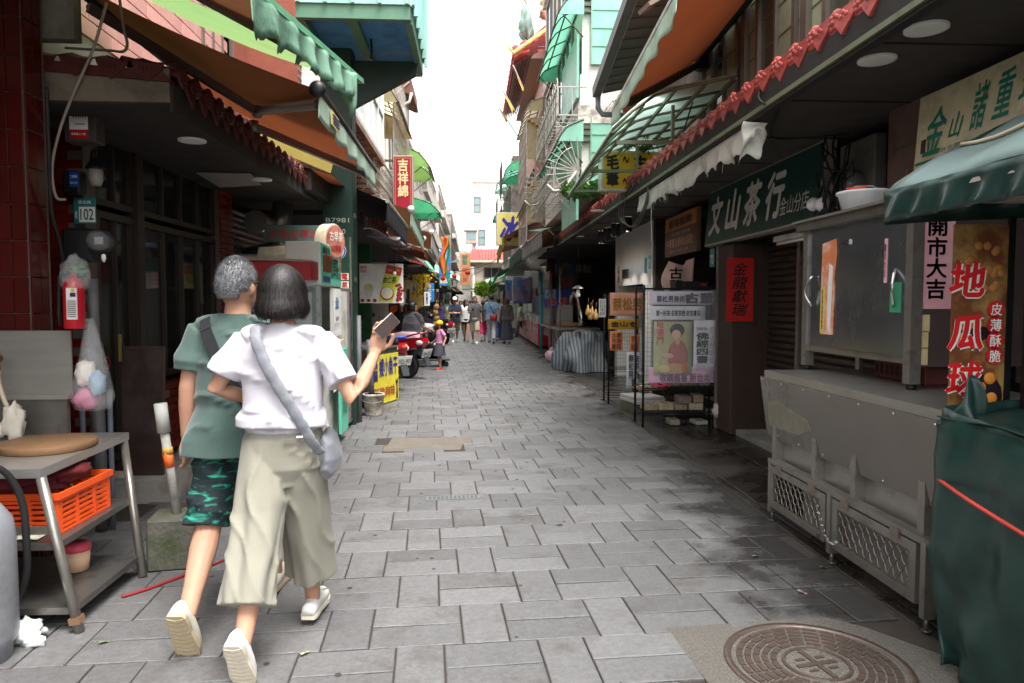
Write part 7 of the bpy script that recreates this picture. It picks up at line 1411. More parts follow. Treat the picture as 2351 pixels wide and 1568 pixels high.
# ---------------------------------------------------------------- people
def limb(b, pts, rad, n=18, fold=None, step=None, cap=True, flute=None):
    """closed tube with elliptical rings (rx across the body, ry front to back), optionally wrinkled"""
    P = [V(p) for p in pts]; Rr = [(r, r) if isinstance(r, (int, float)) else r for r in rad]; S = []
    for i in range(len(P) - 1):
        k = max(1, int((P[i + 1] - P[i]).length / step)) if step else 1
        for j in range(k):
            t = j / k; S.append((lerp(P[i], P[i + 1], t), lerp(Rr[i][0], Rr[i + 1][0], t), lerp(Rr[i][1], Rr[i + 1][1], t)))
    S.append((P[-1], *Rr[-1])); o = len(b.v); m = len(S)
    for i, (p, rx, ry) in enumerate(S):
        d = (S[min(i + 1, m - 1)][0] - S[max(i - 1, 0)][0]).normalized(); a = V((1, 0, 0)) if abs(d.x) < .8 else V((0, 1, 0))
        a = (a - d * a.dot(d)).normalized(); c = d.cross(a)
        for j in range(n):
            q = 2 * math.pi * j / n; e = a * (math.cos(q) * rx) + c * (math.sin(q) * ry); w_ = p + e
            if fold:
                amp, fr, dr = fold; g_ = abs(math.sin(w_.dot(dr) * fr * .5 + 3.4 * noise.noise(w_ * 3.2))); f = ((1 - g_) ** 3 * 2.2 - .5) * (.35 + max(0, .5 + noise.noise(w_ * 4 + V((7, 1, 3))))) + .6 * noise.noise(w_ * 8); w_ = w_ + e.normalized() * amp * f
            if flute: t_ = i / (m - 1); w_ = w_ + e.normalized() * flute[0] * t_ * (math.sin(q * flute[1] + flute[2] + 2.5 * noise.noise(V((q, t_ * 2, flute[2])))) + .5 * math.sin(q * 2 * flute[1] + t_ * 3))
            b.v.append(w_)
    for i in range(m - 1):
        for j in range(n): b.f.append([o + i * n + j, o + i * n + (j + 1) % n, o + (i + 1) * n + (j + 1) % n, o + (i + 1) * n + j]); b.sm.append(True)
    if cap: b.f.append([o + j for j in range(n)][::-1]); b.f.append([o + (m - 1) * n + j for j in range(n)]); b.sm += [True, True]
    return b
def soft(o, vox, it=4):
    r = o.modifiers.new('union', 'REMESH'); r.mode = 'VOXEL'; r.voxel_size = vox; r.use_smooth_shade = True
    if it: s_ = o.modifiers.new('smooth', 'SMOOTH'); s_.factor = .5; s_.iterations = it
    return o
def shoe_parts(par, M, L, col, sole, clog=False, name='shoe'):
    k = L / .26
    prof = [(-.10, .026), (-.085, .034), (-.05, .037), (0, .036), (.05, .042), (.10, .046), (.14, .040), (.165, .022)]
    up = MB(); ring = []
    for y, w_ in prof:
        h = {True: .06, False: .075}[clog] if y < -.04 else .085 - .02 * max(0, y) / .05 if y < .05 else .075 - .35 * (y - .05)
        for j in range(12):
            a = 2 * math.pi * j / 12; ring.append(M @ V((w_ * math.cos(a) * k, y * k, (max(0, math.sin(a)) ** .8 * h + .018) * k if math.sin(a) > 0 else .018 * k)))
    up.add(ring, [[i * 12 + j, i * 12 + (j + 1) % 12, (i + 1) * 12 + (j + 1) % 12, (i + 1) * 12 + j] for i in range(7) for j in range(12)] + [list(range(12))[::-1], [84 + j for j in range(12)]], True)
    s_ = up.build(name, col, par); out = [(x * 1.06 * k, y * k) for y, x in prof] + [(-x * 1.06 * k, y * k) for y, x in prof[::-1]]
    MB().prism(out, 0, .02 * k, 'xy').xf(M).build('sole', sole, s_)
    if clog:
        for i in range(9):
            y = (-.088 + .026 * i) * k; w_ = .03 * k if i < 3 else .036 * k
            MB().add([M @ V(p) for p in ((-w_, y, -.004), (0, y + .010 * k, -.004), (w_, y, -.004), (w_, y + .012 * k, -.004), (0, y + .022 * k, -.004), (-w_, y + .012 * k, -.004), (-w_, y, .002), (0, y + .01 * k, .002), (w_, y, .002), (w_, y + .012 * k, .002), (0, y + .022 * k, .002), (-w_, y + .012 * k, .002))],
                     [(0, 5, 4, 1), (1, 4, 3, 2), (0, 1, 7, 6), (1, 2, 8, 7), (2, 3, 9, 8), (3, 4, 10, 9), (4, 5, 11, 10), (5, 0, 6, 11)]).build('tread', sole, s_)
    return s_
def human(label, loc, rz=0, h=1.7, fat=1.0, legs=((18, 8), (-14, 12)), arms=((-14, 15, 6), (14, 15, 6)), lean=2, turn=0, top=((120, 120, 120), 'short'), bottom=((60, 60, 60), 'trousers'), shoes=(30, 30, 30), hair=((24, 22, 22), 'short'), skin='skin', vox=.018, group=None, hem=.80, face=True, folds=0.0, clog=False, shoe_sole=None, tilt=0, legx=.085):
    s = h / 1.70; J = {}; ln = R(lean)
    sp = lambda z, y=0, x=0: V((x, y + math.sin(ln) * (z - .88), .88 + math.cos(ln) * (z - .88)))
    for i, sd in enumerate((-1, 1)):
        a, k = R(legs[i][0]), R(legs[i][1]); hp = V((sd * legx, 0, .88)); kn = hp + V((-sd * .02, math.sin(a), -math.cos(a))) * .42; an = kn + V((-sd * .03, math.sin(a - k), -math.cos(a - k))) * .40
        ft = R(legs[i][2]) if len(legs[i]) > 2 else 0; J['LR'[i]] = (hp, kn, an, ft)
    low = min(min(J[q][2].z - .065, J[q][2].z - .065 - (.15 * math.sin(J[q][3]) - .03)) if J[q][3] > .2 else J[q][2].z - .065 for q in 'LR')
    body = MB(); hz = 1.555
    for q in 'LR':
        hp, kn, an, ft = J[q]; limb(body, [hp, lerp(hp, kn, .5), kn, lerp(kn, an, .3), lerp(kn, an, .7), an], [.078, .068, .052, .054, .040, .034], 12)
        Mf = Matrix.Translation(an) @ Matrix.Rotation(-ft, 4, 'X'); limb(body, [Mf @ V((0, -.045, -.03)), Mf @ V((0, .02, -.03)), Mf @ V((0, .10, -.045))], [(.028, .03), (.034, .034), (.034, .016)], 10)
    limb(body, [sp(.82), sp(.95), sp(1.10), sp(1.28), sp(1.38), sp(1.43)], [(.14, .09), (.13, .085), (.13, .09), (.135, .09), (.085, .06), (.052, .052)], 16)
    for i, sd in enumerate((-1, 1)):
        sh = sp(1.36, 0, sd * .165); A = arms[i]
        if isinstance(A, dict): el, wr = V(A['e']), V(A['w']); hd = V(A.get('h', wr + (wr - el).normalized() * .1))
        else:
            a, k, ab = R(A[0]), R(A[1]), R(A[2]); el = sh + V((sd * math.sin(ab), math.sin(a) * math.cos(ab), -math.cos(a) * math.cos(ab))) * .28; inw = R(A[3]) if len(A) > 3 else 0
            wr = el + V((sd * (math.sin(ab) * .5 - math.sin(inw)), math.sin(a + k) * math.cos(inw), -math.cos(a + k) * math.cos(inw))) * .24; hd = wr + (wr - el).normalized() * .085
        J['arm' + 'LR'[i]] = (sh, el, wr, hd); limb(body, [sh, lerp(sh, el, .5), el, lerp(el, wr, .35), wr], [.040, .042, .036, .036, .025], 12)
        if not (isinstance(A, dict) and A.get('nohand')):
            d = (hd - wr).normalized(); sdv = V((0, 1, 0)) if abs(d.y) < .7 else V((0, 0, 1)); sdv = (sdv - d * sdv.dot(d)).normalized(); nn = d.cross(sdv)
            limb(body, [wr, wr + d * .05, wr + d * .09], [.022, .034, .032], 10)
            for f in range(4): o_ = sdv * (-.026 + .0175 * f); L = (.062, .074, .070, .054)[f]; limb(body, [wr + d * .08 + o_, wr + d * (.08 + L * .55) + o_ * 1.08, wr + d * (.08 + L * .9) + o_ + nn * .022 * sd], [.0095, .0088, .007], 6)
            limb(body, [wr + d * .025 + sdv * .025, wr + d * .06 + sdv * .05, wr + d * .09 + sdv * .052], [.012, .011, .008], 6)
    # head
    Rt = Matrix.Translation(sp(hz)) @ Matrix.Rotation(R(-turn), 4, 'Z') @ Matrix.Rotation(R(tilt), 4, 'X'); hp_ = lambda x, y, z: Rt @ V((x, y, z)); J['head'] = Rt
    limb(body, [sp(1.38, -.01), sp(1.46, .0)], [.058, .054], 14)
    hb = MB(); limb(hb, [V((0, .030, -.118)), V((0, .030, -.105)), V((0, .022, -.075)), V((0, .008, -.03)), V((0, .0, .02)), V((0, -.004, .06)), V((0, -.006, .095)), V((0, -.006, .112))], [(.022, .022), (.042, .045), (.060, .070), (.070, .088), (.075, .097), (.070, .090), (.048, .062), (.014, .02)], 22)
    hb.ball((0, .098, -.022), (.014, .018, .022), 8, 6); hb.ball((0, .085, -.07), (.026, .016, .012), 8, 6)
    for sd in (-1, 1): hb.ball((sd * .078, -.008, -.015), (.012, .022, .032), 8, 6)
    hb.xf(Rt); body.v, o = body.v + hb.v, len(body.v); body.f += [[i + o for i in f] for f in hb.f]; body.sm += hb.sm
    Z = Matrix.Translation((0, 0, -low)); S_ = Matrix.Diagonal((s * (1 + (fat - 1) * .5), s * (1 + (fat - 1) * .5), s, 1)) @ Z; J['S'] = S_
    body.xf(S_); P = body.build('person', skin); P.location = loc; P.rotation_euler = (0, 0, rz); tag(P, label, 'person', group); soft(P, vox, 3)
    MW[P.name] = Matrix.Translation(V(loc)) @ Matrix.Rotation(rz, 4, 'Z')
    # top
    c_, kind = top[0], top[1]; cm = G(c_) if isinstance(c_, str) else flat(c_, .85, var=.08, bump=.25, bscale=25, sheen=.2); fd = (folds, 34, V((.5, .3, 1))) if folds else None; f_ = fat
    tb_ = MB(); hx = 1.20 if hem < .83 and folds else 1.04; limb(tb_, [sp(hem, -.01), sp(hem + .06, -.01), sp(1.0), sp(1.14), sp(1.27), sp(1.345), sp(1.39, -.008), sp(1.425, -.006)], [(.184 * f_ * hx, .136 * f_ * hx), (.178 * f_ * hx, .130 * f_ * hx), (.165 * f_, .118 * f_), (.168 * f_, .117 * f_), (.178, .116), (.150, .096), (.098, .072), (.062, .060)], 40, fd, .02)
    for q in 'LR':
        sh, el, wr, hd = J['arm' + q]
        if kind == 'short': e = lerp(sh, el, .72); ce = sp(1.385, -.004, .06 if q == 'R' else -.06); limb(tb_, [ce, lerp(ce, sh, .6) + V((0, 0, .004)), sh + V((0, 0, -.010)), lerp(sh, el, .35), e], [.048, .054, .060, .066, .074], 20, fd, .02)
        elif kind == 'long': limb(tb_, [sp(1.385, -.004, .06 if q == 'R' else -.06), sh, el, wr], [.048, .056, .056, .042], 18, fd, .02)
        else: limb(tb_, [sh, lerp(sh, el, .15)], [.066, .06], 14)
    soft(tb_.xf(S_).build('shirt', cm, P), vox * .8, 3)
    # bottom
    c_, kind = bottom[0], bottom[1]; cm = G(c_) if isinstance(c_, str) else flat(c_, .85, var=.08, bump=.25, bscale=25); bb = MB()
    if kind == 'skirt':
        z1 = .50; n = 56; rows = 8; o = len(bb.v)
        for i in range(rows + 1):
            t_ = i / rows
            for j in range(n):
                a = 2 * math.pi * j / n; r = lerp(.135, .235, t_ ** .8) * (1 + (.06 * t_ if j % 4 < 2 else -.05 * t_)); bb.v.append(V((r * math.cos(a), r * math.sin(a) * .85, lerp(.94, z1, t_))))
        for i in range(rows):
            for j in range(n): bb.f.append([o + (i + 1) * n + j, o + (i + 1) * n + (j + 1) % n, o + i * n + (j + 1) % n, o + i * n + j]); bb.sm.append(False)
        bb.xf(S_).build('skirt', cm, P)
    elif kind == 'maxi':
        limb(bb, [sp(1.0), sp(.88), V((0, 0, .6)), V((0, 0, .16))], [(.14, .11), (.175, .13), (.20, .15), (.25, .19)], 40, (.012, 5, V((9, 5, .3))), .04); soft(bb.xf(S_).build('skirt', cm, P), vox * .9, 2)
    else:
        limb(bb, [sp(max(.99, hem + .02)), sp(.92), V((0, 0, .80)), V((0, 0, .72))], [(.138 * f_, .098 * f_), (.168 * f_, .125 * f_), (.165 * f_, .125), (.10, .09)], 30, fd, .025)
        for q in 'LR':
            hp, kn, an, ft = J[q]; sx = V(((.01 if q == 'R' else -.01), 0, 0))
            if kind == 'shorts': e = lerp(kn, an, .02); limb(bb, [hp, lerp(hp, kn, .5), e + sx], [.088, .094, .095], 22, fd, .025)
            elif kind == 'mini': limb(bb, [hp, lerp(hp, kn, .35)], [.095, .092], 18)
            elif kind == 'wide': he = lerp(kn, an, .62) + sx * .8; mi = lerp(hp, he, .5) * .6 + kn * .4; limb(bb, [hp + V((0, 0, .02)), lerp(hp, mi, .4), lerp(hp, mi, .8), lerp(mi, he, .35), lerp(mi, he, .7), he], [(.094, .112), (.104, .116), (.104, .112), (.103, .110), (.102, .108), (.103, .108)], 64, (folds * .42, 30, V((2.0, .7, .55))), .012, True, (.014, 4, 1.3 if q == 'R' else 4.0))
            elif kind == 'crop': limb(bb, [hp, kn, lerp(kn, an, .5)], [.092, .07, .062], 20, fd, .025)
            else: limb(bb, [hp, lerp(hp, kn, .5), kn, an + V((0, 0, .02))], [.094, .082, .068, .062], 20, fd, .025)
        ob = bb.xf(S_).build({'shorts': 'shorts', 'mini': 'shorts'}.get(kind, 'trousers'), cm, P)
        soft(ob, vox * .8, 2)
    # shoes
    for i, q in enumerate('LR'):
        hp, kn, an, ft = J[q]; M = S_ @ Matrix.Translation(an) @ Matrix.Rotation(-ft, 4, 'X') @ Matrix.Translation((0, .01, -.065)); sc_ = shoes if isinstance(shoes, str) else flat(shoes, .55, var=.05); J['shoe' + q] = shoe_parts(P, M, .265, sc_, shoe_sole or flat((190, 186, 176), .7), clog)
    # hair
    hc, hk = hair; hm = G(hc) if isinstance(hc, str) else flat(hc, .42, var=.25, scale=60, stretch=(1, 1, .25)); H = MB(); nu, nv = 40, 28
    def hr(th, ph):                                 # th 0 crown .. pi chin, ph 0 = face
        z = math.cos(th); f = math.cos(ph); line = .30 if hk != 'shaved' else .45
        base = V((.083 * math.sin(th) * math.sin(ph), .106 * math.sin(th) * f - .006, .126 * z))
        if hk in ('short', 'shaved', 'cap'):
            lim = lerp(-.62, line, min(1, max(0, (f + .35) / .9))); k = 1.0 if z > lim else .80
            if abs(math.sin(ph)) > .8 and z < .05: k = .8 if z < -.25 else k * .97
            return base * k + V((0, 0, .006))
        dn = {'bob': -.108, 'long': -.30, 'bun': -.10}[hk]; w_ = 1.0
        if f > .55 and z < .35: return base * .8
        if z < 0: t_ = th / math.pi * 2 - 1; zz = dn * t_ ** .9; fl = 1 + (.20 if hk == 'bob' else .05) * math.sin(t_ * 2.3) - (.34 if hk == 'bob' else .1) * max(0, t_ - .5) ** 1.3 * 2; return V((.094 * math.sin(ph) * fl, .110 * f * fl - .006, zz))
        g_ = 1 + .06 * math.sin(th); return V((base.x * 1.13 * g_, base.y * 1.05 * g_, base.z * 1.04 + .004))
    o = 0
    for i in range(nv + 1):
        for j in range(nu):
            th, ph = math.pi * i / nv, 2 * math.pi * j / nu; p = hr(max(th, .001), ph); H.v.append(p * (1 + .018 * noise.noise(V((math.sin(ph) * 9, math.cos(ph) * 9, th * 1.5)))))
    for i in range(nv):
        for j in range(nu): H.f.append([i * nu + j, (i + 1) * nu + j, (i + 1) * nu + (j + 1) % nu, i * nu + (j + 1) % nu]); H.sm.append(True)
    if hk == 'bun': H.ball((0, -.12, .05), .045, 12, 8)
    if hk != 'cap' or 1: J['hairobj'] = H.xf(S_ @ Rt).build('hair', hm, P)
    J['hr'] = hr; J['RtS'] = S_ @ Rt
    if hk == 'cap':
        b = MB().lathe([(.094, 0), (.096, .03), (.085, .08), (.05, .115), (0, .125)], 20, (0, -.005, .03)); b.v = [V((p.x * .92, p.y * 1.12, p.z)) for p in b.v]; b.prism([(-.07, .08), (.07, .08), (.06, .15), (.03, .175), (-.03, .175), (-.06, .15)], .035, .045, 'xy'); b.xf(S_ @ Rt).build('cap', flat((222, 222, 224), .7), P)
    if face:
        e = MB()
        for sd in (-1, 1): e.ball((sd * .030, .088, .006), (.012, .008, .006), 8, 6); e.bar((sd * .016, .094, .026), (sd * .045, .082, .028), .006, .006)
        e.xf(S_ @ Rt).build('eyes', 'ink', P); MB().ball((0, .1005, -.070), (.020, .006, .005), 8, 6).xf(S_ @ Rt).build('lips', flat((170, 90, 84), .5), P)
    J['P'] = P; return J
def strap(J, name, pts, w, m, off=.012, th=.004):
    """flat band following points given in the body frame"""
    P = [V(p) for p in pts]; b = MB()
    for i in range(len(P) - 1): b.bar(P[i], P[i + 1] + (P[i + 1] - P[i]) * .08, w, th, up=V((0, 1, 0.2)))
    return b.xf(J['S']).build(name, m, J['P'])

# the couple in the foreground
mat('tee_green', (66, 86, 80), .95, 0, .08, 60, bump=.5, bscale=4.5, sheen=.2, stretch=(1, 1, .55), crease=True); mat('tee_white', (186, 182, 190), .95, 0, .03, 8, bump=.55, bscale=4.2, sheen=.1, stretch=(1, 1, .5), crease=True)
mat('culottes', (134, 131, 118), .9, 0, .06, 6, bump=.7, bscale=4.5, sheen=.1, stretch=(1, 1, .4), crease=True); mat('print_shorts', (16, 30, 36), .8, 0, .2, 5)
n, l = G('print_shorts').node_tree.nodes, G('print_shorts').node_tree.links; tc = n.new('ShaderNodeTexCoord'); mp = n.new('ShaderNodeMapping'); mp.inputs['Rotation'].default_value = (.5, .6, .3); mp.inputs['Scale'].default_value = (9, 9, 34); l.new(tc.outputs['Object'], mp.inputs[0])
nz = n.new('ShaderNodeTexNoise'); nz.inputs['Scale'].default_value = 1.0; nz.inputs['Detail'].default_value = 3; nz.inputs['Distortion'].default_value = 1.2; l.new(mp.outputs[0], nz.inputs['Vector'])
cr = n.new('ShaderNodeValToRGB'); cr.color_ramp.elements[0].position = .52; cr.color_ramp.elements[0].color = lin((14, 30, 36)); cr.color_ramp.elements[1].position = .72; cr.color_ramp.elements[1].color = lin((40, 160, 130)); l.new(nz.outputs['Fac'], cr.inputs[0]); l.new(cr.outputs[0], n['Principled BSDF'].inputs['Base Color'])
mat('hair_grey', (112, 112, 114), .6, 0, .75, 130); mat('hair_black', (15, 13, 14), .65, 0, .5, 50, stretch=(1, 1, .12), bump=.5, bscale=120)
mat('clog_cream', (206, 198, 182), .6, 0, .05); mat('clog_white', (224, 222, 218), .5, 0, .04); mat('sole_tan', (172, 156, 128), .7, 0, .12, 20); mat('sole_pale', (200, 190, 172), .7, 0, .1, 20)
man = human('man in grey-green tee and dark printed shorts walking away', (-1.085, 3.36, 0), R(-2), 1.70, 1.13, legs=((-22, 20, 62), (20, 4)), arms=((-8, 14, 9), (6, 24, 8)), lean=1, turn=16, top=('tee_green', 'short'), bottom=('print_shorts', 'shorts'), shoes='clog_cream', hair=('hair_grey', 'short'), vox=.0075, folds=.010, hem=.79, clog=True, shoe_sole='sole_tan', legx=.085)
strap(man, 'bag_strap', [(-.118, -.055, 1.405), (-.10, -.098, 1.36), (-.05, -.126, 1.25), (.03, -.132, 1.10), (.12, -.125, .97), (.17, -.06, .90)], .05, flat((30, 30, 34), .7))
b = MB(); b.bar((.079, .02, .012), (.074, .10, .010), .004, .006); b.bar((-.079, .02, .012), (-.074, .10, .010), .004, .006)
for sd in (-1, 1): b.tube([(sd * .034 + .026 * math.cos(a), .108, .004 + .02 * math.sin(a)) for a in [k * .5236 for k in range(13)]], .002, 5)
b.xf(man['RtS']).build('glasses', 'black_metal', man['P'])
wom = human('woman in white tee and pale wide culottes holding up a phone', (-.80, 3.02, 0), R(-3), 1.625, 1.04, legs=((-15, 24, 60), (18, 2)), arms=(dict(e=(-.285, .0, 1.14), w=(-.16, .20, 1.06), h=(-.08, .27, 1.06)), dict(e=(.315, -.04, 1.095), w=(.375, .16, 1.285), h=(.405, .20, 1.37), nohand=1)), lean=4, turn=8, top=('tee_white', 'short'), bottom=('culottes', 'wide'), shoes='clog_white', hair=('hair_black', 'bob'), vox=.0075, folds=.011, hem=.975, clog=True, shoe_sole='sole_pale', legx=.075)
b = MB()                                            # charms on her right clog
for k, (x, y) in enumerate(((-.02, .10), (.015, .095), (.0, .125))): b.ball((x, y, .052), (.010, .010, .008), 8, 6)
hp, kn, an, ft = wom['R']; M_ = wom['S'] @ Matrix.Translation(an) @ Matrix.Translation((0, .01, -.065)); b.xf(M_).build('charms', flat((226, 180, 30), .4), wom['P'])
b = MB()
for r_ in range(4):
    for c_ in range(5): b.ball((-.03 + .015 * c_, .07 + .02 * r_, .075 - .35 * max(0, .02 + .02 * r_) + .008), (.004, .004, .004), 6, 4)
b.xf(M_).build('clog_holes', flat((120, 116, 110), .7), wom['P'])
# her padded sling strap and bag
q_ = [(-.085, -.06, 1.415), (-.07, -.105, 1.36), (-.02, -.128, 1.25), (.05, -.135, 1.13), (.115, -.13, 1.02), (.155, -.11, .93), (.185, -.06, .86)]
b = MB(); N_ = 60
for i in range(len(q_) - 1): limb(b, [q_[i], V(q_[i + 1]) + (V(q_[i + 1]) - V(q_[i])) * .05], [(.030, .010), (.030, .010)], 12)
pts = []
for i in range(len(q_) - 1):
    for k in range(8): pts.append(lerp(V(q_[i]), V(q_[i + 1]), k / 8))
b = MB(); limb(b, pts, [(.025 - .003 * (i % 4 == 0), .011 - .004 * (i % 4 == 0)) for i in range(len(pts))], 14)
b.xf(wom['S']).build('padded_strap', mat('quilt_grey', (112, 114, 121), .6, 0, .06, 8, bump=.3, bscale=40, sheen=.3), wom['P'])
b = MB(); limb(b, [(.185, .02, .95), (.195, .03, .91), (.20, .04, .84), (.195, .045, .78), (.18, .05, .74)], [(.015, .05), (.035, .08), (.045, .10), (.04, .09), (.012, .05)], 24, (.008, 60, V((.3, .7, .6))), .01); b.xf(wom['S']).build('sling_bag', 'quilt_grey', wom['P'])
# her raised right hand with five bent fingers round the phone
S_ = wom['S']; wr = wom['armR'][2]; hb = MB(); d = V((.22, .12, .97)).normalized(); a = V((.80, .45, -.2)); a = (a - d * a.dot(d)).normalized(); nn = d.cross(a)   # a: towards the thumb side up the street, nn: out of the back of the hand
hp_ = lambda x, y, z: wr + a * x + nn * y + d * z
limb(hb, [wr - (wr - wom['armR'][1]).normalized() * .02, hp_(0, 0, .02), hp_(0, 0, .055), hp_(.0, .0, .092)], [(.024, .024), (.030, .019), (.038, .017), (.036, .014)], 14)
for f in range(4):
    x = -.028 + .0185 * f; L = (.052, .064, .068, .060)[f]; limb(hb, [hp_(x, 0, .085), hp_(x * 1.05, .004, .085 + L * .55), hp_(x * 1.02, -.008, .085 + L * .9), hp_(x, -.018, .085 + L * 1.05)], [.0098, .0094, .0085, .007], 8)
limb(hb, [hp_(.026, -.004, .025), hp_(.052, -.016, .052), hp_(.054, -.030, .084), hp_(.045, -.038, .104)], [.0135, .0120, .0105, .008], 8)
o_ = hb.xf(S_).build('hand', 'skin', wom['P']); soft(o_, .0042, 2)
t = thing('mobile_phone', 'silver mobile phone held up in the woman\'s right hand', 'phone', MW[wom['P'].name] @ (S_ @ hp_(0, -.033, .115)))
Mp = Matrix.Identity(4); Rz = MW[wom['P'].name].to_3x3(); ax, ay, az = (Rz @ a), (Rz @ nn), (Rz @ d); az = (az + ax * .75 + ay * .25).normalized(); ax = (ax - az * ax.dot(az)).normalized(); ay = az.cross(ax); R3 = Matrix((ax, ay, az)).transposed().to_4x4()
cbox(-.030, .030, -.0045, .0045, -.04, .082, .003).xf(R3).build('body', flat((176, 170, 156), .3, metal=.6), t); MB().box(-.027, .027, -.0056, -.0046, -.037, .079).xf(R3).build('screen', flat((60, 50, 50), .08), t); cbox(-.026, -.006, .0045, .0065, .06, .078, .0008).xf(R3).build('camera_bump', flat((70, 68, 66), .2), t)
b = MB(); b.bar((.045, -.128, .93), (.135, -.112, .935), .003, .014); b.xf(S_).build('pocket_welt', flat((112, 108, 96), .9), wom['P']); MB().bar((.10, -.128, .95), (.125, -.123, .951), .003, .008).xf(S_).build('label_tab', 'paper', wom['P'])
# strands over both heads
def strands(J, n, m, L, seed, r=.0011, down=False):
    rr = random.Random(seed); b = MB(); hr = J['hr']
    for i in range(n):
        th = rr.uniform(.02, 2.05 if down else 1.9); ph = rr.uniform(0, 6.283)
        if down:
            t0 = rr.uniform(.05, 1.35); t1 = min(2.95, t0 + rr.uniform(.8, 2.4)); pp = [hr(lerp(t0, t1, k / 5), ph + rr.uniform(-.02, .02)) for k in range(6)]
            if math.cos(ph) > .45: continue
            k_ = 1.0 + .035 * rr.random(); ex = rr.uniform(-.004, .022); pp = [V((p.x * k_, p.y * k_, p.z - ex * (q / 5) ** 2)) for q, p in enumerate(pp)]
        else:
            p0 = hr(th, ph); nrm = V((p0.x / .083 ** 2, p0.y / .106 ** 2, p0.z / .126 ** 2)).normalized()
            if math.cos(th) < lerp(-.62, .30, min(1, max(0, (math.cos(ph) + .35) / .9))): continue
            dr = (nrm + V((rr.uniform(-.5, .5), rr.uniform(-.2, .6), rr.uniform(-.5, .3)))).normalized(); pp = [p0 - nrm * .002, p0 + dr * L]
        o = len(b.v)
        for k, p in enumerate(pp):
            w_ = r * (1 - .6 * k / (len(pp) - 1)); sd = V((math.cos(ph), -math.sin(ph), 0)) * w_; b.v += [p - sd, p + sd]
        for k in range(len(pp) - 1): b.f.append([o + 2 * k, o + 2 * k + 1, o + 2 * k + 3, o + 2 * k + 2]); b.sm.append(True)
    b.xf(J['RtS']).build('hair_strands', m, J['P'])
strands(man, 5200, mat('strand_grey', (120, 120, 122), .5, 0, .4, 90, rand=.7), .011, 1); strands(wom, 3400, mat('strand_black', (30, 25, 25), .5, 0, .4, 30, rand=.9, spec=.4), .1, 2, .0026, True)

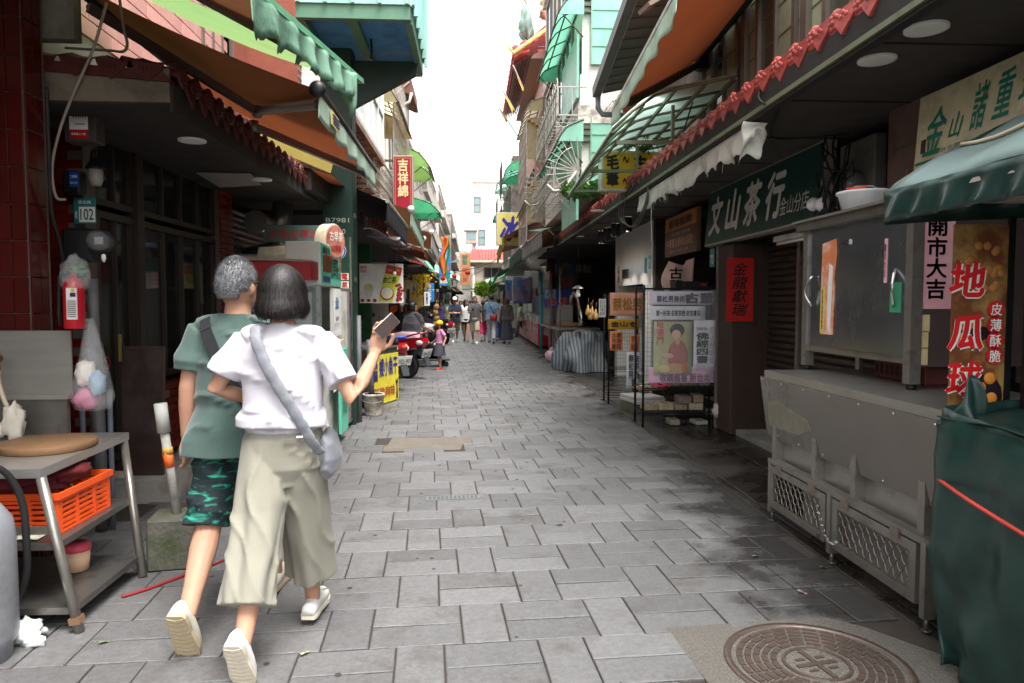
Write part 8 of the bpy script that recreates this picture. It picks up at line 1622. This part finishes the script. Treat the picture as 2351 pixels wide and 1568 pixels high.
# ---------------------------------------------------------------- scooters, people further up, crowd
def scooter(label, loc, rz, body, seat, plate=None, accent=None, tail=(170, 16, 24), extra=None):
    """parked scooter; local +x is forward, local +y its left side"""
    t = thing('scooter', label, 'scooter', loc, rz); bm = flat(body, .22, coat=.6, var=.05); dk = flat((34, 34, 36), .5)
    for x, y in ((-.62, 0), (.64, 0)):
        wh = MB().lathe([(.165, -.05), (.215, -.058), (.24, -.04), (.248, 0), (.24, .04), (.215, .058), (.165, .05)], 30, (x, y, .248), 'y', cap=False).build('wheel', 'rubber', t)
        MB().lathe([(.0, .02), (.05, .035), (.06, .03), (.145, .02), (.168, .05), (.168, -.05), (.145, -.02), (0, -.03)], 24, (x, y, .248), 'y', cap=False).build('rim', flat((70, 70, 72), .4, metal=.5), wh)
        b = MB(); [b.bar((x + .05 * math.cos(a), 0, .248 + .05 * math.sin(a)), (x + .16 * math.cos(a), 0, .248 + .16 * math.sin(a)), .035, .03, (0, 1, 0)) for a in [k * 1.2566 for k in range(5)]]; b.build('spokes', flat((60, 60, 62), .4, metal=.5), wh)
    eng = MB(); limb(eng, [(-.66, .09, .25), (-.45, .10, .28), (-.2, .08, .30), (-.08, .06, .32)], [(.05, .075), (.06, .10), (.06, .09), (.05, .06)], 14); eng.build('engine_case', flat((58, 58, 60), .5, metal=.3), t)
    MB().cbox(-.62, -.30, .055, .16, .37, .50, .03).build('air_box', dk, t)
    MB().tube([(-.70, .13, .30), (-.66, .125, .58)], .016, 8).build('shock_absorber', 'steel_frame', t); b = MB(); [b.lathe([(.030, -.006), (.036, 0), (.030, .006)], 12, (-.695 + .0035 * k, .128, .36 + .022 * k), cap=False) for k in range(9)]; b.build('spring', flat((176, 30, 26), .4), t)
    MB().tube([(-.30, -.12, .20), (-.55, -.15, .26), (-.95, -.15, .34)], [.025, .055, .05], 12).build('exhaust', 'steel_dark', t)
    for sd in (1, -1):
        p = [(-1.0, .80), (-.93, .62), (-.72, .55), (-.45, .50), (-.15, .36), (.0, .34), (.02, .48), (-.1, .62), (-.3, .70), (-.7, .78)]
        MB().add([(x, sd * (.145 - .05 * max(0, -x - .5)), z) for x, z in p] + [(x, sd * (.05), z) for x, z in p], [tuple(range(10)) if sd < 0 else tuple(range(9, -1, -1))] + [(i, (i + 1) % 10, (i + 1) % 10 + 10, i + 10) for i in range(10)]).build('side_panel', bm, t)
    MB().cbox(-.62, .35, -.12, .12, .26, .34, .03).build('footboard', dk, t); MB().cbox(-.1, .0, -.12, .12, .33, .66, .03).build('seat_base', dk, t)
    sb = MB(); limb(sb, [(-.90, 0, .80), (-.80, 0, .80), (-.5, 0, .775), (-.2, 0, .74), (-.04, 0, .72)], [(.03, .07), (.045, .10), (.05, .125), (.048, .11), (.02, .06)], 16); o = sb.build('seat', seat, t)
    b = MB(); b.tube([(-.62, .12, .80), (-.88, .13, .86), (-1.05, .06, .89), (-1.05, -.06, .89), (-.88, -.13, .86), (-.62, -.12, .80)], .016, 8); b.build('grab_rail', bm if accent is None else flat(accent, .3), t)
    MB().prism([(-1.03, .80), (-1.06, .72), (-1.0, .62), (-.90, .63), (-.90, .78)], -.085, .085, 'xz').build('tail_light', flat(tail, .15, coat=.5), t)
    for sd in (1, -1): MB().ball((-.97, sd * .115, .70), (.08, .03, .05), 10, 6).build('indicator', flat((200, 196, 190), .15), t)
    MB().prism([(-.90, .62), (-1.0, .60), (-1.06, .42), (-1.12, .26), (-1.09, .25), (-1.0, .42), (-.86, .52)], -.07, .07, 'xz').build('rear_mudguard', flat((64, 66, 70), .5), t)
    if accent: MB().lathe([(.275, -.06), (.285, 0), (.275, .06)], 18, (-.62, 0, .248), 'y', arc=.35, cap=False).build('wheel_hugger', flat((206, 160, 30), .4), t)
    if plate:
        q = MB().cbox(-.15, .15, 0, .004, -.085, .085, .002); M = Matrix.Translation((-1.075, 0, .50)) @ Matrix.Rotation(R(-20), 4, 'Y') @ Matrix.Rotation(-math.pi / 2, 4, 'Z'); po = q.xf(M).build('number_plate', 'paper', t); vs, fs = textmesh(plate, .01); x0, x1 = min(v.x for v in vs), max(v.x for v in vs); z0, z1 = min(v.y for v in vs), max(v.y for v in vs)
        MB().add([M @ V(((v.x - (x0 + x1) / 2) / (x1 - x0) * .26, -.003, (v.y - (z0 + z1) / 2) / (z1 - z0) * .085 - .01)) for v in vs], fs).build('lettering', 'ink', po)
    MB().prism([(.28, .34), (.40, .34), (.62, .95), (.50, .98), (.42, .80)], -.17, .17, 'xz').build('leg_shield', bm, t); MB().tube([(.64, .06, .25), (.52, .05, .75)], .022, 8).tube([(.64, -.06, .25), (.52, -.05, .75)], .022, 8).build('fork', 'steel_dark', t)
    MB().prism([(.40, .52), (.86, .52), (.88, .47), (.64, .50), (.42, .48)], -.06, .06, 'xz').build('front_mudguard', bm, t); MB().ball((.50, 0, .98), (.12, .13, .08), 14, 8).build('headset', bm, t)
    MB().tube([(.40, .33, 1.0), (.46, .1, 1.0), (.46, -.1, 1.0), (.40, -.33, 1.0)], .016, 8).build('handlebar', 'black_plastic', t)
    for sd in (1, -1): MB().tube([(.45, sd * .2, 1.0), (.43, sd * .28, 1.18)], .006, 6).ball((.43, sd * .30, 1.21), (.02, .07, .045), 10, 6).build('mirror', 'black_plastic', t)
    MB().bar((-.25, .14, .25), (-.30, .22, .0), .02).build('side_stand', 'black_metal', t)
    return t
fl_ = mat('seat_pink', (214, 184, 190), .5, 0, .05, 4, dirt=(190, 120, 130), damt=.3, dscale=9)
scooter('dark scooter with blue grab rail and yellow wheel arch, nearest at left', V((-1.87, 12.5, 0)), R(135), (40, 42, 46), flat((40, 40, 42), .5), 'WDL-9931', (30, 90, 200))
t = scooter('red scooter with pale pink seat cover and white number plate', V((-1.78, 14.05, 0)), R(150), (138, 18, 30), 'seat_pink', 'MAA-2532'); text(t, '炫酷', -.45, -.14, .62, .25, .07, flat((206, 190, 180), .4), .02)
scooter('black scooter with red tail and top box parked beyond the girl', V((-1.25, 25.6, 0)), R(120), (30, 30, 34), flat((30, 30, 32), .5), '2035-DK')
scooter('grey scooter standing among the goods at far left', V((-1.7, 27.6, 0)), R(60), (120, 124, 128), flat((30, 30, 32), .5))
t = thing('rubbish_dolly', 'flat dolly loaded with black rubbish bags behind the girl', 'dolly', V((-1.05, 16.4, 0)), R(10)); cbox(-.45, .5, -.3, .3, .14, .18, .01).build('platform', 'black_metal', t)
for x in (-.38, .42):
    for y in (-.24, .24): MB().lathe([(.06, -.02), (.06, .02)], 16, (x, y, .06), 'y').build('castor', 'rubber', t)
for k, (x, z, r_) in enumerate(((-.2, .38, .27), (.15, .40, .26), (-.05, .66, .24))): crumple((x, 0, z), (r_, r_ * .9, r_ * .85), flat((26, 26, 28), .25), 'black_bag', t, k + 3, .22)
crumple((-.1, 0, .88), (.28, .2, .12), flat((214, 216, 220), .3), 'white_bag', t, 8, .3)
K = dict(vox=.020)
j = human('woman in loose dark grey tee standing by the scooters', (-1.27, 14.95, 0), R(-35), 1.50, 1.32, legs=((4, 2), (-3, 4)), arms=((14, 50, 6), (16, 55, 6)), lean=4, turn=45, top=((62, 60, 64), 'short'), bottom=((40, 40, 44), 'trousers'), hair=((22, 20, 20), 'bun'), hem=.72, vox=.014, folds=.004)
human('smiling girl in black tee behind the scooters', (-1.53, 15.7, 0), R(165), 1.52, legs=((2, 2), (-2, 2)), arms=((10, 20, 8), (40, 60, 8)), top=((26, 26, 28), 'short'), bottom=((50, 50, 56), 'trousers'), hair=((20, 18, 18), 'long'), vox=.016)
g = human('small girl in pink tee, grey skirt and yellow helmet', (-.70, 15.4, 0), R(120), 1.06, .98, legs=((2, 2), (-2, 2)), arms=((-22, 60, 26, -20), (-20, 60, 26, -20)), lean=0, turn=-40, top=((206, 132, 170), 'short'), bottom=((78, 80, 88), 'skirt'), shoes=(200, 60, 50), hair=((24, 20, 20), 'long'), vox=.012, hem=.92)
b = MB().lathe([(.10, 0), (.122, .0), (.126, .05), (.11, .10), (.07, .145), (0, .16)], 22, (0, -.005, .02)); b.v = [V((p.x * 1.05, p.y * 1.2, p.z)) for p in b.v]; b.xf(g['RtS']).build('helmet', flat((232, 172, 30), .3, coat=.4), g['P']); MB().tube([(-.085, .01, .02), (-.06, .05, -.11), (.06, .05, -.11), (.085, .01, .02)], .005, 5).xf(g['RtS']).build('chin_strap', 'cable', g['P'])
F, B = R(180), 0
W1 = ((16, 6), (-16, 20, 25)); W2 = ((-16, 20, 25), (16, 6)); AR = ((10, 15, 6), (-14, 12, 6))
j = human('man in charcoal tee and beige shorts carrying a blue cup', (.10, 25.2, 0), F, 1.74, 1.04, W1, ((-6, 10, 8), (12, 100, 8, 30)), 1, -15, ((84, 78, 80), 'short'), ((180, 172, 150), 'shorts'), (214, 212, 208), ((60, 36, 30), 'short'), **K); c = MW[j['P'].name] @ (j['S'] @ (j['armR'][3] + V((0, .05, .02))))
t = thing('drink_cup', 'blue takeaway cup held by the man in charcoal tee', 'cup', c); MB().lathe([(.03, -.06), (.042, .07), (.044, .075), (0, .075)], 16).build('cup', flat((60, 130, 180), .3), t); MB().tube([(0, 0, .07), (.02, 0, .15)], .004, 5).build('straw', flat((60, 80, 90), .4), t)
human('man in navy tee, khaki shorts and white cap', (-.63, 26.3, 0), F, 1.70, 1.08, W2, ((14, 85, 6, 50), (12, 80, 6, 50)), 1, 0, ((30, 36, 58), 'short'), ((108, 100, 80), 'shorts'), (196, 196, 200), ((24, 22, 22), 'cap'), **K)
human('woman in loose white shirt and black shorts walking towards the camera', (-.22, 26.4, 0), F, 1.62, 1.0, W1, AR, 1, -40, ((206, 204, 200), 'long'), ((26, 26, 28), 'mini'), (90, 60, 50), ((40, 28, 24), 'long'), **K)
human('person in dark vest and magenta trousers behind the charcoal man', (.42, 27.0, 0), B, 1.60, 1.0, W2, AR, 1, 0, ((40, 38, 42), 'none'), ((190, 30, 90), 'crop'), (110, 60, 50), ((60, 40, 36), 'short'), face=False, **K)
j = human('man in blue tee and grey trousers with red hip bag, seen from behind', (.70, 25.6, 0), B, 1.80, 1.05, W1, AR, 1, 0, ((92, 122, 146), 'short'), ((168, 168, 172), 'trousers'), (60, 60, 62), ((30, 28, 28), 'short'), face=False, **K)
strap(j, 'bag_strap', [(-.10, -.06, 1.42), (-.05, -.135, 1.28), (.06, -.145, 1.1), (.15, -.13, .96)], .025, flat((50, 54, 70), .7)); cbox(-.06, .17, -.25, -.13, .80, 1.0, .035).xf(j['S']).build('hip_bag', flat((150, 26, 40), .6), j['P']); cbox(-.03, .14, -.28, -.25, .82, .92, .015).xf(j['S']).build('bag_pocket', flat((130, 22, 36), .6), j['P'])
human('man in light grey tee and jeans behind the red hip bag', (1.02, 27.4, 0), B, 1.70, 1.0, W2, AR, 1, 0, ((140, 142, 146), 'short'), ((64, 82, 116), 'trousers'), (40, 36, 40), ((24, 22, 22), 'short'), face=False, **K)
j = human('woman in dark long-sleeved top and ankle-length skirt', (1.22, 25.0, 0), R(12), 1.66, 1.0, ((8, 2), (-8, 6)), AR, 1, -50, ((66, 62, 64), 'long'), ((58, 58, 68), 'maxi'), (60, 60, 50), ((84, 48, 36), 'bun'), hem=.86, **K); strap(j, 'bag_strap', [(.10, -.06, 1.42), (.05, -.135, 1.28), (-.06, -.145, 1.1), (-.15, -.13, .96)], .015, flat((130, 100, 60), .7))
for k, (lab, x, y, rz_, h, tc_, bc, ht) in enumerate((('woman in purple tee with shoulder strap in the crowd', -1.32, 31, F, 1.58, (96, 84, 150), (40, 40, 50), 'bob'), ('man in light blue shirt in the crowd', -1.10, 34, F, 1.70, (150, 186, 220), (60, 60, 66), 'short'), ('woman in olive yellow top in the crowd', -.92, 30.2, F, 1.58, (168, 172, 110), (150, 134, 110), 'short'), ('stall keeper in green patterned top behind the red counters', 2.0, 29.5, R(100), 1.55, (130, 150, 110), (60, 60, 60), 'bob'), ('person in magenta jacket in the far crowd', -.35, 33, F, 1.60, (190, 50, 110), (50, 50, 56), 'short'), ('person in white tee in the far crowd', -.6, 38, F, 1.62, (210, 206, 204), (70, 70, 90), 'bob'), ('person in navy shirt in the far crowd', -.95, 40, F, 1.70, (40, 46, 80), (60, 56, 50), 'short'), ('person in black tee in the far crowd', -.1, 42, B, 1.66, (34, 34, 38), (80, 80, 90), 'short'), ('person in red tee in the far crowd', .25, 38, F, 1.60, (170, 50, 50), (60, 60, 66), 'short'), ('person in pale blue tee at the right of the far crowd', .72, 34, F, 1.66, (150, 176, 196), (90, 90, 100), 'short'), ('person in green tee at the far end of the crowd', .1, 48, F, 1.64, (90, 140, 90), (60, 60, 66), 'bob'), ('person in pink top carrying bags by the left stalls', -1.45, 36, F, 1.55, (214, 130, 160), (90, 80, 90), 'bob'), ('person in grey tee at the far end of the crowd', -.45, 50, B, 1.66, (130, 130, 134), (50, 50, 56), 'short'))):
    human(lab, (x, y, 0), rz_ + R(rnd.uniform(-12, 12)), h, 1.04, W1 if k % 2 else W2, AR, 1, 0, (tc_, 'short'), (bc, 'trousers'), (40, 40, 40), ((26, 22, 22), ht), vox=.028)
# litter on the paving
for k, (x, y, c_, lab) in enumerate(((1842, 1360, (190, 140, 150), 'pink and white paper scrap on the wet gutter slabs'), (1735, 1277, (110, 120, 140), 'short blue thread on the wet paving'), (1285, 1205, (120, 70, 56), 'small brown dead leaf in the middle of the paving'), (1890, 1303, (64, 88, 50), 'green leaf fallen under the steel cart'), (240, 1475, (90, 120, 70), 'tiny green leaf scrap at lower left of the paving'), (700, 1500, (190, 170, 140), 'pale dead leaf on the paving by the woman\'s feet'))):
    p = PZ(x, y, .004); o = MB().grid(lambda u, v: V((-.022 + .044 * u, (-.010 + .024 * v) * math.sin(.4 + 2.4 * u), .006 * math.sin(u * 4 + v * 2) + .003)), 6, 3, th=.0015).build('litter', flat(c_, .7)); o.location = p; o.rotation_euler = (0, 0, [-.7, .3, .2, 0, .6, 1][k]); tag(o, lab, 'litter')
